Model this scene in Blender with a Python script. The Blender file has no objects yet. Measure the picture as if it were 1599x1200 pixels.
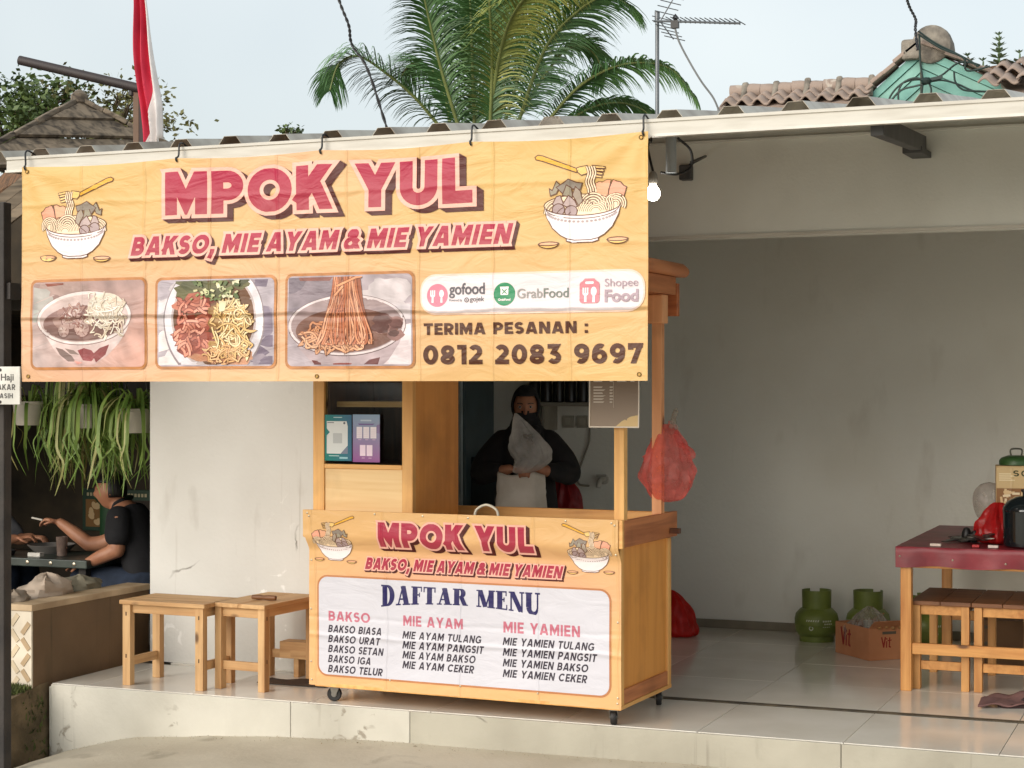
import bpy, bmesh, math, random
from mathutils import Vector, Matrix, noise as mnoise

random.seed(7)
scene = bpy.context.scene
col = scene.collection
R = math.radians
PI = math.pi

# ---------------------------------------------------------------- camera
cam_data = bpy.data.cameras.new('camera')
cam_data.sensor_width = 36.0
cam_data.lens = 36.0 * 2750.0 / 1599.0
cam_data.shift_y = 6.0 / 1599.0
cam_data.clip_end = 400.0
cam = bpy.data.objects.new('camera', cam_data)
cam.location = (0, 0, 1.55)
cam.rotation_euler = (R(90), 0, R(22))
col.objects.link(cam)
scene.camera = cam

# ---------------------------------------------------------------- sky, sun, exposure
SUN_AZ = R(205)      # compass style, from +Y clockwise: the sun stands behind the camera
SUN_EL = R(24)
world = bpy.data.worlds.new('World')
scene.world = world
world.use_nodes = True
wn = world.node_tree.nodes
wl = world.node_tree.links
bg = wn['Background']
sky = wn.new('ShaderNodeTexSky')
sky.sky_type = 'NISHITA'
sky.sun_disc = False
sky.sun_elevation = SUN_EL
sky.sun_rotation = SUN_AZ
sky.air_density = 1.0
sky.dust_density = 4.0
sky.ozone_density = 1.0
# thin high cloud that veils the blue evenly, a little more of it in soft patches
geo = wn.new('ShaderNodeTexCoord')
nz = wn.new('ShaderNodeTexNoise')
nz.inputs['Scale'].default_value = 1.6
nz.inputs['Detail'].default_value = 4.0
rmp = wn.new('ShaderNodeMapRange')
rmp.inputs['From Min'].default_value = 0.35
rmp.inputs['From Max'].default_value = 0.7
rmp.inputs['To Min'].default_value = 0.50
rmp.inputs['To Max'].default_value = 0.90
mixs = wn.new('ShaderNodeMix')
mixs.data_type = 'RGBA'
mixs.inputs['B'].default_value = (6.45, 6.85, 6.8, 1)
wl.new(geo.outputs['Generated'], nz.inputs['Vector'])
wl.new(nz.outputs['Fac'], rmp.inputs['Value'])
wl.new(rmp.outputs['Result'], mixs.inputs['Factor'])
wl.new(sky.outputs['Color'], mixs.inputs['A'])
wl.new(mixs.outputs['Result'], bg.inputs['Color'])
bg.inputs['Strength'].default_value = 0.10

sun_data = bpy.data.lights.new('sun', 'SUN')
sun_data.energy = 1.5
sun_data.angle = R(50)
sun_data.color = (1.0, 0.97, 0.925)
sun = bpy.data.objects.new('sun', sun_data)
d = Vector((math.sin(SUN_AZ) * math.cos(SUN_EL), math.cos(SUN_AZ) * math.cos(SUN_EL), math.sin(SUN_EL)))
sun.rotation_euler = d.to_track_quat('Z', 'Y').to_euler()
sun.location = (0, -5, 12)
col.objects.link(sun)

vs = scene.view_settings
vs.view_transform = 'Standard'
vs.look = 'None'
vs.gamma = 1.0
vs.use_curve_mapping = False
vs.exposure = 0.64
scene.cycles.max_bounces = 8
scene.cycles.transparent_max_bounces = 16
scene.cycles.use_denoising = True


# ---------------------------------------------------------------- colour and material helpers
def lin(c):
    return tuple(((v / 255.0) / 12.92 if v / 255.0 <= 0.04045 else ((v / 255.0 + 0.055) / 1.055) ** 2.4) for v in c)


def L(r, g, b, k=1.0):
    a = lin((r, g, b))
    return (a[0] * k, a[1] * k, a[2] * k, 1.0)


MATS = {}


def nodes_of(name):
    m = bpy.data.materials.new(name)
    m.use_nodes = True
    return m, m.node_tree.nodes, m.node_tree.links, m.node_tree.nodes['Principled BSDF']


def mat(name, c, rough=0.6, metal=0.0, var=0.12, scale=6.0, bump=0.0, bscale=40.0, stretch=(1, 1, 1), spec=0.5, c2=None, coat=0.0, thresh=(0.35, 0.65), detail=5.0):
    """one colour, broken up by noise towards a second colour, with fine relief"""
    if name in MATS:
        return MATS[name]
    m, n, l, p = nodes_of(name)
    tc = n.new('ShaderNodeTexCoord')
    mp = n.new('ShaderNodeMapping')
    mp.inputs['Scale'].default_value = stretch
    l.new(tc.outputs['Object'], mp.inputs['Vector'])
    t = n.new('ShaderNodeTexNoise')
    t.inputs['Scale'].default_value = scale
    t.inputs['Detail'].default_value = detail
    l.new(mp.outputs['Vector'], t.inputs['Vector'])
    rm = n.new('ShaderNodeMapRange')
    rm.inputs['From Min'].default_value, rm.inputs['From Max'].default_value = thresh
    l.new(t.outputs['Fac'], rm.inputs['Value'])
    mx = n.new('ShaderNodeMix')
    mx.data_type = 'RGBA'
    a = tuple(c[:3]) + (1,)
    b = tuple(c2[:3]) + (1,) if c2 else tuple(max(0, v * (1 - 2 * var)) for v in c[:3]) + (1,)
    mx.inputs['A'].default_value = a
    mx.inputs['B'].default_value = b
    l.new(rm.outputs['Result'], mx.inputs['Factor'])
    l.new(mx.outputs['Result'], p.inputs['Base Color'])
    p.inputs['Roughness'].default_value = rough
    p.inputs['Metallic'].default_value = metal
    p.inputs['Specular IOR Level'].default_value = spec
    p.inputs['Coat Weight'].default_value = coat
    if bump:
        t2 = n.new('ShaderNodeTexNoise')
        t2.inputs['Scale'].default_value = bscale
        t2.inputs['Detail'].default_value = 6
        l.new(mp.outputs['Vector'], t2.inputs['Vector'])
        bp = n.new('ShaderNodeBump')
        bp.inputs['Strength'].default_value = bump
        bp.inputs['Distance'].default_value = 0.01
        l.new(t2.outputs['Fac'], bp.inputs['Height'])
        l.new(bp.outputs['Normal'], p.inputs['Normal'])
    MATS[name] = m
    return m


def wood(name, light, dark, axis, knots=True, rough=0.5, grain=1.0):
    """sawn softwood: grain streaks along one axis, soft growth bands, sparse knots"""
    if name in MATS:
        return MATS[name]
    m, n, l, p = nodes_of(name)
    tc = n.new('ShaderNodeTexCoord')
    oi = n.new('ShaderNodeObjectInfo')
    add = n.new('ShaderNodeVectorMath')
    add.operation = 'ADD'
    sc = n.new('ShaderNodeVectorMath')
    sc.operation = 'SCALE'
    sc.inputs[0].default_value = (7.3, 3.1, 5.7)
    l.new(oi.outputs['Random'], sc.inputs['Scale'])
    l.new(tc.outputs['Object'], add.inputs[0])
    l.new(sc.outputs['Vector'], add.inputs[1])
    mp = n.new('ShaderNodeMapping')
    s = [14.0, 14.0, 14.0]
    s[axis] = 0.9
    mp.inputs['Scale'].default_value = s
    l.new(add.outputs['Vector'], mp.inputs['Vector'])
    t = n.new('ShaderNodeTexNoise')
    t.inputs['Scale'].default_value = 1.6
    t.inputs['Detail'].default_value = 7
    t.inputs['Distortion'].default_value = 0.6
    l.new(mp.outputs['Vector'], t.inputs['Vector'])
    rp = n.new('ShaderNodeValToRGB')
    rp.color_ramp.elements[0].position = 0.30
    rp.color_ramp.elements[0].color = dark[:3] + (1,)
    rp.color_ramp.elements[1].position = 0.62
    rp.color_ramp.elements[1].color = light[:3] + (1,)
    l.new(t.outputs['Fac'], rp.inputs['Fac'])
    last = rp.outputs['Color']
    # grime in broad patches
    t3 = n.new('ShaderNodeTexNoise')
    t3.inputs['Scale'].default_value = 3.5
    t3.inputs['Detail'].default_value = 4
    l.new(add.outputs['Vector'], t3.inputs['Vector'])
    r3 = n.new('ShaderNodeMapRange')
    r3.inputs['From Min'].default_value = 0.5
    r3.inputs['From Max'].default_value = 0.8
    r3.inputs['To Max'].default_value = 0.62
    l.new(t3.outputs['Fac'], r3.inputs['Value'])
    m3 = n.new('ShaderNodeMix')
    m3.data_type = 'RGBA'
    m3.inputs['B'].default_value = tuple(v * 0.55 for v in dark[:3]) + (1,)
    l.new(r3.outputs['Result'], m3.inputs['Factor'])
    l.new(last, m3.inputs['A'])
    last = m3.outputs['Result']
    if knots:
        v = n.new('ShaderNodeTexVoronoi')
        v.inputs['Scale'].default_value = 5.5
        mk = n.new('ShaderNodeMapping')
        q = [1.0, 1.0, 1.0]
        q[axis] = 0.45
        mk.inputs['Scale'].default_value = q
        l.new(add.outputs['Vector'], mk.inputs['Vector'])
        l.new(mk.outputs['Vector'], v.inputs['Vector'])
        rk = n.new('ShaderNodeMapRange')
        rk.inputs['From Min'].default_value = 0.05
        rk.inputs['From Max'].default_value = 0.10
        rk.inputs['To Min'].default_value = 0.85
        rk.inputs['To Max'].default_value = 0.0
        l.new(v.outputs['Distance'], rk.inputs['Value'])
        mk2 = n.new('ShaderNodeMix')
        mk2.data_type = 'RGBA'
        mk2.inputs['B'].default_value = L(70, 38, 18)
        l.new(rk.outputs['Result'], mk2.inputs['Factor'])
        l.new(last, mk2.inputs['A'])
        last = mk2.outputs['Result']
    l.new(last, p.inputs['Base Color'])
    p.inputs['Roughness'].default_value = rough
    bp = n.new('ShaderNodeBump')
    bp.inputs['Strength'].default_value = 0.25
    bp.inputs['Distance'].default_value = 0.002
    l.new(t.outputs['Fac'], bp.inputs['Height'])
    l.new(bp.outputs['Normal'], p.inputs['Normal'])
    MATS[name] = m
    return m


def film(name, c, alpha=0.5, rough=0.25, bump=0.6, bscale=18.0):
    """thin plastic film: part see-through, part coloured, creased"""
    if name in MATS:
        return MATS[name]
    m, n, l, p = nodes_of(name)
    p.inputs['Base Color'].default_value = tuple(c[:3]) + (1,)
    p.inputs['Roughness'].default_value = rough
    p.inputs['Subsurface Weight'].default_value = 0.0
    tr = n.new('ShaderNodeBsdfTransparent')
    tr.inputs['Color'].default_value = tuple(min(1.0, 0.25 + 0.75 * v ** 0.5) for v in c[:3]) + (1,)
    tl = n.new('ShaderNodeBsdfTranslucent')
    tl.inputs['Color'].default_value = tuple(c[:3]) + (1,)
    tc = n.new('ShaderNodeTexCoord')
    t = n.new('ShaderNodeTexNoise')
    t.inputs['Scale'].default_value = bscale
    t.inputs['Detail'].default_value = 4
    l.new(tc.outputs['Object'], t.inputs['Vector'])
    bp = n.new('ShaderNodeBump')
    bp.inputs['Strength'].default_value = bump
    bp.inputs['Distance'].default_value = 0.02
    l.new(t.outputs['Fac'], bp.inputs['Height'])
    l.new(bp.outputs['Normal'], p.inputs['Normal'])
    m1 = n.new('ShaderNodeMixShader')
    m1.inputs['Fac'].default_value = 0.4
    l.new(p.outputs['BSDF'], m1.inputs[1])
    l.new(tl.outputs['BSDF'], m1.inputs[2])
    rg = n.new('ShaderNodeMapRange')
    rg.inputs['From Min'].default_value = 0.3
    rg.inputs['From Max'].default_value = 0.7
    rg.inputs['To Min'].default_value = max(0, alpha - 0.2)
    rg.inputs['To Max'].default_value = min(1, alpha + 0.2)
    l.new(t.outputs['Fac'], rg.inputs['Value'])
    m2 = n.new('ShaderNodeMixShader')
    l.new(rg.outputs['Result'], m2.inputs['Fac'])
    l.new(tr.outputs['BSDF'], m2.inputs[1])
    l.new(m1.outputs['Shader'], m2.inputs[2])
    l.new(m2.outputs['Shader'], n['Material Output'].inputs['Surface'])
    MATS[name] = m
    return m


def pane(name, tint=(0.8, 0.85, 0.85)):
    """window glass as a thin sheet"""
    if name in MATS:
        return MATS[name]
    m, n, l, p = nodes_of(name)
    n.remove(p)
    tr = n.new('ShaderNodeBsdfTransparent')
    tr.inputs['Color'].default_value = tint + (1,)
    gl = n.new('ShaderNodeBsdfGlossy')
    gl.inputs['Roughness'].default_value = 0.05
    fr = n.new('ShaderNodeFresnel')
    fr.inputs['IOR'].default_value = 1.45
    mx = n.new('ShaderNodeMixShader')
    dm = n.new('ShaderNodeMath')
    dm.operation = 'MULTIPLY'
    dm.inputs[1].default_value = 0.15
    l.new(fr.outputs['Fac'], dm.inputs[0])
    l.new(dm.outputs[0], mx.inputs['Fac'])
    l.new(tr.outputs['BSDF'], mx.inputs[1])
    l.new(gl.outputs['BSDF'], mx.inputs[2])
    l.new(mx.outputs['Shader'], n['Material Output'].inputs['Surface'])
    MATS[name] = m
    return m


def print_mat(name, creases_v, crease_u_step, rough=0.38, crumple=0.35):
    """printed vinyl: the print's colour is in the mesh, the relief of fold creases and small crumples is shared by all layers"""
    if name in MATS:
        return MATS[name]
    m, n, l, p = nodes_of(name)
    at = n.new('ShaderNodeAttribute')
    at.attribute_name = 'Col'
    tc = n.new('ShaderNodeTexCoord')
    # ink never lies quite even
    t0 = n.new('ShaderNodeTexNoise')
    t0.inputs['Scale'].default_value = 3.0
    t0.inputs['Detail'].default_value = 3
    l.new(tc.outputs['Object'], t0.inputs['Vector'])
    r0 = n.new('ShaderNodeMapRange')
    r0.inputs['To Min'].default_value = 0.90
    r0.inputs['To Max'].default_value = 1.06
    l.new(t0.outputs['Fac'], r0.inputs['Value'])
    mul = n.new('ShaderNodeVectorMath')
    mul.operation = 'SCALE'
    l.new(at.outputs['Color'], mul.inputs[0])
    l.new(r0.outputs['Result'], mul.inputs['Scale'])
    l.new(mul.outputs['Vector'], p.inputs['Base Color'])
    p.inputs['Roughness'].default_value = rough
    p.inputs['Specular IOR Level'].default_value = 0.3
    sep = n.new('ShaderNodeSeparateXYZ')
    l.new(tc.outputs['Object'], sep.inputs['Vector'])

    def math_node(op, a, b=None, c=None):
        k = n.new('ShaderNodeMath')
        k.operation = op
        for i, v in enumerate((a, b, c)):
            if v is None:
                continue
            if isinstance(v, (int, float)):
                k.inputs[i].default_value = v
            else:
                l.new(v, k.inputs[i])
        return k.outputs[0]
    wob = n.new('ShaderNodeTexNoise')
    wob.inputs['Scale'].default_value = 4.0
    l.new(tc.outputs['Object'], wob.inputs['Vector'])
    wv = math_node('MULTIPLY_ADD', wob.outputs['Fac'], 0.03, -0.015)
    zz = math_node('ADD', sep.outputs['Z'], wv)
    h = None
    for z0, amp in creases_v:
        dz = math_node('SUBTRACT', zz, z0)
        g = math_node('DIVIDE', dz, 0.012)
        g2 = math_node('MULTIPLY', g, g)
        e = math_node('POWER', 2.718, math_node('MULTIPLY', g2, -1.0))
        e = math_node('MULTIPLY', e, amp)
        h = e if h is None else math_node('ADD', h, e)
    # vertical folds at even spacing
    xx = math_node('ADD', sep.outputs['X'], wv)
    fr = math_node('PINGPONG', xx, crease_u_step / 2)
    f1 = math_node('DIVIDE', fr, 0.006)
    f2 = math_node('POWER', 2.718, math_node('MULTIPLY', math_node('MULTIPLY', f1, f1), -1.0))
    h = math_node('ADD', h, math_node('MULTIPLY', f2, 0.25)) if h is not None else math_node('MULTIPLY', f2, 0.25)
    t1 = n.new('ShaderNodeTexNoise')
    t1.inputs['Scale'].default_value = 5.0
    t1.inputs['Detail'].default_value = 5
    t1.inputs['Distortion'].default_value = 1.2
    mp = n.new('ShaderNodeMapping')
    mp.inputs['Scale'].default_value = (0.8, 1, 1.9)
    l.new(tc.outputs['Object'], mp.inputs['Vector'])
    l.new(mp.outputs['Vector'], t1.inputs['Vector'])
    h = math_node('ADD', h, math_node('MULTIPLY', t1.outputs['Fac'], crumple * 3))
    bp = n.new('ShaderNodeBump')
    bp.inputs['Strength'].default_value = 0.85
    bp.inputs['Distance'].default_value = 0.012
    l.new(h, bp.inputs['Height'])
    l.new(bp.outputs['Normal'], p.inputs['Normal'])
    MATS[name] = m
    return m


# ---------------------------------------------------------------- mesh helpers
class MB:
    """collects simple shapes and links them as ONE mesh object"""

    def __init__(self):
        self.v, self.f = [], []

    def add(self, vs_, fs_):
        k = len(self.v)
        self.v += [tuple(p) for p in vs_]
        self.f += [tuple(i + k for i in q) for q in fs_]
        return self

    def box(self, x0, x1, y0, y1, z0, z1):
        return self.add([(x0, y0, z0), (x1, y0, z0), (x1, y1, z0), (x0, y1, z0), (x0, y0, z1), (x1, y0, z1), (x1, y1, z1), (x0, y1, z1)],
                        [(3, 2, 1, 0), (4, 5, 6, 7), (0, 1, 5, 4), (1, 2, 6, 5), (2, 3, 7, 6), (3, 0, 4, 7)])

    def bar(self, a, b, w, h, up=(0, 0, 1)):
        a, b = Vector(a), Vector(b)
        t = (b - a).normalized()
        s = t.cross(Vector(up))
        if s.length < 1e-4:
            s = Vector((1, 0, 0))
        s.normalize()
        u = s.cross(t)
        vs_ = [p + s * (i * w / 2) + u * (j * h / 2) for p in (a, b) for i, j in ((-1, -1), (1, -1), (1, 1), (-1, 1))]
        return self.add(vs_, [(3, 2, 1, 0), (4, 5, 6, 7), (0, 1, 5, 4), (1, 2, 6, 5), (2, 3, 7, 6), (3, 0, 4, 7)])

    def tube(self, pts, r, n=8, cap=True, closed=False):
        pts = [Vector(p) for p in pts]
        rs = r if isinstance(r, (list, tuple)) else [r] * len(pts)
        m = len(pts)
        k = len(self.v)
        prev = None
        for i, p in enumerate(pts):
            if closed:
                t = pts[(i + 1) % m] - pts[i - 1]
            else:
                t = pts[min(i + 1, m - 1)] - pts[max(i - 1, 0)]
            t = t.normalized() if t.length > 1e-9 else Vector((0, 0, 1))
            if prev is None:
                a = Vector((0, 0, 1)) if abs(t.z) < 0.9 else Vector((1, 0, 0))
                s = t.cross(a).normalized()
            else:
                s = (prev - t * prev.dot(t))
                s = s.normalized() if s.length > 1e-6 else t.orthogonal().normalized()
            prev = s
            u = t.cross(s)
            for j in range(n):
                q = 2 * PI * j / n
                self.v.append(tuple(p + (s * math.cos(q) + u * math.sin(q)) * rs[i]))
        rng = m if closed else m - 1
        for i in range(rng):
            for j in range(n):
                a0, b0 = k + i * n, k + ((i + 1) % m) * n
                self.f.append((a0 + j, a0 + (j + 1) % n, b0 + (j + 1) % n, b0 + j))
        if cap and not closed:
            self.f.append(tuple(k + j for j in reversed(range(n))))
            self.f.append(tuple(k + (m - 1) * n + j for j in range(n)))
        return self

    def lathe(self, prof, c=(0, 0, 0), n=24, axis='z'):
        """prof = [(radius, height)...], bottom to top"""
        k = len(self.v)
        for r, h in prof:
            for j in range(n):
                q = 2 * PI * j / n
                if axis == 'z':
                    self.v.append((c[0] + r * math.cos(q), c[1] + r * math.sin(q), c[2] + h))
                elif axis == 'y':
                    self.v.append((c[0] + r * math.cos(q), c[1] + h, c[2] - r * math.sin(q)))
                else:
                    self.v.append((c[0] + h, c[1] + r * math.cos(q), c[2] + r * math.sin(q)))
        for i in range(len(prof) - 1):
            for j in range(n):
                a0, b0 = k + i * n, k + (i + 1) * n
                self.f.append((a0 + j, a0 + (j + 1) % n, b0 + (j + 1) % n, b0 + j))
        if prof[0][0] > 1e-5:
            self.f.append(tuple(k + j for j in reversed(range(n))))
        if prof[-1][0] > 1e-5:
            self.f.append(tuple(k + (len(prof) - 1) * n + j for j in range(n)))
        return self

    def prism(self, poly, fn, t0, t1):
        """extrude a 2D polygon: fn(a, b, t) -> point"""
        m = len(poly)
        vs_ = [fn(a, b, t) for t in (t0, t1) for a, b in poly]
        fs_ = [tuple(reversed(range(m))), tuple(range(m, 2 * m))]
        fs_ += [(i, (i + 1) % m, m + (i + 1) % m, m + i) for i in range(m)]
        return self.add(vs_, fs_)

    def grid(self, fn, nu, nv):
        k = len(self.v)
        for j in range(nv + 1):
            for i in range(nu + 1):
                self.v.append(tuple(fn(i / nu, j / nv)))
        for j in range(nv):
            for i in range(nu):
                a = k + j * (nu + 1) + i
                self.f.append((a, a + 1, a + nu + 2, a + nu + 1))
        return self

    def build(self, name, m=None, parent=None, smooth=False, bevel=0.0, solid=0.0, loc=None, sub=0, fix=True):
        me = bpy.data.meshes.new(name)
        me.from_pydata(self.v, [], self.f)
        if fix:
            bm = bmesh.new()
            bm.from_mesh(me)
            bmesh.ops.recalc_face_normals(bm, faces=bm.faces)
            bm.to_mesh(me)
            bm.free()
        if smooth:
            me.shade_smooth()
            try:
                me.set_sharp_from_angle(angle=R(40))
            except Exception:
                pass
        o = bpy.data.objects.new(name, me)
        if m:
            me.materials.append(m)
        col.objects.link(o)
        if parent:
            o.parent = parent
        if loc:
            o.location = loc
        if solid:
            k = o.modifiers.new('thickness', 'SOLIDIFY')
            k.thickness = solid
            k.offset = 0
        if bevel:
            k = o.modifiers.new('soft edge', 'BEVEL')
            k.width = bevel
            k.segments = 2
            k.limit_method = 'ANGLE'
            k.angle_limit = R(40)
        if sub:
            k = o.modifiers.new('smooth', 'SUBSURF')
            k.levels = k.render_levels = sub
        return o


def tag(o, label=None, cat=None, group=None, kind=None):
    if label:
        o['label'] = label
    if cat:
        o['category'] = cat
    if group:
        o['group'] = group
    if kind:
        o['kind'] = kind
    return o


def empty(name, loc=(0, 0, 0), rz=0.0, label=None, cat=None, group=None, kind=None):
    o = bpy.data.objects.new(name, None)
    o.empty_display_size = 0.1
    o.location = loc
    o.rotation_euler = (0, 0, rz)
    col.objects.link(o)
    return tag(o, label, cat, group, kind)


def kids(o):
    return [c for c in bpy.data.objects if c.parent == o]


def copy_tree(o, parent=None):
    c = o.copy()
    col.objects.link(c)
    c.parent = parent
    for ch in kids(o):
        copy_tree(ch, c)
    return c


def spline(pts, n=8):
    """Catmull-Rom through points"""
    P = [Vector(p) for p in pts]
    out = []
    for i in range(len(P) - 1):
        p0, p1, p2, p3 = P[max(i - 1, 0)], P[i], P[i + 1], P[min(i + 2, len(P) - 1)]
        for k in range(n):
            t = k / n
            out.append(0.5 * ((2 * p1) + (p2 - p0) * t + (2 * p0 - 5 * p1 + 4 * p2 - p3) * t * t + (3 * p1 - p0 - 3 * p2 + p3) * t ** 3))
    out.append(P[-1])
    return out


def fbm(x, y=0.0, z=0.0, o=3):
    return sum(mnoise.noise(Vector((x * 2 ** i, y * 2 ** i, z * 2 ** i))) / 2 ** i for i in range(o))


# ---------------------------------------------------------------- drawn lettering: bold geometric capitals made of strokes
def arc(cx, cy, rx, ry, a0, a1, n=14):
    return [(cx + rx * math.cos(R(a0 + (a1 - a0) * i / n)), cy + ry * math.sin(R(a0 + (a1 - a0) * i / n))) for i in range(n + 1)]


def ext(p, q, k=0.3):
    dx, dy = q[0] - p[0], q[1] - p[1]
    return [(p[0] - dx * k, p[1] - dy * k), (q[0] + dx * k, q[1] + dy * k)]


def ext0(p, q, k=0.3):
    dx, dy = q[0] - p[0], q[1] - p[1]
    return [p, (q[0] + dx * k, q[1] + dy * k)]


def glyph(ch, w):
    """(advance width, [(points, closed)...]) in cap heights, stroke width w"""
    h = w / 2
    V = lambda x: ([(x, -0.5), (x, 1.5)], False)
    if ch == 'A':
        W = 0.72 + w * 0.75
        m = W / 2
        return W, [(ext((0.56 * w, 0), (m - 0.16 * w, 1)), False), (ext((W - 0.56 * w, 0), (m + 0.16 * w, 1)), False), ([(W * .25, .27), (W * .75, .27)], False)]
    if ch == 'B':
        W = 0.56 + w * 0.75
        r1, r2 = (1 - w) * 0.245, (1 - w) * 0.255
        x = W - h
        return W, [V(h), ([(h, 1 - h)] + arc(x - r1 - 0.06, 1 - h - r1, r1 * 1.1, r1, 90, -90, 10) + [(h, 0.5)], False),
                   ([(h, 0.5)] + arc(x - r2 * 1.1, h + r2, r2 * 1.1, r2, 90, -90, 10) + [(h, h)], False)]
    if ch in 'CG':
        W = 0.78 + w * 0.5
        rx, ry, cx = (W - w) / 2 + 0.03, (1 - w) / 2, W / 2 + 0.03
        s = [(arc(cx, .5, rx, ry, 42, 318 if ch == 'C' else 300, 24), False)]
        if ch == 'G':
            s = [(arc(cx, .5, rx, ry, 42, 310, 24) + [(cx + rx - h * 0.6, 0.2), (cx + rx - h * 0.6, 0.5)], False), ([(cx + 0.05, .45), (cx + rx - h * .6 + h, .45)], False)]
        return W, s
    if ch == 'D':
        W = 0.68 + w * 0.6
        ry = (1 - w) / 2
        return W, [V(h), ([(h, 1 - h), (W - h - ry, 1 - h)] + arc(W - h - ry, .5, ry, ry, 88, -88, 16) + [(W - h - ry, h), (h, h)], False)]
    if ch in 'EF':
        W = 0.46 + w * 0.7
        s = [V(h), ([(h, 1 - h), (W, 1 - h)], False), ([(h, .5), (W - .05, .5)], False)]
        if ch == 'E':
            s.append(([(h, h), (W + .01, h)], False))
        return W, s
    if ch == 'H':
        W = 0.6 + w * 0.8
        return W, [V(h), V(W - h), ([(h, .5), (W - h, .5)], False)]
    if ch == 'I':
        return w, [V(h)]
    if ch == 'K':
        W = 0.58 + w * 0.8
        return W, [V(h), (ext((h + 0.02, .40 - .05), (W - .58 * w, 1), .3), False), (ext0((h + .22 + w * .2, .56), (W - .52 * w, 0)), False)]
    if ch == 'L':
        W = 0.44 + w * 0.7
        return W, [V(h), ([(h, h), (W, h)], False)]
    if ch == 'M':
        W = 0.74 + w * 0.9
        return W, [V(h), V(W - h), ([(h * 1.1 - (W / 2 - h * 1.1) * .35, 1 + .74 * .35), (W / 2, .27), (W - h * 1.1 + (W / 2 - h * 1.1) * .35, 1 + .74 * .35)], False)]
    if ch == 'N':
        W = 0.62 + w * 0.8
        return W, [V(h), V(W - h), (ext((h * 1.15, 1), (W - h * 1.15, 0), .2), False)]
    if ch in 'OQ':
        W = 0.88 + w * 0.5
        return W, [(arc(W / 2, .5, (W - w) / 2, (1 - w) / 2 + .01, 0, 360, 32)[:-1], True)]
    if ch in 'PR':
        W = 0.54 + w * 0.75
        r = (1 - w) * 0.29
        x = W - h
        s = [V(h), ([(h, 1 - h)] + arc(x - r * 1.1, 1 - h - r, r * 1.1, r, 90, -90, 12) + [(h, 1 - h - 2 * r)], False)]
        if ch == 'R':
            s.append((ext0((W * .48, .4), (W - .56 * w, 0)), False))
        return W, s
    if ch == 'S':
        W = 0.52 + w * 0.7
        rx, ry, cx = (W - w) / 2, (1 - w) / 4, W / 2
        return W, [(arc(cx, .5 + ry, rx, ry, 28, 262, 14) + arc(cx, .5 - ry, rx, ry, 82, -152, 14), False)]
    if ch == 'T':
        W = 0.56 + w * 0.6
        return W, [V(W / 2), ([(0, 1 - h), (W, 1 - h)], False)]
    if ch == 'U':
        W = 0.62 + w * 0.7
        rx = (W - w) / 2
        ry = min(rx, .42)
        return W, [([(h, 1.4)] + arc(W / 2, h + ry, rx, ry, 180, 360, 14) + [(W - h, 1.4)], False)]
    if ch == 'Y':
        W = 0.66 + w * 0.8
        return W, [(ext0((W / 2, .42), (.54 * w, 1)), False), (ext0((W / 2, .42), (W - .54 * w, 1)), False), ([(W / 2, -.5), (W / 2, .47)], False)]
    if ch == '&':
        W = 0.66 + w * 0.7
        r1 = .19
        return W, [(ext0((.2, .86), (W - .3 * w, 0.02), .12), False), (arc(W * .44, .78 - h * .3, r1, .22 - h * .5, 215, -60, 12) + [(W * .27, .48)] + arc(W * .38, .27, .27 - h * .1, .27 - h * .4, 120, 300, 10) + [(W - .1, .5)], False)]
    if ch == ',':
        return w * 1.05, [([(h * 1.2, w * .9), (h * 1.2, h * .4), (h * .5, -.26)], False)]
    if ch == ':':
        return w, [([(h, 0), (h, w)], False), ([(h, .55), (h, .55 + w)], False)]
    if ch == '0':
        W = 0.6 + w * 0.6
        return W, [(arc(W / 2, .5, (W - w) / 2, (1 - w) / 2, 0, 360, 28)[:-1], True)]
    if ch == '1':
        W = 0.24 + w * .9
        return W, [V(W - h), ([(0, 1 - h), (W - h, 1 - h)], False)]
    if ch == '2':
        W = 0.5 + w * .7
        rx, ry = (W - w) / 2, (1 - w) * .3
        return W, [(arc(W / 2 - .02, 1 - h - ry, rx, ry, 150, -30, 14) + [(h * 1.1, h * 1.2)], False), ([(0, h), (W, h)], False)]
    if ch == '3':
        W = 0.5 + w * .7
        rx, r2 = (W - w) / 2, (1 - w) * .27
        return W, [([(.03, 1 - h), (W - h * 1.6, 1 - h), (W * .45, .56)] + arc(W / 2, h + r2, rx, r2, 82, -150, 16), False)]
    if ch in '69':
        W = 0.54 + w * .7
        rx, r2 = (W - w) / 2, (1 - w) * .31
        a = [(arc(W / 2, h + r2, rx, r2, 0, 360, 22)[:-1], True), (arc(W / 2 + .03, .5, rx + .02, (1 - w) / 2, 60, 200, 14), False)]
        if ch == '9':
            a = [([(W - x, 1 - y) for x, y in p], c) for p, c in a]
        return W, a
    if ch == '7':
        W = 0.52 + w * .65
        return W, [([(0, 1 - h), (W, 1 - h)], False), (ext((W * .36, 0), (W - h * 1.1, 1 - h), .25), False), ([(h, 1), (h, .68)], False)]
    if ch == '8':
        W = 0.54 + w * .7
        rx = (W - w) / 2
        return W, [(arc(W / 2, .745 - h * .5, rx * .9, .245 - h * .5, 0, 360, 20)[:-1], True), (arc(W / 2, .26 + h * .1, rx, .26 - h * .9, 0, 360, 20)[:-1], True)]
    return 0.34, []


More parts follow.
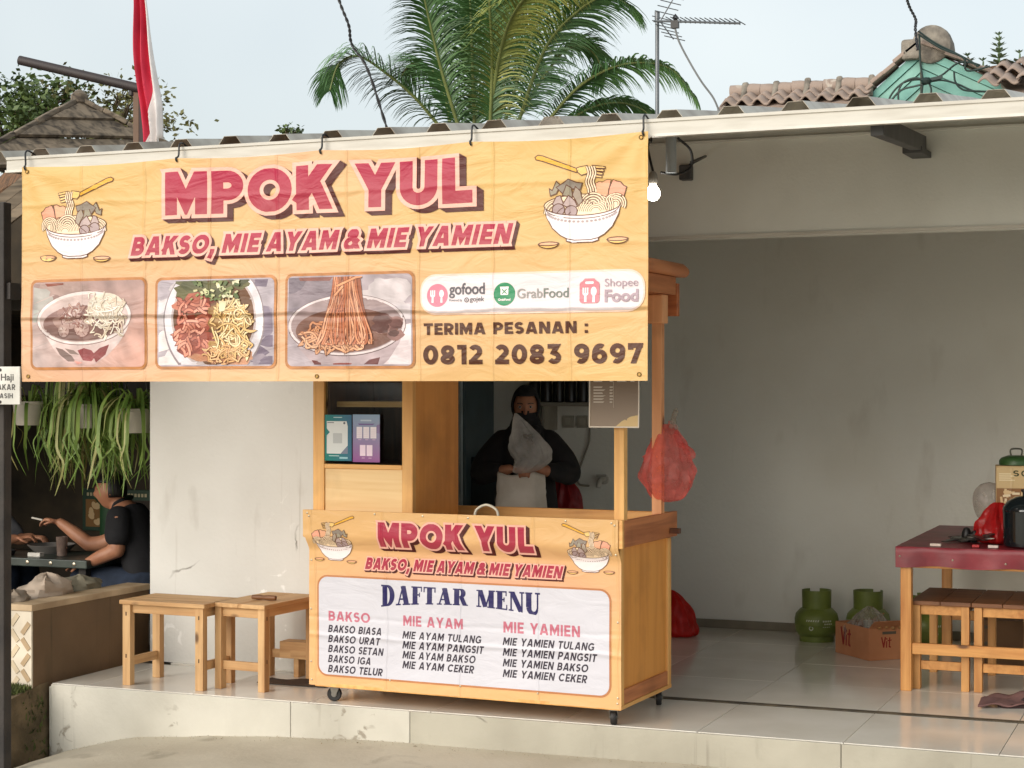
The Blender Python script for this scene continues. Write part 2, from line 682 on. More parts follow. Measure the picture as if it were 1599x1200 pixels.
def stroke_quads(pts, hw, closed=False, e_end=0.0):
    """quads covering a polyline of half width hw (a number or one per point), mitred"""
    m = len(pts)
    hs = hw if isinstance(hw, list) else [hw] * m
    P = [Vector((p[0], p[1])) for p in pts]
    if not closed and e_end:
        P[0] = P[0] - (P[1] - P[0]).normalized() * e_end
        P[-1] = P[-1] + (P[-1] - P[-2]).normalized() * e_end
    lft, rgt = [], []
    for i in range(m):
        a = P[i - 1] if (closed or i > 0) else None
        b = P[(i + 1) % m] if (closed or i < m - 1) else None
        if a is not None and b is not None:
            t1, t2 = (P[i] - a).normalized(), (b - P[i]).normalized()
            n1, n2 = Vector((-t1.y, t1.x)), Vector((-t2.y, t2.x))
            mm = n1 + n2
            mm = mm.normalized() if mm.length > 1e-6 else n1
            k = 1 / max(0.4, mm.dot(n1))
        else:
            t = ((b - P[i]) if b is not None else (P[i] - a)).normalized()
            mm, k = Vector((-t.y, t.x)), 1
        lft.append(P[i] + mm * hs[i] * k)
        rgt.append(P[i] - mm * hs[i] * k)
    out = []
    for i in range(m if closed else m - 1):
        j = (i + 1) % m
        out.append([tuple(rgt[i]), tuple(rgt[j]), tuple(lft[j]), tuple(lft[i])])
    return out


def clip_y(poly, lo, hi):
    for s, b in ((1, lo), (-1, hi)):
        out = []
        for i in range(len(poly)):
            p, q = poly[i - 1], poly[i]
            ip, iq = s * (p[1] - b) >= 0, s * (q[1] - b) >= 0
            if ip != iq:
                t = (b - p[1]) / (q[1] - p[1])
                out.append((p[0] + (q[0] - p[0]) * t, b))
            if iq:
                out.append(q)
        poly = out
        if len(poly) < 3:
            return []
    return poly


def clip_rect(poly, x0, x1, y0, y1):
    poly = clip_y(poly, y0, y1)
    if not poly:
        return []
    sw = clip_y([(b, a) for a, b in poly], x0, x1)
    return [(b, a) for a, b in sw]


class Art:
    """flat print: coloured polygons, each a hair above the one before, laid on a surface fn(u, v, lift) -> point"""

    def __init__(self):
        self.p = []
        self.lift = 0.0
        self.clip = None
        self.shade = None

    def poly(self, pts, c, lift=None, up=True):
        if self.clip:
            pts = clip_rect(pts, *self.clip)
            if len(pts) < 3:
                return
        self.p.append((pts, c, self.lift if lift is None else lift))
        if up:
            self.lift += 0.000015

    def quads(self, qs, c, lift=None):
        """quads of one stroke share one level"""
        for q in qs:
            self.poly(q, c, lift, up=False)
        if lift is None:
            self.lift += 0.000015

    def stroke(self, pts, w, c, closed=False, lift=None):
        self.quads(stroke_quads(pts, [x / 2 for x in w] if isinstance(w, list) else w / 2, closed), c, lift)

    def ellipse(self, cx, cy, rx, ry, c, n=28, rot=0.0, lift=None):
        cr, sr = math.cos(rot), math.sin(rot)
        pts = []
        for i in range(n):
            a, b = rx * math.cos(2 * PI * i / n), ry * math.sin(2 * PI * i / n)
            pts.append((cx + a * cr - b * sr, cy + a * sr + b * cr))
        self.poly(pts, c, lift)

    def rrect(self, x0, x1, y0, y1, r, c, lift=None):
        pts = []
        for cx, cy, a in ((x1 - r, y1 - r, 0), (x0 + r, y1 - r, 90), (x0 + r, y0 + r, 180), (x1 - r, y0 + r, 270)):
            pts += arc(cx, cy, r, r, a, a + 90, 6)
        self.poly(pts, c, lift)

    def text(self, s, x, y, cap, width, w, c, grow=0.0, slant=0.0, gap=0.12, space=0.34, warp=None, dx=0.0, dy=0.0, sweep=1):
        """capitals of stroke width w (cap heights) fitted to a width; grow thickens every outline by that many metres"""
        gl = [glyph(ch, w) if ch != ' ' else (space, []) for ch in s]
        tot = sum(g[0] for g in gl) + gap * (len(s) - 1)
        sx = width / (tot * cap)
        e = grow / cap
        pen = 0.0
        for gi, (ch, (W, st)) in enumerate(zip(s, gl)):
            for si, (pts, closed) in enumerate(st):
                lo, hi = (-e, 1 + e) if ch != ',' else (-.3 - e, 1)
                polys = []
                for q in stroke_quads(pts, w / 2 + e, closed, e if not closed else 0):
                    q = clip_y(q, lo, hi)
                    if len(q) < 3:
                        continue
                    o = []
                    for a, b in q:
                        a = (a + pen) * sx
                        if warp:
                            b = warp(a / (tot * sx), b)
                        o.append((x + dx + (a + slant * b) * cap, y + dy + b * cap))
                    polys.append(o)
                self.quads(polys, c, self.lift + .00012 * (gi % 2) + .00002 * si)
            pen += W + gap

    def font(self, s, x, y, size, c, off=0.0, width=None, slant=0.0):
        cu = bpy.data.curves.new('lettering source', 'FONT')
        cu.body = s
        cu.size = size
        cu.offset = off
        cu.shear = slant
        o = bpy.data.objects.new('lettering source', cu)
        col.objects.link(o)
        bpy.context.view_layer.update()
        dg = bpy.context.evaluated_depsgraph_get()
        me = o.evaluated_get(dg).to_mesh()
        xs = [v.co.x for v in me.vertices]
        k = width / (max(xs) - min(xs)) if width else 1.0
        x0 = min(xs)
        for p in me.polygons:
            self.poly([(x + (me.vertices[i].co.x - x0) * k, y + me.vertices[i].co.y) for i in p.vertices], c, up=False)
        o.evaluated_get(dg).to_mesh_clear()
        bpy.data.objects.remove(o)
        bpy.data.curves.remove(cu)

    def build(self, name, m, fn, parent=None, step=0.035, label=None, cuts=()):
        vs_, fs_, cs = [], [], []
        for pts, c, lf in self.p:
            k = len(vs_)
            # counter-clockwise seen from the front
            ar = sum(pts[i - 1][0] * pts[i][1] - pts[i][0] * pts[i - 1][1] for i in range(len(pts)))
            if ar < 0:
                pts = pts[::-1]
            if abs(ar) < 1e-10:
                continue
            for p in pts:
                vs_.append((p[0], lf, p[1]))
            fs_.append(tuple(range(k, k + len(pts))))
            cs.append(c)
        me = bpy.data.meshes.new(name)
        me.from_pydata(vs_, [], fs_)
        at = me.color_attributes.new('Col', 'FLOAT_COLOR', 'CORNER')
        vals = []
        for f, c in zip(fs_, cs):
            for i in f:
                q = c(vs_[i][0], vs_[i][2]) if callable(c) else c
                vals += [q[0], q[1], q[2], 1.0]
        at.data.foreach_set('color', vals)
        bm = bmesh.new()
        bm.from_mesh(me)
        if step:
            for ax in (0, 2):
                lo = min(v[ax] for v in vs_)
                hi = max(v[ax] for v in vs_)
                q = math.ceil(lo / step) * step
                while q < hi:
                    pc = [0, 0, 0]
                    pn = [0, 0, 0]
                    pc[ax] = q + 1e-5
                    pn[ax] = 1
                    bmesh.ops.bisect_plane(bm, geom=bm.verts[:] + bm.edges[:] + bm.faces[:], plane_co=pc, plane_no=pn)
                    q += step
        for q in cuts:
            bmesh.ops.bisect_plane(bm, geom=bm.verts[:] + bm.edges[:] + bm.faces[:], plane_co=(0, 0, q), plane_no=(0, 0, 1))
        if self.shade:
            amp, fr = self.shade
            cl_ = bm.loops.layers.float_color['Col']
            for f in bm.faces:
                for lp in f.loops:
                    c_ = lp.vert.co
                    k_ = .86 + amp * fbm(c_.x * fr, c_.z * fr, c_.y * 900)
                    q_ = lp[cl_]
                    lp[cl_] = (q_[0] * k_, q_[1] * k_, q_[2] * k_, 1)
        for v in bm.verts:
            v.co = fn(v.co.x, v.co.z, v.co.y)
        bm.to_mesh(me)
        bm.free()
        me.materials.append(m)
        o = bpy.data.objects.new(name, me)
        col.objects.link(o)
        if parent:
            o.parent = parent
        if label:
            o['label'] = label
        return o


# ------------- fat slab capitals for the menu heading: strokes of uneven width
def slab_glyph(ch):
    T, t = .15, .042          # half widths
    S = lambda x0, x1, y0, y1: ([(x0, (y0 + y1) / 2), (x1, (y0 + y1) / 2)], (y1 - y0) / 2)
    st = lambda x: ([(x, 0), (x, 1)], T)
    sf = lambda x, a=.22: [S(x - a, x + a, 0, .075), S(x - a, x + a, .925, 1)]
    if ch == 'D':
        b = arc(.34, .5, .34, .46, 90, -90, 16)
        return .84, [st(.23)] + [S(0, .36, 0, .075), S(0, .36, .925, 1)] + [(b, [t + (T - t) * max(0, math.sin(PI * i / 16)) ** 1.2 for i in range(17)])]
    if ch == 'A':
        return .92, [([(.16, 0), (.46, 1.0)], t), ([(.68, 0), (.46, 1.0)], T), S(.22, .6, .27, .35), S(.02, .32, 0, .075), S(.44, .92, 0, .075)]
    if ch == 'F':
        return .68, [st(.23), S(0, .46, 0, .075), S(0, .64, .925, 1), ([(.62, 1), (.62, .72)], .03), S(.2, .5, .5, .58), ([(.5, .66), (.5, .42)], .03)]
    if ch == 'T':
        return .76, [st(.38), S(.15, .61, 0, .075), S(.02, .74, .925, 1), ([(.05, 1), (.05, .7)], .035), ([(.71, 1), (.71, .7)], .035)]
    if ch == 'R':
        b = arc(.42, .74, .20, .22, 90, -90, 12)
        return .9, [st(.23), S(0, .42, 0, .075), S(0, .44, .925, 1), S(.3, .44, .49, .55), (b, [t + (T - t) * .9 * max(0, math.sin(PI * i / 12)) for i in range(13)]), ([(.5, .52), (.72, .02)], .125), S(.62, .9, 0, .075)]
    if ch == 'M':
        return 1.08, [([(.14, 0), (.14, 1)], t), st(.86), ([(.22, .98), (.52, .04)], .13), ([(.82, .98), (.55, .04)], t), S(0, .28, 0, .075), S(.64, 1.08, 0, .075), S(0, .3, .925, 1), S(.74, 1.08, .925, 1)]
    if ch == 'E':
        return .7, [st(.23), S(0, .64, 0, .075), S(0, .62, .925, 1), ([(.6, 1), (.6, .74)], .03), ([(.64, 0), (.64, .28)], .03), S(.2, .48, .5, .58), ([(.48, .66), (.48, .42)], .03)]
    if ch == 'N':
        return .9, [([(.14, 0), (.14, 1)], t), ([(.76, 0), (.76, 1)], t), ([(.2, .97), (.7, .03)], .13), S(0, .28, 0, .075), S(0, .3, .925, 1), S(.62, .9, .925, 1)]
    if ch == 'U':
        b = arc(.45, .3, .24, .26, 180, 360, 12)
        return .86, [([(.2, 1), (.2, .3)], T), (b, [T - (T - t) * i / 12 for i in range(13)]), ([(.7, .3), (.7, 1)], t), S(0, .4, .925, 1), S(.56, .84, .925, 1)]
    return .4, []


def slab_text(art, s, x, y, cap, width, c, warp):
    gl = [slab_glyph(ch) for ch in s]
    gap = .05
    tot = sum(g[0] for g in gl) + gap * (len(s) - 1)
    sx = width / (tot * cap)
    pen = 0
    for W, st in gl:
        for pts, hw in st:
            polys = []
            for q in stroke_quads(pts, hw):
                q = clip_y(q, 0, 1)
                if len(q) < 3:
                    continue
                polys.append([(x + (a + pen) * sx * cap, y + cap * warp((a + pen) / tot, b)) for a, b in q])
            art.quads(polys, c)
        pen += W + gap


# ------------- the noodle bowl line drawing, drawn in a unit square (x 0..1, y 0..1 from the bottom)
INK = L(96, 58, 38)


def bowl_icon(art, x, y, s, flip=False, grey=1.0, ws=1.0):
    F = lambda p: (x + s * ((1 - p[0]) if flip else p[0]), y + s * p[1])
    lw = 0.012 * s * ws

    def P(pts, c, line=True):
        q = [F(p) for p in pts]
        art.poly(q, c)
        if line:
            art.stroke(q, lw, INK, closed=True)

    def Ln(pts, w=1.0, c=INK, closed=False):
        art.stroke([F(p) for p in pts], lw * w, c, closed)
    white = L(238, 226, 226)
    cream = L(246, 220, 186)
    leaf = [L(150, 140, 120), L(136, 124, 112), L(164, 148, 132)]
    plum = [L(172, 150, 150), L(186, 164, 160)]
    meat = L(222, 164, 128)
    # back of the bowl, noodles inside
    P(arc(.5, .405, .385, .10, 0, 360, 30)[:-1], cream)
    # meat slices
    P([(.62, .47), (.63, .60), (.66, .615), (.70, .61), (.74, .63), (.78, .625), (.76, .55), (.75, .47)], meat)
    P([(.75, .46), (.77, .56), (.80, .625), (.84, .61), (.88, .60), (.91, .565), (.94, .55), (.91, .45), (.88, .40)], L(226, 158, 130))
    # fork: handle, head, tines
    P([(.02, .885), (.05, .905), (.10, .895), (.44, .755), (.46, .735), (.44, .715), (.09, .845), (.03, .86)], L(226, 170, 60))
    P([(.44, .755), (.47, .765), (.55, .775), (.56, .70), (.49, .685), (.455, .715)], L(236, 196, 120))
    for i in range(4):
        yy = .765 - .028 * i
        P([(.60, yy + .008), (.725 - .012 * i, yy - .012), (.725 - .012 * i, yy - .030), (.60, yy - .014)], L(240, 200, 128))
    # strands hanging from the fork
    for i in range(4):
        o_ = .024 * i
        q = [(.545 + o_, .765), (.56 + o_, .70), (.535 + o_, .62), (.555 + o_, .55), (.56 + o_, .47)]
        q = [(p.x, p.y) for p in spline([(a, b, 0) for a, b in q], 5)]
        Ln(q, 2.6)
        Ln(q, 1.3, cream)
    # coils
    for cx, cy, r, a0, a1 in ((.63, .33, .17, 10, 175), (.60, .40, .12, 20, 170), (.83, .40, .10, -30, 230), (.25, .33, .13, 60, 180)):
        for k in range(4):
            rr = r * (1 - k * .22)
            q = arc(cx, cy, rr, rr * .92, a0, a1, 14)
            Ln(q, 2.4)
            Ln(q, 1.25, cream)
    for k in range(3):
        q = [(p.x, p.y) for p in spline([(.74 + .02 * k, .30, 0), (.765 + .02 * k, .38, 0), (.74 + .025 * k, .45, 0), (.79 + .01 * k, .49 - .015 * k, 0)], 5)]
        Ln(q, 2.3)
        Ln(q, 1.2, cream)
    # greens and dumplings
    for pts, ci in (([(.18, .50), (.24, .52), (.28, .60), (.24, .64), (.20, .55), (.17, .57)], 0), ([(.24, .58), (.31, .62), (.36, .655), (.44, .62), (.50, .61), (.48, .55), (.40, .56), (.30, .52)], 1),
                    ([(.30, .50), (.34, .60), (.39, .57), (.40, .48)], 0), ([(.40, .50), (.43, .58), (.48, .53), (.50, .44), (.46, .40)], 2)):
        P(pts, leaf[ci])
    P([(.20, .42), (.24, .49), (.28, .50), (.31, .42), (.26, .38)], plum[1])
    P([(.30, .41), (.36, .50), (.42, .45), (.45, .39), (.38, .37)], plum[1])
    P(arc(.26, .365, .062, .058, 0, 360, 18)[:-1], plum[0])
    P(arc(.385, .345, .062, .055, 0, 360, 18)[:-1], plum[0])
    Ln([(.24, .33), (.28, .37), (.31, .385)], .8)
    Ln([(.36, .32), (.39, .345), (.43, .37)], .8)
    # front of the bowl
    body = arc(.5, .405, .385, .10, 180, 360, 20) + [(.86, .30), (.80, .19), (.72, .12), (.66, .09), (.66, .065), (.60, .05), (.40, .05), (.34, .065), (.34, .09), (.28, .12), (.20, .19), (.14, .30)]
    P(body, white)
    Ln(arc(.5, .375, .365, .10, 183, 357, 20), .8)
    for i in range(22):
        a = 190 + i * 7.3
        p = (.5 + .35 * math.cos(R(a)), .345 + .10 * math.sin(R(a)))
        art.ellipse(*F(p), .016 * s, .012 * s, L(176, 158, 158), n=8)
    Ln([(.34, .088), (.42, .072), (.58, .072), (.66, .088)], .9)
    for cx, cy in ((.16, .045), (.85, .07)):
        P(arc(cx, cy, .10, .042, 180, 360, 12) + arc(cx, cy, .10, .018, 0, 180, 8), L(240, 200, 120))
        P(arc(cx, cy, .10, .018, 0, 360, 16)[:-1], L(226, 170, 130))


def gloss_title(art, s, x, y, cap, width, w, slant=0.0, gap=0.13, edge=0.02, drop=(0.03, -0.02), space=.4, n=6):
    """heading: dark drop, pale outline, red face"""
    dk = L(78, 26, 22)
    for k in range(n):
        f = (k + 1) / n
        art.text(s, x, y, cap, width, w, dk, grow=edge, slant=slant, gap=gap, space=space, dx=drop[0] * (1 - k / n), dy=drop[1] * (1 - k / n))
        art.lift += .00012
    art.lift += .0006
    art.text(s, x, y, cap, width, w, L(236, 180, 162), grow=edge, slant=slant, gap=gap, space=space)
    art.lift += .0007
    top, bot = L(170, 34, 68), L(168, 62, 76)  # face pales downward: print variation with some glare painted into the colour

    def face(u, v):
        f = max(0, min(1, (v - y) / cap))
        return tuple(bot[i] + (top[i] - bot[i]) * f for i in range(4))
    art.text(s, x, y, cap, width, w, face, grow=0, slant=slant, gap=gap, space=space)


# ================================================================ SETTING
M_dirt = mat('bare earth', L(120, 104, 82), 0.95, c2=L(84, 74, 56), scale=4, bump=0.8, bscale=30, thresh=(.3, .7))
M_apron = None
M_kerb = mat('limewashed kerb', L(222, 215, 200), 0.8, c2=L(168, 158, 138), scale=3.2, bump=0.35, bscale=45, thresh=(.46, .78), detail=8)
M_joint = mat('dark joint', L(96, 88, 74), 0.9)
M_white = mat('white wall paint', L(219, 220, 213), 0.75, c2=L(198, 197, 188), scale=1.6, bump=0.12, bscale=70, thresh=(.45, .85), detail=7)
M_back = None
M_ceil = mat('ceiling board', L(120, 116, 106), 0.8)
M_steel = mat('galvanised gutter', L(196, 192, 182), 0.42, metal=0.0, c2=L(176, 170, 158), scale=5, stretch=(1, 1, 8), thresh=(.4, .8))
M_zinc = mat('zinc roofing', L(176, 170, 158), 0.4, metal=0.35, c2=L(120, 106, 92), scale=5, thresh=(.4, .75))
M_dark_steel = mat('dark steel', L(74, 74, 74), 0.55, c2=L(54, 54, 56))
M_black = mat('black plastic', L(26, 26, 28), 0.45)


def tile_mat():
    m, n, l, p = nodes_of('glazed floor tile')
    oi = n.new('ShaderNodeObjectInfo')
    tc = n.new('ShaderNodeTexCoord')
    t = n.new('ShaderNodeTexNoise')
    t.inputs['Scale'].default_value = 2.2
    t.inputs['Detail'].default_value = 6
    l.new(tc.outputs['Object'], t.inputs['Vector'])
    mx = n.new('ShaderNodeMix')
    mx.data_type = 'RGBA'
    mx.inputs['A'].default_value = L(232, 228, 218)
    mx.inputs['B'].default_value = L(216, 209, 196)
    rm = n.new('ShaderNodeMapRange')
    rm.inputs['From Min'].default_value, rm.inputs['From Max'].default_value = .4, .75
    l.new(t.outputs['Fac'], rm.inputs['Value'])
    l.new(rm.outputs['Result'], mx.inputs['Factor'])
    hs = n.new('ShaderNodeHueSaturation')
    vr = n.new('ShaderNodeMapRange')
    vr.inputs['To Min'].default_value, vr.inputs['To Max'].default_value = .95, 1.03
    l.new(oi.outputs['Random'], vr.inputs['Value'])
    l.new(vr.outputs['Result'], hs.inputs['Value'])
    l.new(mx.outputs['Result'], hs.inputs['Color'])
    l.new(hs.outputs['Color'], p.inputs['Base Color'])
    r2 = n.new('ShaderNodeMapRange')
    r2.inputs['To Min'].default_value, r2.inputs['To Max'].default_value = .05, .20
    l.new(t.outputs['Fac'], r2.inputs['Value'])
    l.new(r2.outputs['Result'], p.inputs['Roughness'])
    p.inputs['Specular IOR Level'].default_value = 0.6
    b = n.new('ShaderNodeBump')
    b.inputs['Strength'].default_value = 0.03
    b.inputs['Distance'].default_value = 0.02
    l.new(t.outputs['Fac'], b.inputs['Height'])
    l.new(b.outputs['Normal'], p.inputs['Normal'])
    return m


M_tile = tile_mat()


def stained(name, base, stain, dark, flake=None, cracks=True, drips=True):
    """painted masonry: broad stains, fine cracks, a few flaked patches"""
    m, n, l, p = nodes_of(name)
    tc = n.new('ShaderNodeTexCoord')

    def noise(scale, det=6, st=(1, 1, 1), dist=0.0):
        mp = n.new('ShaderNodeMapping')
        mp.inputs['Scale'].default_value = st
        l.new(tc.outputs['Object'], mp.inputs['Vector'])
        t = n.new('ShaderNodeTexNoise')
        t.inputs['Scale'].default_value = scale
        t.inputs['Detail'].default_value = det
        t.inputs['Distortion'].default_value = dist
        l.new(mp.outputs['Vector'], t.inputs['Vector'])
        return t.outputs['Fac']

    def ramp(src, a, b, lo=0.0, hi=1.0):
        r = n.new('ShaderNodeMapRange')
        r.inputs['From Min'].default_value, r.inputs['From Max'].default_value = a, b
        r.inputs['To Min'].default_value, r.inputs['To Max'].default_value = lo, hi
        l.new(src, r.inputs['Value'])
        return r.outputs['Result']

    def mix(fac, A, B):
        k = n.new('ShaderNodeMix')
        k.data_type = 'RGBA'
        l.new(fac, k.inputs['Factor'])
        for s, v in (('A', A), ('B', B)):
            if isinstance(v, tuple):
                k.inputs[s].default_value = v
            else:
                l.new(v, k.inputs[s])
        return k.outputs['Result']
    c = mix(ramp(noise(1.3, 7), .42, .78), base, stain)
    c = mix(ramp(noise(5.0, 8, (1, 1, .35)), .62, .80, 0, .55), c, dark)
    if drips:
        dp = n.new('ShaderNodeMath')
        dp.operation = 'MULTIPLY'
        l.new(ramp(noise(1.0, 4, (26, 26, .8)), .60, .72, 0, .5), dp.inputs[0])
        l.new(ramp(noise(1.1, 3), .50, .62), dp.inputs[1])
        c = mix(dp.outputs[0], c, dark)
    if flake:
        fl = n.new('ShaderNodeMath')
        fl.operation = 'MULTIPLY'
        l.new(ramp(noise(9.0, 5, dist=.8), .58, .63), fl.inputs[0])
        l.new(ramp(noise(1.4, 2), .52, .60), fl.inputs[1])
        c = mix(fl.outputs[0], c, flake)
    v = n.new('ShaderNodeTexVoronoi')
    v.feature = 'DISTANCE_TO_EDGE'
    v.inputs['Scale'].default_value = 1.6
    wv = n.new('ShaderNodeVectorMath')
    wv.operation = 'MULTIPLY_ADD'
    tcn = n.new('ShaderNodeTexNoise')
    tcn.inputs['Scale'].default_value = 5
    tcn.inputs['Detail'].default_value = 5
    l.new(tc.outputs['Object'], tcn.inputs['Vector'])
    l.new(tcn.outputs['Color'], wv.inputs[0])
    wv.inputs[1].default_value = (.16, .16, .16)
    l.new(tc.outputs['Object'], wv.inputs[2])
    l.new(wv.outputs['Vector'], v.inputs['Vector'])
    cr = n.new('ShaderNodeMath')
    cr.operation = 'MULTIPLY'
    l.new(ramp(v.outputs['Distance'], .004, .012, 1, 0), cr.inputs[0])
    l.new(ramp(noise(2.3, 3), .62, .70), cr.inputs[1])
    c = mix(cr.outputs[0], c, tuple(x * .5 for x in dark[:3]) + (1,))
    if not cracks:
        cr.inputs[1].default_value = 0
        for k_ in list(l):
            if k_.to_node == cr and k_.to_socket == cr.inputs[1]:
                l.remove(k_)
    l.new(c, p.inputs['Base Color'])
    p.inputs['Roughness'].default_value = .78
    b = n.new('ShaderNodeBump')
    b.inputs['Strength'].default_value = .4
    b.inputs['Distance'].default_value = .006
    l.new(noise(38, 6), b.inputs['Height'])
    l.new(b.outputs['Normal'], p.inputs['Normal'])
    return m


M_pier = stained('flaking white wall', L(219, 218, 213), L(205, 203, 197), L(164, 157, 145), flake=L(242, 241, 238))
M_back = stained('grey wall paint', L(230, 230, 222), L(218, 216, 205), L(192, 187, 174), cracks=False, drips=False)
M_kerb = stained('limewashed kerb face', L(204, 200, 188), L(164, 159, 146), L(96, 90, 78), flake=L(150, 142, 128))
M_halfwall = stained('raw cement wall', L(124, 98, 70), L(92, 72, 50), L(54, 52, 32))

M_apron = stained('worn cement screed', L(192, 183, 164), L(160, 149, 128), L(106, 97, 80), drips=False, cracks=False)
M_kerb_raw = stained('raw cement kerb face', L(178, 173, 158), L(142, 136, 122), L(86, 80, 68))
# ground
g = MB()
g.grid(lambda u, v: (-60 + 120 * u, -40 + 120 * v, -0.47), 4, 4)
tag(g.build('ground', M_dirt), kind='structure')


def apron_z(x, y):
    pts = [(-5.75, -.39), (-5.5, -.315), (-5.2, -.245), (-4.27, -.17), (-3.6, -.152), (-2.0, -.146), (3, -.14)]
    for (a, za), (b, zb) in zip(pts, pts[1:]):
        if x <= b:
            t = max(0, (x - a) / (b - a))
            z = za + (zb - za) * t
            break
    else:
        z = pts[-1][1]
    return z - min(.22, .05 * max(0, 7.66 - y)) + .006 * fbm(x * 2, y * 2)


def apron_y(t):
    return -12 + 16.2 * t / .25 if t < .25 else 4.2 + 3.47 * (t - .25) / .75  # stretch behind the camera is unseen, added to bounce light into the room


def apron_edge(y):
    return -5.62 - .13 * max(0, 7.67 - y) + .025 * fbm(y * 2.6, 3) + .012 * fbm(y * 9, 5)


g = MB()
g.grid(lambda u, v: (apron_edge(apron_y(v)) + 13.6 * u ** 1.3, apron_y(v), apron_z(-5.62 + 13.6 * u ** 1.3, apron_y(v)) + .004 * fbm(u * 60, apron_y(v) * 5) - .02 * max(0, 1 - u * 60)), 110, 70)
g.grid(lambda u, v: (apron_edge(apron_y(u)) + .004 * v, apron_y(u), apron_z(-5.62, apron_y(u)) - .02 - .3 * v), 70, 2)
tag(g.build('cement_apron', M_apron, smooth=True), kind='structure')

# platform: kerb blocks in front, bedding, one object per floor tile
platform = empty('platform', (-2.2, 7.66, -0.01), kind='structure')


def child_box(name, m, parent, x0, x1, y0, y1, z0, z1, bevel=0.0):
    p = parent.location
    b = MB()
    b.box(x0 - p.x, x1 - p.x, y0 - p.y, y1 - p.y, z0 - p.z, z1 - p.z)
    return b.build(name, m, parent, bevel=bevel)


child_box('bedding', M_joint, platform, -5.697, 1.2, 7.68, 11.2, -.5, -.012)
xs_ = [-5.698, -4.27, -3.62, -1.545, 0.1, 1.2]
for a, b in zip(xs_, xs_[1:]):
    child_box('kerb_block', M_kerb if a < -3.7 else M_kerb_raw, platform, a + .0012, b - .0012, 7.650, 7.667, -.5, -.0025, bevel=.004)
child_box('kerb_block', M_kerb, platform, -5.710, -5.699, 7.652, 8.5, -.5, -.014, bevel=.005)
edges_x = [-5.706] + [-1.54 + .66 * q for q in range(-6, 5)]
edges_x = [e for e in edges_x if e < 1.2] + [1.2]
edges_y = [7.648, 8.425]
rows = [(7.671, 8.42)] + [(8.475 + .66 * q, 8.475 + .66 * (q + 1)) for q in range(4)]
for (y0, y1) in rows:
    for a, b in zip(edges_x, edges_x[1:]):
        if y0 > 8.0 and b < -4.9:
            continue
        cx, cy = (a + b) / 2, (y0 + y1) / 2
        t = MB()
        t.box(a + .0015 - cx, b - .0015 - cx, y0 + .0015 - cy, y1 - .0015 - cy, -.012, 0)
        o = t.build('floor_tile', M_tile, platform, bevel=.0012)
        p = platform.location
        o.location = (cx - p.x, cy - p.y, 0 - p.z + random.uniform(-.0004, .0004))
M_rail = mat('dirty door rail', L(88, 78, 60), .6, c2=L(54, 48, 38), scale=12)
rl = MB()
rl.box(-4.2, 1.2, 8.426, 8.446, -.010, .004)
rl.box(-4.2, 1.2, 8.452, 8.470, -.010, .004)
rl.box(-4.2, 1.2, 8.446, 8.452, -.012, -.008)
o = rl.build('door_rail', M_rail, platform)
o.location = -platform.location

# ---------------------------------------------------------------- the shop building
shop = empty('shop_building', (-2.2, 8.5, 0), label='open fronted white shop room behind the noodle cart with corrugated roof', cat='building')
child_box('pier_wall', M_pier, shop, -5.65, -4.2, 8.5, 8.65, .0005, 2.295)
child_box('side_wall', M_white, shop, -5.648, -5.5, 8.652, 11.2, -.45, 2.9)
child_box('beam', M_white, shop, -5.652, 1.2, 8.498, 8.655, 2.30, 2.84)
child_box('beam_edge', M_steel, shop, -4.19, 1.2, 8.488, 8.497, 2.296, 2.31)
child_box('cornice', M_white, shop, -5.2, 1.2, 8.472, 8.497, 2.768, 2.778)
child_box('back_wall', M_back, shop, -5.498, 1.2, 11.05, 11.2, .0005, 2.95)
child_box('end_wall', M_back, shop, 1.202, 1.35, 8.5, 11.2, -.45, 2.95)
child_box('ceiling', M_ceil, shop, -5.498, 1.2, 8.657, 11.048, 2.70, 2.74)
child_box('skirting', mat('dull skirting', L(138, 130, 112), .7), shop, -5.49, 1.19, 11.035, 11.048, .0006, .055)


def roof_z(y):
    return 2.598 + .135 * (y - 6.665)


def sheet(x0, nribs, y0, y1):
    """one ribbed sheet: flat pans with trapezoid ribs, thin"""
    prof = []
    x = x0
    for q in range(nribs):
        c = x0 + .25 * q + .125
        prof += [(c - .125, 0), (c - .066, 0), (c - .030, .047), (c + .030, .047), (c + .066, 0)]
    prof.append((x0 + .25 * nribs + .03, 0.0015))
    b = MB()
    nv = 14
    for j in range(nv + 1):
        y = y0 + (y1 - y0) * j / nv
        for i, (px_, pz_) in enumerate(prof):
            b.v.append((px_, y, roof_z(y) + pz_ + .0025 * fbm(px_ * 3, y * 2, x0)))
    m = len(prof)
    for j in range(nv):
        for i in range(m - 1):
            a = j * m + i
            b.f.append((a, a + 1, a + m + 1, a + m))
    return b


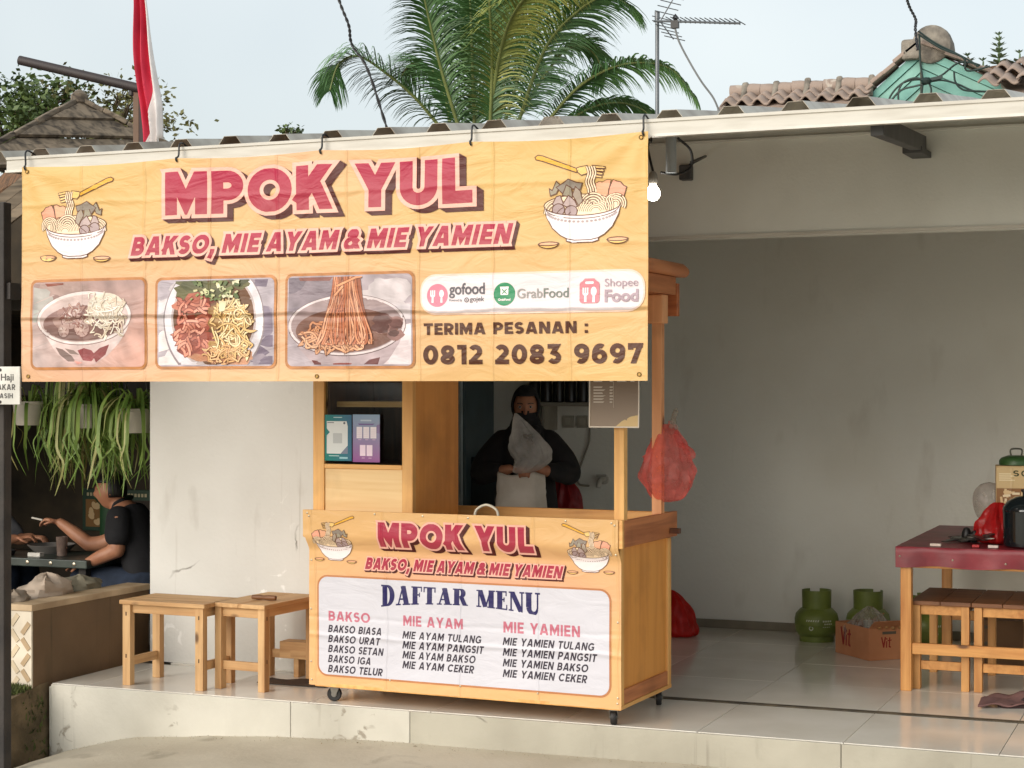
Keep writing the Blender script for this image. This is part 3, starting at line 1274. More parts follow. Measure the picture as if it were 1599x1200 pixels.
for q, x0 in enumerate([-5.4 + .75 * j for j in range(9)]):
    b = sheet(x0, 3, 6.668 + .006 * fbm(q * 3.1), 11.3)
    o = b.build('roof_sheet', M_zinc, shop, solid=.002)
    o.location = (-shop.location.x + .003 * (q % 2), -shop.location.y, .0025 * (q % 2))
gut = MB()
pr = [(6.640, 2.538), (6.632, 2.538), (6.632, 2.549), (6.640, 2.551), (6.641, 2.594), (6.635, 2.597), (6.635, 2.609), (6.662, 2.609), (6.662, 2.538)]
gut.prism(pr, lambda a, b, t: (t, a, b), -5.19, 1.2)
o = gut.build('gutter', M_steel, shop)
o.location = -shop.location
fl = MB()
fl.box(-5.19, 1.2, 6.628, 6.631, 2.538, 2.549)
o = fl.build('gutter_lip', mat('bright metal lip', L(222, 218, 208), .35), shop)
o.location = -shop.location
for xr in (-3.9, -1.27, .6):
    r_ = MB()
    r_.bar((xr + .05, 6.72, 2.545), (xr - .06, 8.47, 2.705), .05, .075)
    r_.bar((xr - .058, 8.20, 2.645), (xr - .06, 8.492, 2.655), .09, .03)
    o = r_.build('rafter', M_dark_steel, shop, bevel=.003)
    o.location = -shop.location

# hanging lamp under the eave, with its conduit and junction box
conduit = empty('conduit_drop', (-2.3, 7.6, 2.75), label='pale grey pipe hanging under the eave with a looped black cable', cat='pipe')
b = MB()
b.tube([(0, 0, .0), (0, 0, -.235)], .024, 14)
b.build('pipe', mat('grey conduit', L(168, 176, 182), .5), conduit, smooth=True)
b = MB()
b.tube(spline([(.03, 0, -.08), (.075, .05, -.13), (.07, .08, -.2), (.02, .03, -.238), (-.05, .0, -.23)], 8), .006, 8)
b.tube(spline([(.07, .08, -.18), (.02, .5, -.10), (-.16, .85, -.09)], 6), .006, 8)
b.build('cable', M_black, conduit, smooth=True)
junction = MB()
junction.box(-2.515, -2.455, 8.44, 8.497, 2.585, 2.66)
tag(junction.build('junction_box', M_dark_steel, bevel=.006), 'small dark box fixed high on the white wall beside the grey pipe', 'box')
lamp = empty('bulb_lamp', (-2.385, 7.6, 2.426), label='lit round white bulb hanging at the right edge of the big banner', cat='lamp')
b = MB()
b.lathe([(.001, -.034), (.018, -.029), (.029, -.016), (.033, 0), (.029, .016), (.018, .031), (.013, .042)], n=20)
m, n_, l_, p_ = nodes_of('lit bulb')
p_.inputs['Emission Color'].default_value = (1, .93, .82, 1)
p_.inputs['Emission Strength'].default_value = 18
b.build('bulb', m, lamp, smooth=True)
b = MB()
b.lathe([(.016, .043), (.02, .05), (.02, .085), (.010, .1)], n=16)
b.build('lamp_holder', mat('lamp holder', L(150, 146, 138), .6), lamp, smooth=True)
b = MB()
b.tube(spline([(0, 0, .1), (-.015, 0, .16), (-.03, .02, .22), (-.02, .05, .31)], 6), .006, 8)
b.build('flex', M_black, lamp, smooth=True)


# ================================================================ THE LARGE BANNER
BX, BY, BZ = -5.073, 6.600, 1.578
BW, BH = 2.983, 0.977
banner = empty('banner', (BX, BY, BZ), label='large yellow printed banner hung from the gutter above the noodle cart', cat='banner')
TIES = [.018, .825, 1.533, 2.223, 2.962]


def bump1(x, c, w):
    return math.exp(-((x - c) / w) ** 2)


def banner_pt(u, v, lift=0.0):
    t = v / BH
    # sag of the top edge between ties
    ph = 0
    for a, b in zip(TIES, TIES[1:]):
        if a <= u <= b:
            ph = math.sin(PI * (u - a) / (b - a))
    sag = -.012 * ph * max(0, t) ** 6
    d = .010 * math.sin(u * 2.3 + .4) * (1 - t * .6) + .006 * fbm(u * 1.3, v * 1.7, 4.0)
    # tension folds that fan out of the upper corners and the ties
    for i, c in enumerate(TIES):
        du, dv = u - c, BH - v
        r = math.hypot(du, dv)
        a = math.atan2(dv, abs(du) + 1e-6)
        d += (.0065 if i in (0, 4) else .004) * math.sin(a * (8 if i in (0, 4) else 6) + i) * math.exp(-r / .42) * min(1, r / .25)
    d += .004 * bump1(v, .285, .05)
    # lower edge curls a little
    d += -.012 * max(0, .08 - v) * 6 * math.sin(u * 3 + 1)
    return Vector((u, -lift - d, v + sag))


PM = print_mat('banner print', [(.292, .6), (.275, -.45), (.80, .25), (.545, .2)], .3315, crumple=.30)

YEL, ORG, PCH = L(212, 174, 106), L(213, 171, 120), L(218, 170, 148)


def back_col(u, v):
    f = .55 * math.exp(-((u - 1.2) / .9) ** 2 - ((v - .25) / .35) ** 2) + .65 * math.exp(-((u - .25) / .5) ** 2 - ((v - .12) / .3) ** 2) + .5 * math.exp(-((u - 1.4) / .6) ** 2 - ((v - .98) / .25) ** 2)
    f = min(1, f)
    g = min(1, .75 * math.exp(-((v - .3) / .4) ** 2))
    a = [YEL[i] + (ORG[i] - YEL[i]) * g for i in range(3)]
    return tuple(a[i] + (PCH[i] - a[i]) * f for i in range(3)) + (1,)


b = MB()
NU, NV = 200, 70
b.grid(lambda s, t: banner_pt(s * BW, t * BH), NU, NV)
sheet_o = b.build('sheet', PM, banner, smooth=True, fix=False)
at = sheet_o.data.color_attributes.new('Col', 'FLOAT_COLOR', 'POINT')
vals = []
for j in range(NV + 1):
    for i in range(NU + 1):
        vals += list(back_col(i / NU * BW, j / NV * BH))
at.data.foreach_set('color', vals)

L0 = .0030
a = Art()
a.lift = L0
gloss_title(a, 'MPOK YUL', .770, .728, .190, 1.462, .275, edge=.0165, drop=(.030, -.018), gap=.10, space=.30)
a.build('title_lettering', PM, banner_pt, banner, step=.022)
a = Art()
a.lift = L0
gloss_title(a, 'BAKSO, MIE AYAM & MIE YAMIEN', .592, .556, .082, 1.80, .255, slant=.26, edge=.0115, drop=(.013, -.014), gap=.14, space=.20, n=4)
a.build('subtitle_lettering', PM, banner_pt, banner, step=.025)

for nm, x, y, fl in (('noodle_bowl_drawing', .085, .532, True), ('noodle_bowl_drawing', 2.497, .530, False)):
    a = Art()
    a.lift = L0
    bowl_icon(a, x, y, .425, flip=fl, ws=.8)
    a.build(nm, PM, banner_pt, banner)

# phone lines
BRN = L(76, 38, 18)
a = Art()
a.lift = L0
a.text('TERIMA PESANAN :', 2.012, .190, .048, .722, .235, BRN, gap=.13)
a.build('order_lettering', PM, banner_pt, banner, step=.03)
a = Art()
a.lift = L0
a.text('0812 2083 9697', 2.008, .068, .080, .955, .235, BRN, gap=.13, space=.36)
a.build('phone_number', PM, banner_pt, banner, step=.03)

# delivery logos on the pale pill
PNK, GRY, GRN = L(206, 122, 142), L(96, 92, 98), L(50, 134, 92)
WHT = L(242, 230, 230)
a = Art()
a.lift = L0
a.rrect(1.996, 2.972, .272, .440, .07, L(232, 202, 184))
a.lift += .0006
a.rrect(2.003, 2.966, .279, .432, .064, L(224, 212, 214))
a.lift += .0006


def fork(a, x, y, s, c):
    a.poly([(x - .09 * s, y - .5 * s), (x + .09 * s, y - .5 * s), (x + .07 * s, y - .02 * s), (x - .07 * s, y - .02 * s)], c)
    a.poly(arc(x, y + .05 * s, .2 * s, .16 * s, 180, 360, 10), c)
    for k in (-1, 0, 1):
        a.poly([(x + (k * .15 - .05) * s, y + .04 * s), (x + (k * .15 + .05) * s, y + .04 * s), (x + (k * .15 + .05) * s, y + .42 * s), (x + (k * .15 - .05) * s, y + .42 * s)], c)


def spoon(a, x, y, s, c):
    a.poly([(x - .09 * s, y - .5 * s), (x + .09 * s, y - .5 * s), (x + .06 * s, y), (x - .06 * s, y)], c)
    a.ellipse(x, y + .16 * s, .19 * s, .28 * s, c, 18)


a.ellipse(2.075, .352, .0475, .0475, PNK, 32)
a.lift += .0006
fork(a, 2.054, .350, .056, WHT)
spoon(a, 2.094, .350, .056, WHT)
a.font('gofood', 2.128, .355, .064, GRY, .0016, .160)
a.font('Powered by', 2.129, .326, .016, GRY, .0, .058)
a.stroke(arc(2.207, .331, .0085, .0085, 0, 360, 18)[:-1], .004, GRY, True)
a.ellipse(2.207, .331, .003, .003, GRY, 10)
a.font('gojek', 2.222, .325, .028, GRY, .0003, .064)
a.ellipse(2.374, .352, .047, .047, GRN, 32)
a.lift += .0006
a.rrect(2.357, 2.391, .348, .377, .004, WHT)
a.poly([(2.357, .372), (2.391, .372), (2.394, .382), (2.354, .382)], WHT)
a.lift += .0005
a.stroke([(2.364, .353), (2.384, .371)], .004, GRN)
a.stroke([(2.384, .353), (2.364, .371)], .004, GRN)
a.font('GrabFood', 2.347, .325, .013, WHT, .0004, .054)
GG = L(150, 146, 142)
a.font('Grab', 2.430, .334, .054, GG, .0006, .110)
a.font('Food', 2.545, .334, .054, L(112, 120, 112), .0006, .108)
P2 = L(206, 128, 138)
a.rrect(2.700, 2.784, .308, .395, .014, P2)
a.poly([(2.712, .395), (2.772, .395), (2.762, .406), (2.722, .406)], P2)
a.lift += .0005
a.rrect(2.724, 2.760, .384, .394, .004, WHT)
fork(a, 2.725, .344, .062, WHT)
spoon(a, 2.760, .344, .066, WHT)
GP = L(168, 146, 156)
a.font('Shopee', 2.806, .373, .044, GP, .0, .138)
a.font('Food', 2.806, .313, .066, GP, .0022, .140)
a.build('delivery_logos', PM, banner_pt, banner, step=.02)


# three food pictures
def frame_pic(x0, x1, y0, y1):
    a = Art()
    a.lift = L0
    a.rrect(x0, x1, y0, y1, .032, L(190, 128, 76))
    a.lift += .0006
    return a, (x0 + .012, x1 - .012, y0 + .012, y1 - .012)


def blotch(a, x0, x1, y0, y1, cs, n, seed, r=.10):
    rr = random.Random(seed)
    for _ in range(n):
        cx, cy = rr.uniform(x0, x1), rr.uniform(y0, y1)
        q = rr.uniform(.5, 1.2) * r
        pts = []
        for i in range(14):
            t = 2 * PI * i / 14
            k = q * rr.uniform(.75, 1.15)
            pts.append((cx + k * 1.3 * math.cos(t), cy + k * .7 * math.sin(t)))
        a.poly(pts, rr.choice(cs), up=False)
        a.lift += .00002


def noodle(a, rr, cx, cy, rx, ry, w, c, dk, n=7):
    pts = []
    x, y = cx + rr.uniform(-rx, rx), cy + rr.uniform(-ry, ry)
    d0 = rr.uniform(0, 2 * PI)
    bend = rr.uniform(-.9, .9)
    for i in range(n):
        pts.append((x, y, 0))
        d0 += bend + rr.uniform(-.3, .3)
        st = rr.uniform(.6, 1.1) * .022
        x += math.cos(d0) * st
        y += math.sin(d0) * st
        if ((x - cx) / rx) ** 2 + ((y - cy) / ry) ** 2 > 1.1:
            d0 = math.atan2(cy - y, cx - x) + rr.uniform(-.5, .5)
    q = [(p.x, p.y) for p in spline(pts, 3)]
    a.stroke(q, w * 1.5, dk)
    a.stroke(q, w, c)


def rounded(a, x0, x1, y0, y1, r, c):
    a.rrect(x0, x1, y0, y1, r, c)


rr = random.Random(3)
# 1: meatball bowl
a, bx = frame_pic(.053, .676, .053, .461)


def pic1_bg(u, v):
    f = max(0, min(1, (u - .05) / .62))
    g_ = max(0, min(1, (v - .05) / .4))
    A = L(204, 184, 180)
    B = L(220, 166, 148)
    C = L(176, 146, 140)
    c = [A[i] + (B[i] - A[i]) * f for i in range(3)]
    return tuple(c[i] + (C[i] - c[i]) * g_ for i in range(3)) + (1,)


a.rrect(bx[0], bx[1], bx[2], bx[3], .024, pic1_bg)
a.clip = (bx[0] + .006, bx[1] - .006, bx[2] + .006, bx[3] - .006)
blotch(a, bx[0], bx[0] + .3, bx[3] - .10, bx[3], [L(160, 132, 126), L(176, 148, 140), L(146, 118, 112)], 10, 1, .06)
blotch(a, bx[0], bx[0] + .05, bx[2] + .2, bx[3] - .05, [L(190, 190, 182), L(176, 170, 164)], 5, 2, .05)
a.poly([(bx[0] + .06, bx[3]), (bx[0] + .08, bx[3] - .02), (bx[0] + .17, bx[3] - .014), (bx[0] + .17, bx[3])], L(140, 78, 62))
for k in range(5):
    a.stroke([(bx[0], .15 + .05 * k), (bx[0] + .12, .19 + .05 * k)], .004, L(190, 170, 164))
C1 = (.355, .285)
body = [(C1[0] - .245, C1[1] - .02)] + [(C1[0] - .245 + .10 * t + .02 * t * t, C1[1] - .02 - .20 * t) for t in (.3, .6, 1.0)] + [(C1[0] + .10, C1[1] - .225), (C1[0] + .15, C1[1] - .18), (C1[0] + .215, C1[1] - .08), (C1[0] + .255, C1[1] - .01)]
body = [(.105, .265), (.14, .20), (.19, .135), (.25, .085), (.33, .068), (.40, .075), (.47, .115), (.53, .17), (.575, .23), (.592, .28)]
a.poly(body, lambda u, v: tuple(L(236, 220, 216)[i] + (L(196, 160, 154)[i] - L(236, 220, 216)[i]) * max(0, min(1, (.22 - v) / .16)) for i in range(3)) + (1,))
for pts, c in (([(.19, .155), (.23, .145), (.28, .115), (.30, .09), (.26, .09), (.215, .12)], L(126, 104, 98)), ([(.24, .15), (.29, .14), (.32, .12), (.27, .125)], L(140, 118, 110)),
               ([(.31, .14), (.345, .15), (.385, .14), (.41, .115), (.385, .09), (.34, .095)], L(146, 70, 72)), ([(.39, .12), (.43, .15), (.48, .165), (.46, .12), (.41, .085)], L(134, 66, 66)), ([(.29, .095), (.34, .085), (.31, .075)], L(224, 160, 150))):
    a.poly(pts, c)
a.ellipse(.345, .284, .255, .121, L(150, 122, 118), 40, .05)
a.ellipse(.345, .285, .252, .118, L(238, 224, 220), 40, .05)
a.ellipse(.345, .283, .238, .106, lambda u, v: tuple(x * (1.05 - .9 * max(0, .40 - v) * 1.2) for x in L(214, 190, 184)[:3]) + (1,), 40, .05)
a.ellipse(.340, .262, .215, .080, lambda u, v: tuple(x * (.62 + 2.2 * max(0, v - .19)) for x in L(158, 120, 112)[:3]) + (1,), 36, .03)
blotch(a, .2, .4, .25, .32, [L(176, 142, 132), L(160, 124, 116), L(196, 164, 152)], 14, 5, .035)
for cx, cy, r in ((.275, .278, .048), (.335, .235, .040), (.235, .225, .030), (.315, .31, .030)):
    a.ellipse(cx, cy, r * 1.08, r * 1.02, L(120, 84, 78), 22)
    a.ellipse(cx, cy + .003, r, r * .93, L(190, 158, 150), 22)
    a.ellipse(cx - r * .15, cy + r * .22, r * .68, r * .55, L(206, 178, 168), 16)
    a.ellipse(cx - r * .25, cy + r * .38, r * .34, r * .24, L(232, 212, 204), 14)
    for k in range(5):
        q = k * 1.3 + r * 90
        a.stroke([(cx + r * .35 * math.cos(q), cy + r * .3 * math.sin(q)), (cx + r * .85 * math.cos(q + .3), cy + r * .75 * math.sin(q + .3))], .004, L(150, 112, 104))
for _ in range(26):
    noodle(a, rr, .30, .30, .07, .045, .005, rr.choice([L(176, 136, 124), L(150, 104, 94), L(200, 168, 154)]), L(110, 72, 66), 4)
a.ellipse(.465, .335, .095, .060, L(232, 218, 200), 24)
for _ in range(95):
    noodle(a, rr, .465, .315 if rr.random() < .6 else .255, .095, .055, .0045, rr.choice([L(244, 234, 216), L(236, 220, 196), L(226, 206, 184), L(248, 240, 226)]), L(186, 160, 140), 4)
for x_, y_ in ((.40, .395), (.45, .40), (.40, .375)):
    a.stroke([(x_, y_ - .03), (x_ + .01, y_)], .006, L(240, 228, 210))
a.clip = None
a.shade = (.26, 16)
a.build('meatball_soup_picture', PM, banner_pt, banner, step=.0125)

# 2: chicken noodles from above
a, bx = frame_pic(.719, 1.323, .054, .456)
a.rrect(bx[0], bx[1], bx[2], bx[3], .024, L(186, 174, 182))
a.clip = (bx[0] + .006, bx[1] - .006, bx[2] + .006, bx[3] - .006)
blotch(a, bx[1] - .16, bx[1], bx[2], bx[3], [L(140, 126, 142), L(158, 144, 156), L(124, 110, 128)], 14, 11, .07)
blotch(a, bx[0], bx[0] + .14, bx[2], bx[3], [L(228, 218, 220), L(204, 194, 196), L(236, 224, 222)], 12, 12, .07)
CX, CY = 1.015, .262
a.ellipse(CX, CY, .252, .264, L(150, 136, 140), 48)
a.ellipse(CX, CY + .004, .246, .256, lambda u, v: tuple(x * (.82 + .5 * abs(u - CX) / .25) for x in L(212, 204, 208)[:3]) + (1,), 48)
a.ellipse(CX, CY + .01, .212, .215, L(196, 180, 178), 44)
a.ellipse(CX, CY + .012, .202, .203, L(112, 76, 52), 44)
blotch(a, .86, 1.17, .08, .14, [L(206, 150, 118), L(190, 130, 96)], 8, 13, .05)
blotch(a, .88, 1.15, .38, .45, [L(92, 92, 60), L(108, 104, 66), L(76, 78, 48)], 16, 14, .05)
blotch(a, .83, 1.02, .13, .36, [L(150, 74, 58), L(176, 98, 78), L(130, 58, 44), L(196, 118, 96)], 34, 15, .035)
for _ in range(46):
    noodle(a, rr, .915, .24, .09, .12, .011, rr.choice([L(222, 146, 122), L(196, 112, 92), L(206, 128, 104), L(232, 162, 138)]), L(124, 50, 40), 4)
blotch(a, 1.03, 1.17, .13, .32, [L(150, 110, 62), L(172, 132, 78)], 20, 16, .035)
for _ in range(75):
    noodle(a, rr, 1.105, .225, .095, .115, .0065, rr.choice([L(244, 212, 152), L(236, 196, 132), L(250, 226, 176), L(226, 180, 116)]), L(120, 84, 44), 8)
for _ in range(14):
    noodle(a, rr, 1.06, .115, .12, .02, .006, rr.choice([L(238, 196, 142), L(226, 176, 120)]), L(150, 96, 60), 6)
for _ in range(40):
    cx, cy = rr.uniform(.90, 1.15), rr.uniform(.345, .445)
    q = rr.uniform(.006, .014)
    t = rr.uniform(0, PI)
    c = rr.choice([L(126, 138, 86), L(160, 168, 108), L(94, 112, 66), L(214, 208, 160), L(234, 226, 190)])
    a.poly([(cx + q * math.cos(t + s) * w_, cy + q * math.sin(t + s)) for s, w_ in ((.5, 1.4), (2.6, 1.4), (3.7, 1.4), (5.7, 1.4))], c)
for cx, cy in ((.985, .385), (1.06, .40), (1.09, .375)):
    a.stroke(arc(cx, cy, .010, .010, 0, 360, 14)[:-1], .005, L(196, 200, 150), True)
a.poly([(1.05, .30), (1.075, .305), (1.085, .345), (1.045, .35)], L(236, 220, 178))
a.clip = None
a.shade = (.26, 16)
a.build('chicken_noodle_picture', PM, banner_pt, banner, step=.0125)

# 3: noodles lifted from a bowl
a, bx = frame_pic(1.364, 1.972, .052, .458)
a.rrect(bx[0], bx[1], bx[2], bx[3], .024, L(176, 162, 168))
a.clip = (bx[0] + .006, bx[1] - .006, bx[2] + .006, bx[3] - .006)
blotch(a, bx[0], bx[0] + .2, .30, .44, [L(122, 110, 120), L(142, 128, 136), L(156, 142, 148)], 14, 21, .07)
blotch(a, bx[1] - .2, bx[1], .28, .44, [L(196, 182, 186), L(178, 164, 170), L(210, 198, 200)], 12, 22, .07)
blotch(a, bx[1] - .16, bx[1], .05, .2, [L(234, 220, 222), L(226, 210, 212)], 8, 23, .07)
a.poly([(bx[0] + .05, bx[3]), (bx[0] + .06, bx[3] - .02), (bx[0] + .2, bx[3] - .022), (bx[0] + .22, bx[3])], L(138, 86, 76))
body = [(1.385, .24), (1.40, .19), (1.44, .13), (1.49, .08), (1.52, .05), (1.80, .05), (1.85, .09), (1.90, .16), (1.92, .21), (1.925, .25)]
a.poly(body, lambda u, v: tuple(x * (.70 + 1.7 * max(0, v - .05)) for x in L(206, 184, 188)[:3]) + (1,))
for pts, c in (([(1.49, .09), (1.53, .085), (1.54, .06), (1.51, .06)], L(110, 58, 56)), ([(1.59, .075), (1.64, .08), (1.68, .075), (1.66, .055), (1.60, .055)], L(140, 66, 56)), ([(1.72, .06), (1.76, .09), (1.81, .10), (1.80, .07), (1.76, .05)], L(104, 60, 60))):
    a.poly(pts, c)
a.ellipse(1.655, .235, .277, .130, L(104, 84, 84), 44, .02)
a.ellipse(1.655, .236, .274, .127, L(226, 210, 210), 44, .02)
a.ellipse(1.655, .236, .262, .118, L(160, 138, 138), 44, .02)
a.ellipse(1.655, .215, .24, .092, L(124, 86, 74), 40, .02)
blotch(a, 1.80, 1.89, .19, .27, [L(120, 84, 80), L(146, 108, 102), L(98, 66, 62), L(170, 134, 126)], 16, 24, .03)
for _ in range(62):
    noodle(a, rr, 1.60, .185, .16, .050, .008, rr.choice([L(228, 168, 128), L(206, 140, 100), L(238, 186, 148)]), L(110, 62, 44), 7)
a.poly([(1.555, .20), (1.58, .33), (1.60, .45), (1.72, .45), (1.735, .33), (1.77, .20)], L(150, 88, 64))
for i in range(46):
    f = rr.random()
    xt = 1.60 + f * .115 + rr.uniform(-.012, .012)
    xb = 1.545 + f * .235 + rr.uniform(-.02, .02)
    q = [(p.x, p.y) for p in spline([(xt, .46, 0), (xt + rr.uniform(-.01, .01), .38, 0), (xb * .5 + xt * .5 + rr.uniform(-.01, .01), .29, 0), (xb, .20 + rr.uniform(-.03, .02), 0), (xb + rr.uniform(-.03, .03), .155, 0)], 4)]
    a.stroke(q, .0115, L(122, 66, 46))
    a.stroke(q, .0075, rr.choice([L(224, 152, 112), L(204, 130, 92), L(236, 172, 134), L(190, 112, 76)]))
for q in ([(1.61, .40), (1.70, .435), (1.73, .44)], [(1.60, .36), (1.64, .40)]):
    a.stroke(q, .013, L(126, 70, 48))
    a.stroke(q, .009, L(232, 164, 122))
a.clip = None
a.shade = (.26, 16)
a.build('lifted_noodle_picture', PM, banner_pt, banner, step=.0125)

M_eyelet = mat('brass eyelet', L(150, 120, 70), .35, metal=.8)
for u, v in ((.036, .024), (1.515, .021), (2.949, .025), (.03, .955), (2.955, .955)):
    p = banner_pt(u, v, .003)
    e = MB()
    e.tube([(p.x + .0075 * math.cos(2 * PI * i / 14), p.y, p.z + .0075 * math.sin(2 * PI * i / 14)) for i in range(14)], .0022, 6, closed=True)
    e.lathe([(.0055, -.0008), (.0055, .0008)], (p.x, p.y + .001, p.z), 12, 'y')
    e.build('eyelet', M_eyelet, banner, smooth=True)
for i, u in enumerate(TIES):
    p = banner_pt(u, BH - .012, 0)
    skew = (-.012, 0, .0, .0, -.004)[i]
    e = MB()
    top = 1.043 if i else 1.05
    e.tube(spline([(p.x + .004, p.y - .004, p.z - .004), (p.x, p.y - .007, p.z + .01), (p.x + skew * .6, .012 + p.y * .2, .99), (p.x + skew, .018, top - .005), (p.x + skew, .05, top + .004), (p.x + skew, .12, top - .03), (p.x, .10, .95), (p.x + .002, .03, .95)], 6), .0042, 7)
    e.build('cable_tie', M_black, banner, smooth=True)


# ================================================================ THE NOODLE CART
PINE_L, PINE_D = L(236, 184, 112), L(214, 152, 82)
ORN_L, ORN_D = L(228, 158, 78), L(216, 144, 66)
W_x = wood('pine along x', PINE_L, PINE_D, 0)
W_y = wood('pine along y', PINE_L, PINE_D, 1)
W_z = wood('pine along z', PINE_L, PINE_D, 2)
O_y = wood('varnished ply along y', ORN_L, ORN_D, 1)
O_z = wood('varnished ply along z', ORN_L, ORN_D, 2)
RED_x = wood('reddish board along x', L(196, 118, 72), L(150, 80, 46), 0)
RED_y = wood('reddish board along y', L(200, 128, 80), L(158, 92, 54), 1)
RED_z = wood('reddish board along z', L(236, 172, 122), L(212, 144, 94), 2)
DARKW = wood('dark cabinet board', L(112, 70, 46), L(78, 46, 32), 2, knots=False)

CA = R(-2.596)
CO = (-4.158, 7.703, 0.0)
cart = empty('noodle_cart', CO, CA, label='pine noodle cart on castors with printed menu front and glass cabinet', cat='food cart')
CW, CD = 1.612, .69


def cbox(name, m, x0, x1, y0, y1, z0, z1, bevel=.003, parent=None):
    b = MB()
    b.box(x0, x1, y0, y1, z0, z1)
    return b.build(name, m, parent or cart, bevel=bevel)


# body: corner posts, side panels with rails, floor, back
for x in (0, CW - .045):
    for y in (.0, CD - .045):
        cbox('corner_post', W_z, x, x + .045, y, y + .045, .085, .815)
cbox('front_board', W_x, .046, CW - .046, .010, .022, .09, .815, 0)
for x0, x1 in ((.012, .024), (CW - .024, CW - .012)):
    cbox('side_panel', O_z, x0, x1, .046, CD - .046, .13, .815, 0)
for x0, x1 in ((.002, .0405), (CW - .0405, CW - .002)):
    cbox('side_rail', RED_y, x0, x1, .046, CD - .046, .098, .165, .003)
cbox('bottom_board', W_y, -.002, CW + .002, -.004, CD, .078, .097)
cbox('back_board', O_z, .046, CW - .046, CD - .024, CD - .012, .10, .815, 0)
# counter tray with raised edge boards that stand proud of the body
cbox('counter_top', W_x, .0, CW, .0, CD, .818, .836)
cbox('front_band', W_x, -.048, CW + .024, -.040, -.016, .818, .950, .004)
cbox('end_band', RED_y, CW + .0, CW + .024, -.014, CD + .02, .822, .945, .004)
cbox('end_band', RED_y, -.048, -.024, -.014, CD + .02, .822, .945, .004)
cbox('back_band', W_x, -.022, CW - .002, CD - .004, CD + .02, .838, .940, .004)
cbox('carry_bar', DARKW, CW + .026, CW + .075, CD - .10, CD - .07, .842, .868, .003)
# castors
M_rubber = mat('black castor tyre', L(34, 32, 32), .6)
M_fork = mat('zinc castor fork', L(150, 146, 140), .35, metal=.8)
for x, y, ang in ((.075, .055, 20), (CW - .055, .055, -75), (CW - .04, CD - .07, -70), (.075, CD - .07, 35)):
    c = empty('castor', (x, y, 0))
    c.parent = cart
    c.rotation_euler = (0, 0, R(ang))
    b = MB()
    b.lathe([(.014, -.013), (.032, -.014), (.036, -.008), (.036, .008), (.032, .014), (.014, .013)], (0, 0, .036), 24, 'y')
    b.build('tyre', M_rubber, c, smooth=True)
    b = MB()
    b.lathe([(.004, -.016), (.014, -.0165), (.0145, .0165), (.004, .016)], (0, 0, .036), 16, 'y')
    b.build('hub', M_fork, c, smooth=True)
    b = MB()
    for s in (-1, 1):
        b.prism([(-.008, .028), (.008, .028), (.024, .064), (.024, .068), (-.018, .068)], lambda a_, z_, t: (a_, t, z_), s * .018, s * .021)
    b.box(-.022, .028, -.0205, .0205, .0685, .0725)
    b.lathe([(.012, .0726), (.012, .0775)], n=12)
    b.build('fork', M_fork, c)
    b = MB()
    b.box(-.03, .03, -.03, .03, .0745, .0778)
    b.build('mounting_plate', M_fork, c)

# uprights and roof, most of it behind the big banner
cbox('upright', W_z, CW - .034, CW + .016, .0, .045, .838, 2.0)
cbox('upright', RED_z, CW - .03, CW + .02, CD - .20, CD - .155, .838, 2.0)
cbox('upright', W_z, -.016, .048, .0, .045, .838, 2.0)
cbox('upright', W_z, .0, .05, CD - .20, CD - .155, .838, 2.0)
cbox('roof_beam', RED_y, CW - .055, CW + .045, -.05, CD - .06, 2.002, 2.09)
cbox('roof_beam', RED_y, -.045, .05, -.05, CD - .06, 2.002, 2.09)
cbox('fascia_board', RED_x, -.04, CW + .05, -.09, -.054, 1.88, 2.06)
cbox('knee_block', RED_z, CW - .05, CW + .034, CD - .22, CD - .14, 1.86, 2.0, .006)
cbox('fascia_board', RED_x, -.04, CW + .05, CD - .058, CD - .02, 1.90, 2.06)
b = MB()
b.prism([(-.16, 2.092), (CD + .02, 2.092), (CD + .09, 2.10), (CD + .09, 2.135), (CD + .04, 2.15), (CD + .0, 2.158), (-.14, 2.158), (-.2, 2.14), (-.2, 2.10)], lambda a_, z_, t: (t, a_, z_), -.05, CW + .05)
b.build('roof', RED_y, cart, bevel=.008)
b = MB()
b.tube([(CW + .052, -.15, 2.125), (CW + .052, CD - .02, 2.125), (CW + .048, CD + .05, 2.12)], [.034, .034, .028], 12)
b.build('roof_edge_moulding', RED_y, cart, smooth=True)

# glass cabinet on the left of the counter
cab = empty('glass_cabinet')
cab.parent = cart


def cabbox(name, m, x0, x1, y0, y1, z0, z1, bevel=.003):
    return cbox(name, m, x0, x1, y0, y1, z0, z1, bevel, cab)


cabbox('stile', W_z, .482, .540, .0, .035, .838, 1.98)
cabbox('lower_panel', wood('pale ply', L(238, 204, 150), L(226, 186, 128), 0), .049, .481, .008, .024, .838, 1.152, 0)
cabbox('rail', W_x, .049, .481, .0, .032, 1.153, 1.176)
cabbox('rail', W_x, .049, .481, .0, .032, 1.93, 1.98)
cabbox('side_board', O_z, .522, .538, .036, .50, .838, 1.98, 0)
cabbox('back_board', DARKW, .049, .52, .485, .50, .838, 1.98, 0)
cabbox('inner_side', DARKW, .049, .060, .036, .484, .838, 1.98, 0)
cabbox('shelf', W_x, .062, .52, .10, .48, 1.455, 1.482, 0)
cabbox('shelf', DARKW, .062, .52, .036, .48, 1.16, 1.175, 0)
gp = MB()
gp.box(.049, .481, .014, .017, 1.177, 1.929)
gp.build('glass_pane', pane('cabinet glass'), cab)
M_screw = mat('small steel screw', L(190, 180, 160), .3, metal=.7)


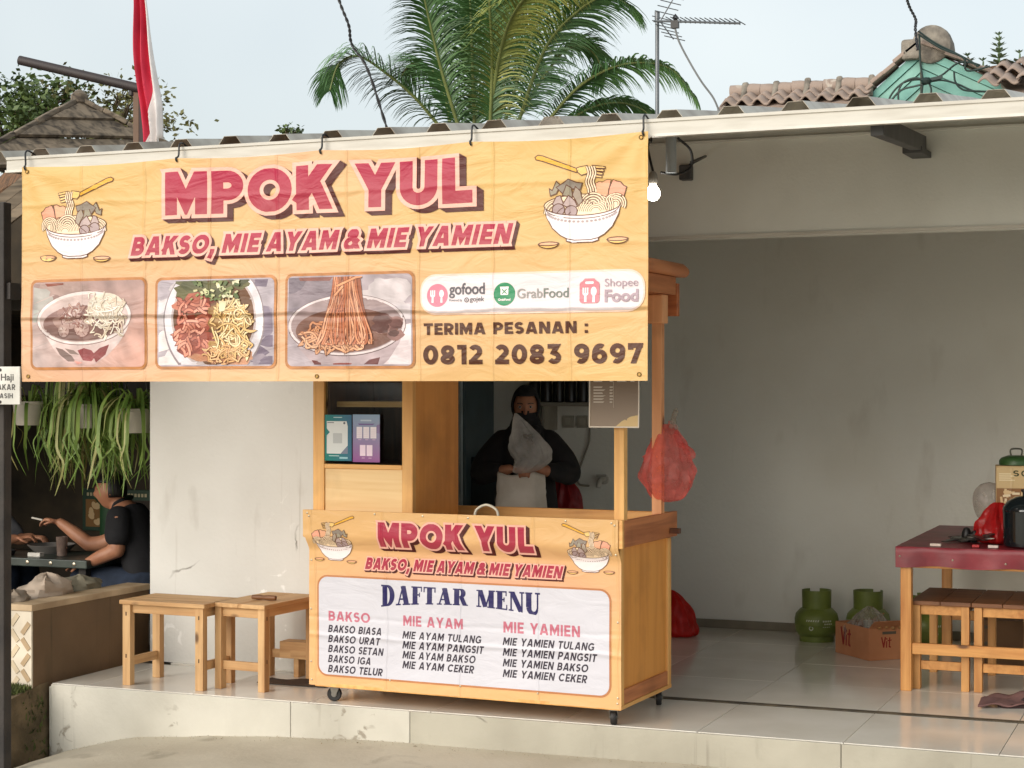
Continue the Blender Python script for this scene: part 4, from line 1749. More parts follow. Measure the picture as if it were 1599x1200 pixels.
# the printed sheet over band and front
def cart_pt(u, v, lift=0.0):
    s = max(0, min(1, (v - .745) / .085))
    s = s * s * (3 - 2 * s)
    off = .003 + .042 * s
    d = .003 * fbm(u * 2.2, v * 2.5, 9.0) + .0045 * bump1(v, .80, .03) * math.sin(u * 9 + 1)
    d += .004 * math.sin(u * 7 + v * 5) * bump1(v, .82, .06)
    return Vector((u, -off - lift - max(-.001, d + .002), v))


PC = print_mat('cart print', [(.33, .5), (.42, -.25)], .40, crumple=.22)
U0, U1, V0, V1 = -.034, 1.616, .084, .951


def cart_col(u, v):
    g = bump1(v, .60, .16) * bump1(u, .9, .7)
    h = bump1(v, .1, .3)
    A, B, C_ = L(222, 178, 120), L(226, 164, 138), L(226, 176, 122)
    c = [A[i] + (C_[i] - A[i]) * h for i in range(3)]
    return tuple(c[i] + (B[i] - c[i]) * min(1, g * .9) for i in range(3)) + (1,)


b = MB()
NU, NV = 90, 150
b.grid(lambda s, t: cart_pt(U0 - (.012 if V0 + (V1 - V0) * t > .815 else 0) * (1 - s) + (U1 - U0) * s, V0 + (V1 - V0) * t), NU, NV)
menu_sheet = b.build('menu_sheet', PC, cart, smooth=True, fix=False)
at = menu_sheet.data.color_attributes.new('Col', 'FLOAT_COLOR', 'POINT')
vals = []
for j in range(NV + 1):
    for i in range(NU + 1):
        vals += list(cart_col(U0 + (U1 - U0) * i / NU, V0 + (V1 - V0) * j / NV))
at.data.foreach_set('color', vals)
st_ = .022


def cart_art(name, fn):
    a = Art()
    a.lift = .0022
    fn(a)
    return a.build(name, PC, cart_pt, cart, step=st_, cuts=[.735 + .0085 * i for i in range(13)])


cart_art('title_lettering', lambda a: gloss_title(a, 'MPOK YUL', .378, .781, .121, .815, .275, edge=.0095, drop=(.018, -.011), gap=.10, space=.30, n=5))
cart_art('subtitle_lettering', lambda a: gloss_title(a, 'BAKSO, MIE AYAM & MIE YAMIEN', .282, .668, .057, 1.035, .255, slant=.26, edge=.0068, drop=(.008, -.008), gap=.14, space=.20, n=3))
cart_art('noodle_bowl_drawing', lambda a: bowl_icon(a, -.012, .690, .262, flip=True, ws=.8))
cart_art('noodle_bowl_drawing', lambda a: bowl_icon(a, 1.335, .690, .262, ws=.8))


def white_panel(a):
    a.rrect(.014, 1.568, .132, .630, .055, L(186, 124, 80))
    a.lift += .0007
    a.rrect(.023, 1.559, .141, .621, .048, L(206, 205, 214))
    a.lift += .0006
    nav = L(38, 34, 88)
    slab_text(a, 'DAFTAR MENU', .372, .488, .108, .842, nav, lambda t, y: y + (1 - y) * .27 * math.sin(PI * min(1, max(0, t))) ** .8)


cart_art('menu_panel', white_panel)


def menu_lines(a):
    a.lift += .0014
    rose, ink = L(190, 108, 126), L(58, 52, 64)
    a.text('BAKSO', .078, .406, .048, .232, .21, rose, gap=.14)
    a.text('MIE AYAM', .494, .404, .050, .320, .21, rose, gap=.14)
    a.text('MIE YAMIEN', 1.026, .402, .052, .388, .21, rose, gap=.14)

    def col_(x, y, dy, lines):
        for i, (s, wd) in enumerate(lines):
            a.text(s, x, y - dy * i, .0365, wd, .205, ink, slant=.2, gap=.14)
    col_(.074, .349, .0492, [('BAKSO BIASA', .298), ('BAKSO URAT', .288), ('BAKSO SETAN', .306), ('BAKSO IGA', .238), ('BAKSO TELUR', .302)])
    col_(.489, .342, .0478, [('MIE AYAM TULANG', .418), ('MIE AYAM PANGSIT', .430), ('MIE AYAM BAKSO', .388), ('MIE AYAM CEKER', .380)])
    col_(1.022, .343, .0500, [('MIE YAMIEN TULANG', .460), ('MIE YAMIEN PANGSIT', .472), ('MIE YAMIEN BAKSO', .430), ('MIE YAMIEN CEKER', .424)])


cart_art('menu_lettering', menu_lines)
for u, v in ((-.02, .935), (-.01, .92), (.36, .94), (.62, .938), (.86, .936), (1.36, .938), (1.585, .935), (1.60, .925), (-.02, .70), (1.60, .79), (-.022, .46), (-.022, .20), (-.018, .11), (1.60, .48), (1.60, .135), (1.598, .11), (.42, .135), (.80, .134), (1.20, .128)):
    p = cart_pt(u, v, .002)
    e = MB()
    e.lathe([(.0035, .001), (.005, -.0005), (.0045, -.0018), (.001, -.0025)], tuple(p), 10, 'y')
    e.build('screw', M_screw, cart, smooth=True)


# two payment cards stuck to the cabinet glass (codes left out)
def card(name, x0, x1, z0, z1, draw, label):
    o = empty(name, Matrix.Rotation(CA, 4, 'Z') @ Vector((x0, .0, z0)) + Vector(CO), CA, label=label, cat='card')
    a = Art()
    draw(a, x1 - x0, z1 - z0)
    fn = lambda u, v, lift=0.0: Vector((u, -.002 - lift * 2 - .004 * math.sin(u * 20), v))
    a.build('card', print_mat('card print', [(9, 0)], 5.0, rough=.3, crumple=.02), fn, o, step=.03)
    return o


def draw_teal(a, w, h):
    a.poly([(0, 0), (w, 0), (w, h), (0, h)], lambda u, v: tuple(L(0, 128, 116)[i] + (L(14, 92, 132)[i] - L(0, 128, 116)[i]) * max(0, min(1, u / w + .3 * v / h - .2)) for i in range(3)) + (1,))
    a.poly([(.012, .035), (w * .60, .035), (w * .86, .075), (w * .86, h * .75), (w * .82, h * .86), (.012, h * .86), (.012, h * .70), (.03, h * .62), (.012, h * .55)], L(222, 226, 226))
    a.poly([(w * .6, .035), (w * .86, .035), (w * .86, .072)], L(120, 128, 150))
    a.rrect(w * .32, w * .66, h * .38, h * .60, .003, L(190, 194, 196))
    for k in range(4):
        a.poly([(w * .34, h * (.935 + .0)), (w * .66, h * .935), (w * .66, h * .95), (w * .34, h * .95)], L(190, 220, 220))
    a.poly([(w * .16, h * .10), (w * .55, h * .10), (w * .55, h * .115), (w * .16, h * .115)], L(190, 226, 222))
    a.poly([(w * .56, h * .045), (w * .86, h * .045), (w * .86, h * .085), (w * .56, h * .085)], L(150, 200, 210))
    a.poly([(w * .1, h * .82), (w * .36, h * .82), (w * .36, h * .835), (w * .1, h * .835)], L(90, 96, 110))
    a.ellipse(w * .74, h * .82, .006, .006, L(90, 96, 110), 10)


def draw_purple(a, w, h):
    a.poly([(0, 0), (w, 0), (w, h), (0, h)], lambda u, v: tuple(L(150, 84, 150)[i] + (L(140, 168, 196)[i] - L(150, 84, 150)[i]) * max(0, min(1, (v / h - .55) * 3)) for i in range(3)) + (1,))
    a.poly([(w * .3, h * .86), (w * .7, h * .86), (w * .7, h * .89), (w * .3, h * .89)], L(190, 206, 220))
    a.poly([(w * .25, h * .78), (w * .75, h * .78), (w * .82, h * .81), (w * .2, h * .81)], L(112, 88, 148))
    a.poly([(w * .8, h * .62), (w, h * .60), (w, h * .8), (w * .9, h * .78)], L(136, 116, 164))
    for i in range(3):
        x = w * (.15 + .26 * i)
        a.poly([(x, h * .50), (x + w * .21, h * .50), (x + w * .21, h * .74), (x, h * .74)], L(240, 232, 240))
        for k in range(5):
            a.poly([(x + w * .02, h * (.53 + .04 * k)), (x + w * .19, h * (.53 + .04 * k)), (x + w * .19, h * (.538 + .04 * k)), (x + w * .02, h * (.538 + .04 * k))], L(222, 200, 220))
        a.poly([(x + .01, h * .465), (x + w * .18, h * .465), (x + w * .18, h * .478), (x + .01, h * .478)], L(214, 182, 214))
    for i in range(2):
        x = w * (.28 + .25 * i)
        a.poly([(x, h * .13), (x + w * .21, h * .13), (x + w * .21, h * .36), (x, h * .36)], L(244, 222, 240))
        a.poly([(x + .01, h * .08), (x + w * .18, h * .08), (x + w * .18, h * .095), (x + .01, h * .095)], L(214, 172, 208))


card('payment_card', .053, .205, 1.192, 1.418, draw_teal, 'teal payment card with white panel stuck on the cart cabinet glass')
card('payment_card', .211, .362, 1.188, 1.420, draw_purple, 'purple payment card with five white phone screens on the cabinet glass')

# laminated price list tied to the right front upright
pl = empty('price_list', (-2.672, 7.545, 1.370), R(-2), label='grey laminated price list hanging on the right front cart post', cat='menu')
a = Art()


def pl_col(u, v):
    A, B = L(146, 126, 106), L(116, 98, 84)
    f = max(0, min(1, v / .3))
    return tuple(A[i] + (B[i] - A[i]) * f for i in range(3)) + (1,)


a.poly([(0, 0), (.243, 0), (.243, .34), (0, .34)], L(226, 214, 200))
a.poly([(.006, .006), (.237, .006), (.237, .334), (.006, .334)], pl_col)
a.poly([(.13, .006), (.237, .006), (.237, .058), (.20, .05), (.16, .03)], L(222, 190, 130))
rr = random.Random(8)
for cx, w in ((.022, .06), (.10, .018), (.136, .05), (.20, .025)):
    for k in range(16):
        z = .315 - k * .0135
        if cx > .12 and z < .2 or k in (4, 9):
            continue
        a.poly([(cx, z), (cx + w * rr.uniform(.65, 1), z), (cx + w * rr.uniform(.65, 1), z + .006), (cx, z + .006)], L(200, 188, 174))
a.poly([(.118, .09), (.120, .09), (.120, .32), (.118, .32)], L(190, 176, 160))
a.build('sheet', print_mat('card print', [(9, 0)], 5.0), lambda u, v, lift=0.0: Vector((u, -.001 - lift * 2 - .012 * (u - .12) ** 2 * 8 + .004 * math.sin(v * 9), v)), pl, step=.04)

# pale wire handle standing on the counter edge
hd = MB()
hd.tube(spline([(-3.318, 7.735, .86), (-3.316, 7.735, .945), (-3.300, 7.737, .975), (-3.258, 7.74, .992), (-3.216, 7.743, .975), (-3.200, 7.744, .945), (-3.198, 7.744, .86)], 6), .0065, 10)
tag(hd.build('ladle_handle', mat('cream enamel', L(232, 226, 206), .35), smooth=True), 'pale curved wire handle sticking up behind the cart front edge', 'handle')

# red carrier bag hanging on the rear right upright
M_redfilm = film('red plastic film', L(246, 146, 138), .38, .2)
M_clear = film('clear plastic film', L(214, 208, 200), .28, .15)


def bag_mesh(c, prof, squash, seed, n=88, crease=.10):
    """a hanging or slumped plastic bag: lathe with deep radial creases"""
    b = MB()
    rows_ = spline([(r, h, 0) for r, h in prof], 5)
    for k, p in enumerate(rows_):
        for j in range(n):
            q = 2 * PI * j / n
            hgt = k / (len(rows_) - 1)
            pl_ = (1 - 2 * abs(math.sin(q * 5.5 + seed + fbm(q, p.y * 4) * .8))) * (.35 + .9 * hgt)
            f = 1 + crease * (.75 * pl_ + 1.5 * fbm(math.cos(q) * 1.6 + seed, math.sin(q) * 1.6, p.y * 5) + .5 * fbm(math.cos(q) * 6 + seed, math.sin(q) * 6, p.y * 16))
            b.v.append((c[0] + p.x * f * math.cos(q), c[1] + p.x * f * math.sin(q) * squash, c[2] + p.y))
    for k in range(len(rows_) - 1):
        for j in range(n):
            a0, b0 = k * n, (k + 1) * n
            b.f.append((a0 + j, a0 + (j + 1) % n, b0 + (j + 1) % n, b0 + j))
    return b


rb = empty('carrier_bag', (-2.485, 8.12, 1.0), label='red plastic carrier bag hanging on the rear right cart post', cat='plastic bag')
bm_ = bag_mesh((.0, .03, 0), [(.012, .0), (.075, .02), (.125, .09), (.132, .15), (.105, .23), (.065, .31), (.025, .375)], .55, 2.0, crease=.16)
bm_.build('bag', M_redfilm, rb, smooth=True)
for s in (-1, 1):
    h_ = MB()
    h_.grid(lambda u, v, s=s: (s * (.10 + .04 * math.sin(u * PI)) * (1 - v * .9) + .02 * math.sin(v * 9), .03 + .03 * u - .02 * s, .20 + .19 * v + .03 * u * (1 - v)), 6, 10)
    h_.build('bag_handle', M_redfilm, rb, smooth=True)
kn = MB()
kn.tube(spline([(.03, -.01, .36), (.045, -.02, .40), (.06, -.02, .445), (.045, -.02, .40), (.062, -.01, .35)], 5), [.012] * 20 + [.006], 8)
kn.build('bag_knot', M_clear, rb, smooth=True)


# ================================================================ STOOLS, TABLE, GOODS ON THE FLOOR
STL, STD = L(212, 172, 122), L(178, 132, 84)
S_x = wood('worn stool wood along x', STL, STD, 0, rough=.6)
S_y = wood('worn stool wood along y', STL, STD, 1, rough=.6)
S_z = wood('worn stool wood along z', STL, STD, 2, rough=.6)
NAIL = mat('dark nail hole', L(56, 40, 28), .8)


def make_stool(loc, rz, label, w=.50, d=.31, h=.445, tint=None):
    """seat of two boards, four legs, aprons and stretchers; long side along local x"""
    X, Y, Z = tint or (S_x, S_y, S_z)
    t = empty('stool', loc, rz, label=label, cat='stool', group='low wooden stools')
    for y0, y1 in ((-d / 2 - .008, -.001), (.001, d / 2 + .008)):
        b = MB()
        b.box(-w / 2 - .012, w / 2 + .012, y0, y1, h - .022, h)
        b.build('seat_board', X, t, bevel=.003)
    for sx in (-1, 1):
        for sy in (-1, 1):
            cx, cy = sx * (w / 2 - .026), sy * (d / 2 - .022)
            b = MB()
            b.box(cx - .024, cx + .024, cy - .02, cy + .02, 0, h - .0225)
            lg = b.build('leg', Z, t, bevel=.002)
            if sy < 0:
                for dz in (.04, .26):
                    nb = MB()
                    nb.box(cx - .004, cx + .002, cy - .0212, cy - .0202, h - .022 - dz - .02, h - .022 - dz)
                    nb.build('nail_hole', NAIL, lg)
    for sy in (-1, 1):
        y = sy * (d / 2 - .028)
        b = MB()
        b.box(-w / 2 + .0505, w / 2 - .0505, y - .009, y + .009, h - .068, h - .0225)
        b.build('apron', X, t, bevel=.002)
    for sx in (-1, 1):
        x = sx * (w / 2 - .026)
        b = MB()
        b.box(x - .009, x + .009, -d / 2 + .0425, d / 2 - .0425, h - .072, h - .0225)
        b.build('apron', Y, t, bevel=.002)
        b = MB()
        b.box(x - .008, x + .012, -d / 2 + .0425, d / 2 - .0425, .10, .145)
        b.build('stretcher', Y, t, bevel=.002)
    return t


make_stool((-5.075, 7.905, 0), R(-1.5), 'weathered wooden stool left of the pair, standing at the left end of the platform')
make_stool((-4.655, 8.085, 0), R(86), 'yellowish wooden stool nearest the cart, end on, with a small wood block on top')
brush = MB()
brush.lathe([(.004, -.075), (.011, -.07), (.014, -.03), (.011, -.005), (.012, 0), (.015, .03), (.012, .068), (.004, .072)], (-4.62, 8.00, .461), 10, 'x')
tag(brush.build('wooden_handle', wood('brown handle', L(140, 94, 56), L(98, 62, 36), 0, knots=False), smooth=True), 'short brown turned wood handle lying on the stool beside the cart', 'handle')
plank = MB()
plank.box(-4.70, -4.22, 8.30, 8.40, .10, .19)
plank.box(-4.62, -4.59, 8.31, 8.39, .0, .099)
plank.box(-4.29, -4.26, 8.31, 8.39, .0, .099)
tag(plank.build('low_bench', S_x, bevel=.003), 'low plank bench against the white wall behind the stools', 'bench')
mat_ = MB()
mat_.grid(lambda u, v: (-4.70 + .40 * u, 8.06 + .16 * v, .006 + .006 * math.sin(u * 9) * math.sin(v * 5)), 14, 6)
tag(mat_.build('foot_rag', mat('dark rag', L(72, 56, 44), .95), smooth=True, solid=.004), 'dark flattened rag on the floor under the stool beside the cart', 'rag')

# table with maroon cloth, two stools pushed under it
TX, TY = -1.545, 9.10
table = empty('table', (TX, TY, 0), label='orange pine table under a maroon cloth at the right edge', cat='table')
T_x = wood('orange table wood along x', L(222, 164, 94), L(186, 120, 56), 0)
T_z = wood('orange table wood along z', L(222, 164, 94), L(186, 120, 56), 2)
T_y = wood('orange table wood along y', L(214, 156, 90), L(178, 112, 52), 1)


def tbox(name, m, *q, bevel=.003):
    b = MB()
    b.box(*q)
    return b.build(name, m, table, bevel=bevel)


TW, TD, TH = .72, 1.50, .735
for x in (.01, TW - .065):
    for y in (.01, TD - .065):
        tbox('leg', T_z, x, x + .055, y, y + .055, 0, TH - .022)
tbox('top', T_x, -.005, TW + .005, 0, TD, TH - .022, TH)
tbox('apron', T_x, .066, TW - .066, .02, .042, TH - .105, TH - .0225)
tbox('stretcher', T_x, .066, TW - .066, .022, .045, .188, .245)
for x in (.02, TW - .045):
    tbox('apron', T_y, x, x + .022, .066, TD - .066, TH - .10, TH - .0225)
tbox('stretcher', T_x, .066, TW - .066, TD - .045, TD - .022, .188, .245)
M_cloth = mat('maroon oilcloth', L(142, 40, 52), .42, c2=L(112, 28, 40), scale=5, bump=.3, bscale=14)
cl = MB()


def cloth_pt(u, v):
    """u across, v from the lower front hem over the top to the back"""
    s = v * (TD + .11)
    x = -.012 + (TW + .024) * u
    if s < .10:
        y, z = -.008 - .006 * math.sin(u * 21) * (1 - s / .1), TH + .003 - (.10 - s) * (1 + .06 * math.sin(u * 13 + 1))
    else:
        y, z = -.008 + (s - .10), TH + .0035 + .0015 * fbm(x * 5, s * 5)
    return (TX + x, TY + y, z)


cl.grid(cloth_pt, 40, 90)
k0 = len(cl.v)
cl.grid(lambda u, v: (TX - .013 - .006 * math.sin(u * 40) * v, TY - .006 + (TD + .006) * u, TH + .003 - .09 * v * (1 + .08 * math.sin(u * 17))), 60, 6)
cl.grid(lambda u, v: (TX + TW + .013, TY - .006 + (TD + .006) * u, TH + .003 - .09 * v), 30, 4)
tag(cl.build('tablecloth', M_cloth, smooth=True), 'shiny maroon oilcloth covering the table at the right edge', 'tablecloth')
tk = MB()
for x, z in ((-1.535, .69), (-1.27, .678), (-1.01, .668)):
    tk.lathe([(.006, .001), (.004, -.002), (.001, -.003)], (x, 9.088, z), 8, 'y')
o = tk.build('tack', M_screw, bpy.data.objects['tablecloth'])
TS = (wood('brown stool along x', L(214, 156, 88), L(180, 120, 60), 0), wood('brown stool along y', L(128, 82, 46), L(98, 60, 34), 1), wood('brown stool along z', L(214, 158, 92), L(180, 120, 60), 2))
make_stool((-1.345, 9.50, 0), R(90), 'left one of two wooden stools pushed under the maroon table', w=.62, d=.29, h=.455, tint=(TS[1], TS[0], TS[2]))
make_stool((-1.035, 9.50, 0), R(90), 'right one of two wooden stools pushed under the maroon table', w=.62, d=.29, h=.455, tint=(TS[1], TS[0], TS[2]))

# three small gas cylinders by the back wall
M_gas = mat('gas green enamel', L(116, 130, 58), .42, c2=L(84, 94, 44), scale=7, thresh=(.4, .8))
M_gasw = mat('white stencil', L(206, 210, 190), .6)


def gas(loc, rz, label):
    t = empty('gas_cylinder', loc, rz, label=label, cat='gas cylinder', group='small green gas cylinders')
    b = MB()
    b.lathe([(.02, .022), (.075, .022), (.112, .036), (.132, .070), (.134, .135), (.126, .168), (.098, .198), (.05, .214), (.02, .218)], n=32)
    b.build('body', M_gas, t, smooth=True)
    b = MB()
    b.lathe([(.096, 0), (.104, 0), (.106, .034), (.098, .034)], n=28)
    b.build('foot_ring', M_gas, t, smooth=True)
    b = MB()
    for i in range(25):
        q = R(-250 + 320 * i / 24)
        for r_, z_ in ((.088, .190), (.090, .312), (.085, .312), (.083, .190)):
            b.v.append((r_ * math.cos(q), r_ * math.sin(q), z_))
    for i in range(24):
        for j in range(4):
            b.f.append((i * 4 + j, i * 4 + (j + 1) % 4, (i + 1) * 4 + (j + 1) % 4, (i + 1) * 4 + j))
    b.build('collar', M_gas, t, smooth=True)
    b = MB()
    b.lathe([(.018, .215), (.018, .25), (.010, .255), (.010, .275), (.016, .278), (.016, .29)], n=14)
    b.build('valve', mat('brass', L(170, 140, 70), .35, metal=.8), t, smooth=True)
    b = MB()
    b.tube([(.134 * math.cos(R(q)), .134 * math.sin(R(q)), .102) for q in range(0, 360, 12)], .003, 6, closed=True)
    b.build('weld_seam', M_gas, t, smooth=True)
    # stencilled marks: an emblem ring and short bars wrapped round the belly
    b = MB()

    def wrap(q, z):
        return (.1352 * math.sin(R(q)), -.1352 * math.cos(R(q)), z)
    for q0, q1, z0, z1 in ((8, 34, .128, .138), (12, 36, .112, .120), (8, 30, .096, .103)):
        for i in range(4):
            a0, a1 = q0 + (q1 - q0) * i / 4, q0 + (q1 - q0) * (i + .7) / 4
            b.add([wrap(a0, z0), wrap(a1, z0), wrap(a1, z1), wrap(a0, z1)], [(0, 1, 2, 3)])
    for i in range(10):
        q = 2 * PI * i / 10
        q2 = 2 * PI * (i + 1) / 10
        b.add([wrap(-22 + 6 * math.cos(q), .09 + .014 * math.sin(q)), wrap(-22 + 6 * math.cos(q2), .09 + .014 * math.sin(q2)), wrap(-22 + 3.5 * math.cos(q2), .09 + .008 * math.sin(q2)), wrap(-22 + 3.5 * math.cos(q), .09 + .008 * math.sin(q))], [(0, 1, 2, 3)])
    for i in range(6):
        b.add([wrap(-36 + 6 * i, .13), wrap(-33 + 6 * i, .13), wrap(-31.5 + 6 * i, .141), wrap(-34.5 + 6 * i, .141)], [(0, 1, 2, 3)])
    b.build('stencil_mark', M_gasw, t)
    return t


gas((-2.315, 10.72, 0), R(20), 'green gas cylinder with white stencil marks standing left of the carton')
gas((-2.015, 10.80, 0), R(-30), 'green gas cylinder half hidden behind the carton')
gas((-1.66, 10.72, 0), R(60), 'dark green gas cylinder behind the table leg')

# carton of cups
M_card = mat('brown carton', L(190, 132, 92), .85, c2=L(164, 108, 72), scale=3)
M_cred = mat('carton red print', L(150, 44, 36), .8)
ct = empty('carton', (-1.891, 10.234, 0), R(-47.5), label='open brown carton with red handwriting style lettering, standing before the gas cylinders', cat='box')
LW, LD, LH = .36, .26, .185
for q in ((-LW / 2, LW / 2, -LD / 2, -LD / 2 + .005), (-LW / 2, LW / 2, LD / 2 - .005, LD / 2), (-LW / 2, -LW / 2 + .005, -LD / 2 + .006, LD / 2 - .006), (LW / 2 - .005, LW / 2, -LD / 2 + .006, LD / 2 - .006)):
    b = MB()
    b.box(q[0], q[1], q[2], q[3], .003, LH)
    b.build('side', M_card, ct)
b = MB()
b.box(-LW / 2 + .006, LW / 2 - .006, -LD / 2 + .006, LD / 2 - .006, .0, .006)
b.build('bottom', M_card, ct)
b = MB()
b.bar((LW / 2 + .001, .0, LH + .001), (LW / 2 + .06, .0, LH + .045), LD * .98, .004)
b.build('flap', M_card, ct)
b = MB()
b.bar((-LW / 2 + .002, LD / 2 + .001, LH + .002), (-LW / 2 + .002, LD / 2 + .07, LH + .03), .004, .004)
b.box(-LW / 2, LW / 2, LD / 2 + .002, LD / 2 + .05, LH - .03, LH - .026)
b.build('flap', M_card, ct)


def box_letters(x, z, s, fn, name):
    a = Art()
    a.lift = .0008
    V_ = [[(.0, 1.0), (.28, .04)], [(.5, 1.0), (.26, .04)]]
    for st in V_:
        a.stroke([(x + p[0] * s * .8, z + p[1] * s) for p in st], .15 * s, L(140, 40, 34))
    a.stroke([(x + .52 * s, z + .02 * s), (x + .54 * s, z + .62 * s)], .13 * s, L(140, 40, 34))
    a.ellipse(x + .55 * s, z + .82 * s, .08 * s, .08 * s, L(140, 40, 34), 12)
    a.stroke([(x + .86 * s, z + .95 * s), (x + .80 * s, z + .1 * s), (x + .98 * s, z + .04 * s)], .13 * s, L(140, 40, 34))
    a.stroke([(x + .64 * s, z + .66 * s), (x + 1.06 * s, z + .70 * s)], .10 * s, L(140, 40, 34))
    a.build(name, print_mat('card print', [(9, 0)], 5.0), fn, ct, step=0)


box_letters(-.115, .055, .105, lambda u, v, lift=0: Vector((u, -LD / 2 - lift, v)), 'lettering')
box_letters(-.045, .07, .062, lambda u, v, lift=0: Vector((LW / 2 + lift, u, v)), 'lettering')
b = MB()
b.box(LW / 2 + .0004, LW / 2 + .0012, -.04, .05, LH - .038, LH - .022)
b.build('hand_hole', M_joint, ct)
cb = empty('cup_bag', (-1.90, 10.24, .135), label='crumpled clear plastic bag of cups sticking out of the carton', cat='plastic bag')
bag_mesh((0, 0, 0), [(.02, -.10), (.11, -.06), (.125, .03), (.09, .09), (.04, .13), (.012, .15)], .75, 5.0, crease=.2).build('bag', M_clear, cb, smooth=True)
for i, (x, y, z) in enumerate(((-.06, -.05, 0), (.02, -.06, .01), (.07, .02, -.01), (-.02, .04, .03))):
    b = MB()
    b.lathe([(.020, -.05), (.028, .03), (.029, .032), (.026, .03)], (x, y, z), 14)
    b.build('cup', mat('pale cup', L(206, 208, 200), .4), cb, smooth=True)
for i in range(5):
    b = MB()
    b.lathe([(.001, -.045), (.012, -.04), (.013, .03), (.006, .04)], (0, 0, 0), 8, 'x')
    o = b.build('snack_packet', mat('tan packet', L(160, 118, 70), .6), None, smooth=True)
    o.location = (-1.83 + .03 * i, 10.07 + .028 * i, .19 + .005 * (i % 2))
    o.rotation_euler = (0, .1 * i, R(-47 + 11 * i))
    tag(o, 'small tan packet on the carton edge, ' + ('nearest the corner', 'second from the corner', 'in the middle of the row', 'fourth from the corner', 'last of the row')[i], 'packet', 'tan packets on the carton')

# red bag heap on the floor behind the cart
M_redbag2 = film('red bag on floor', L(214, 34, 26), .86, .35)
rh = bag_mesh((-3.21, 10.60, .0), [(.02, .004), (.15, .004), (.185, .03), (.165, .09), (.13, .17), (.075, .24), (.03, .275), (.006, .285)], .8, 9.0, crease=.10)
tag(rh.build('floor_bag', M_redbag2, smooth=True), 'red plastic bag slumped on the floor by the back wall right of the cart', 'plastic bag')

# dark cloth hung at the right lower edge beside the table leg
sd = MB()
sd.grid(lambda u, v: (-1.10 + .34 * u, 8.96 - .24 * v * (1 - .3 * u) + .05 * u, .012 + .055 * u * (1 - v) ** 2 + .014 * math.sin(u * 8 + v * 3) ** 2 + .02 * fbm(u * 3, v * 3) ** 2), 20, 14)
tag(sd.build('floor_cloth', mat('mauve cloth', L(126, 92, 88), .95, c2=L(92, 66, 66), scale=9), smooth=True, solid=.006), 'mauve cloth dropped on the floor at the foot of the table', 'cloth')
sl = empty('sandal', (-.90, 8.86, 0), R(25), label='dark sandal on the floor by the cloth at the right edge', cat='sandal')
b = MB()
b.prism([(-.12, -.03), (-.06, -.04), (.06, -.045), (.12, -.02), (.12, .02), (.06, .042), (-.06, .036), (-.12, .028)], lambda a_, b_, t: (a_, b_, t), 0, .018)
b.build('sole', mat('dark sole', L(60, 40, 40), .8), sl, bevel=.004)
b = MB()
b.tube(spline([(.0, -.042, .018), (.03, -.02, .045), (.06, 0, .05), (.03, .02, .045), (0, .04, .018)], 6), .008, 8)
b.build('strap', mat('dark strap', L(50, 34, 36), .7), sl, smooth=True)

# under the table: a carton at the back
bb = MB()
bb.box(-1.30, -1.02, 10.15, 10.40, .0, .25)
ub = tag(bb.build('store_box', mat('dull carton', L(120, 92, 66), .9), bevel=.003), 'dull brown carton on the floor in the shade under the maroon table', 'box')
bb = MB()
for z in (.20, .11):
    bb.box(-1.28, -1.20, 10.147, 10.1495, z, z + .018)
bb.build('tape_strip', M_joint, ub)
bb = MB()
bb.box(-.98, -.86, 10.2, 10.4, 0, .24)
tag(bb.build('dark_crate', mat('dark crate', L(46, 44, 46), .7), bevel=.004), 'dark box beside the dull carton under the maroon table', 'box')

# ---- things on the table
zt = TH + .0055
pot = empty('stock_pot', (-.935, 9.27, zt), label='large dark glossy pot on the maroon cloth at the right edge', cat='pot')
M_pot = mat('dark enamel pot', L(22, 30, 34), .12, coat=.6, var=.2)
b = MB()
b.lathe([(.085, 0), (.104, .008), (.108, .03), (.110, .17), (.112, .185), (.106, .185)], n=32)
b.build('body', M_pot, pot, smooth=True)
b = MB()
b.lathe([(.112, .187), (.108, .205), (.085, .235), (.05, .256), (.018, .262), (.001, .263)], n=32)
b.build('lid', M_pot, pot, smooth=True)
b = MB()
b.lathe([(.012, .262), (.012, .278), (.02, .284), (.018, .294), (.001, .297)], n=14)
b.build('knob', M_black, pot, smooth=True)
tin = empty('food_jar', (-1.045, 9.62, zt), R(8), label='square pale box with printed side and green lid stacked behind the dark pot', cat='box')
b = MB()
b.box(-.075, .115, -.075, .09, 0, .40)
b.build('box', mat('pale printed carton', L(206, 176, 128), .6, c2=L(176, 140, 90), scale=4), tin, bevel=.004)
a = Art()
a.lift = .001
a.poly([(-.072, .285), (.112, .285), (.112, .39), (-.072, .39)], L(214, 186, 138))
for k in range(4):
    a.poly([(-.06, .355 - .011 * k), (.0 + .02 * (k % 2), .355 - .011 * k), (.0 + .02 * (k % 2), .361 - .011 * k), (-.06, .361 - .011 * k)], L(238, 220, 180))
a.poly([(-.072, .12), (.112, .12), (.112, .282), (-.072, .282)], L(150, 108, 70))
rr = random.Random(4)
for k in range(16):
    x, z, t = rr.uniform(-.06, .09), rr.uniform(.14, .27), rr.choice([.1, .3, 1.5, 1.7, .0])
    c_, s_ = math.cos(t) * .032, math.sin(t) * .032
    a.stroke([(x - c_ * .6, z - s_ * .6), (x + c_ * .6, z + s_ * .6)], .012, L(226, 196, 150) if k % 3 else L(240, 222, 188))
a.text('S', .012, .345, .032, .03, .2, L(70, 70, 40))
a.text('C', .052, .345, .032, .034, .2, L(70, 70, 40))
a.build('label_print', print_mat('card print', [(9, 0)], 5.0), lambda u, v, lift=0: Vector((u, -.075 - lift, v)), tin, step=0)
b = MB()
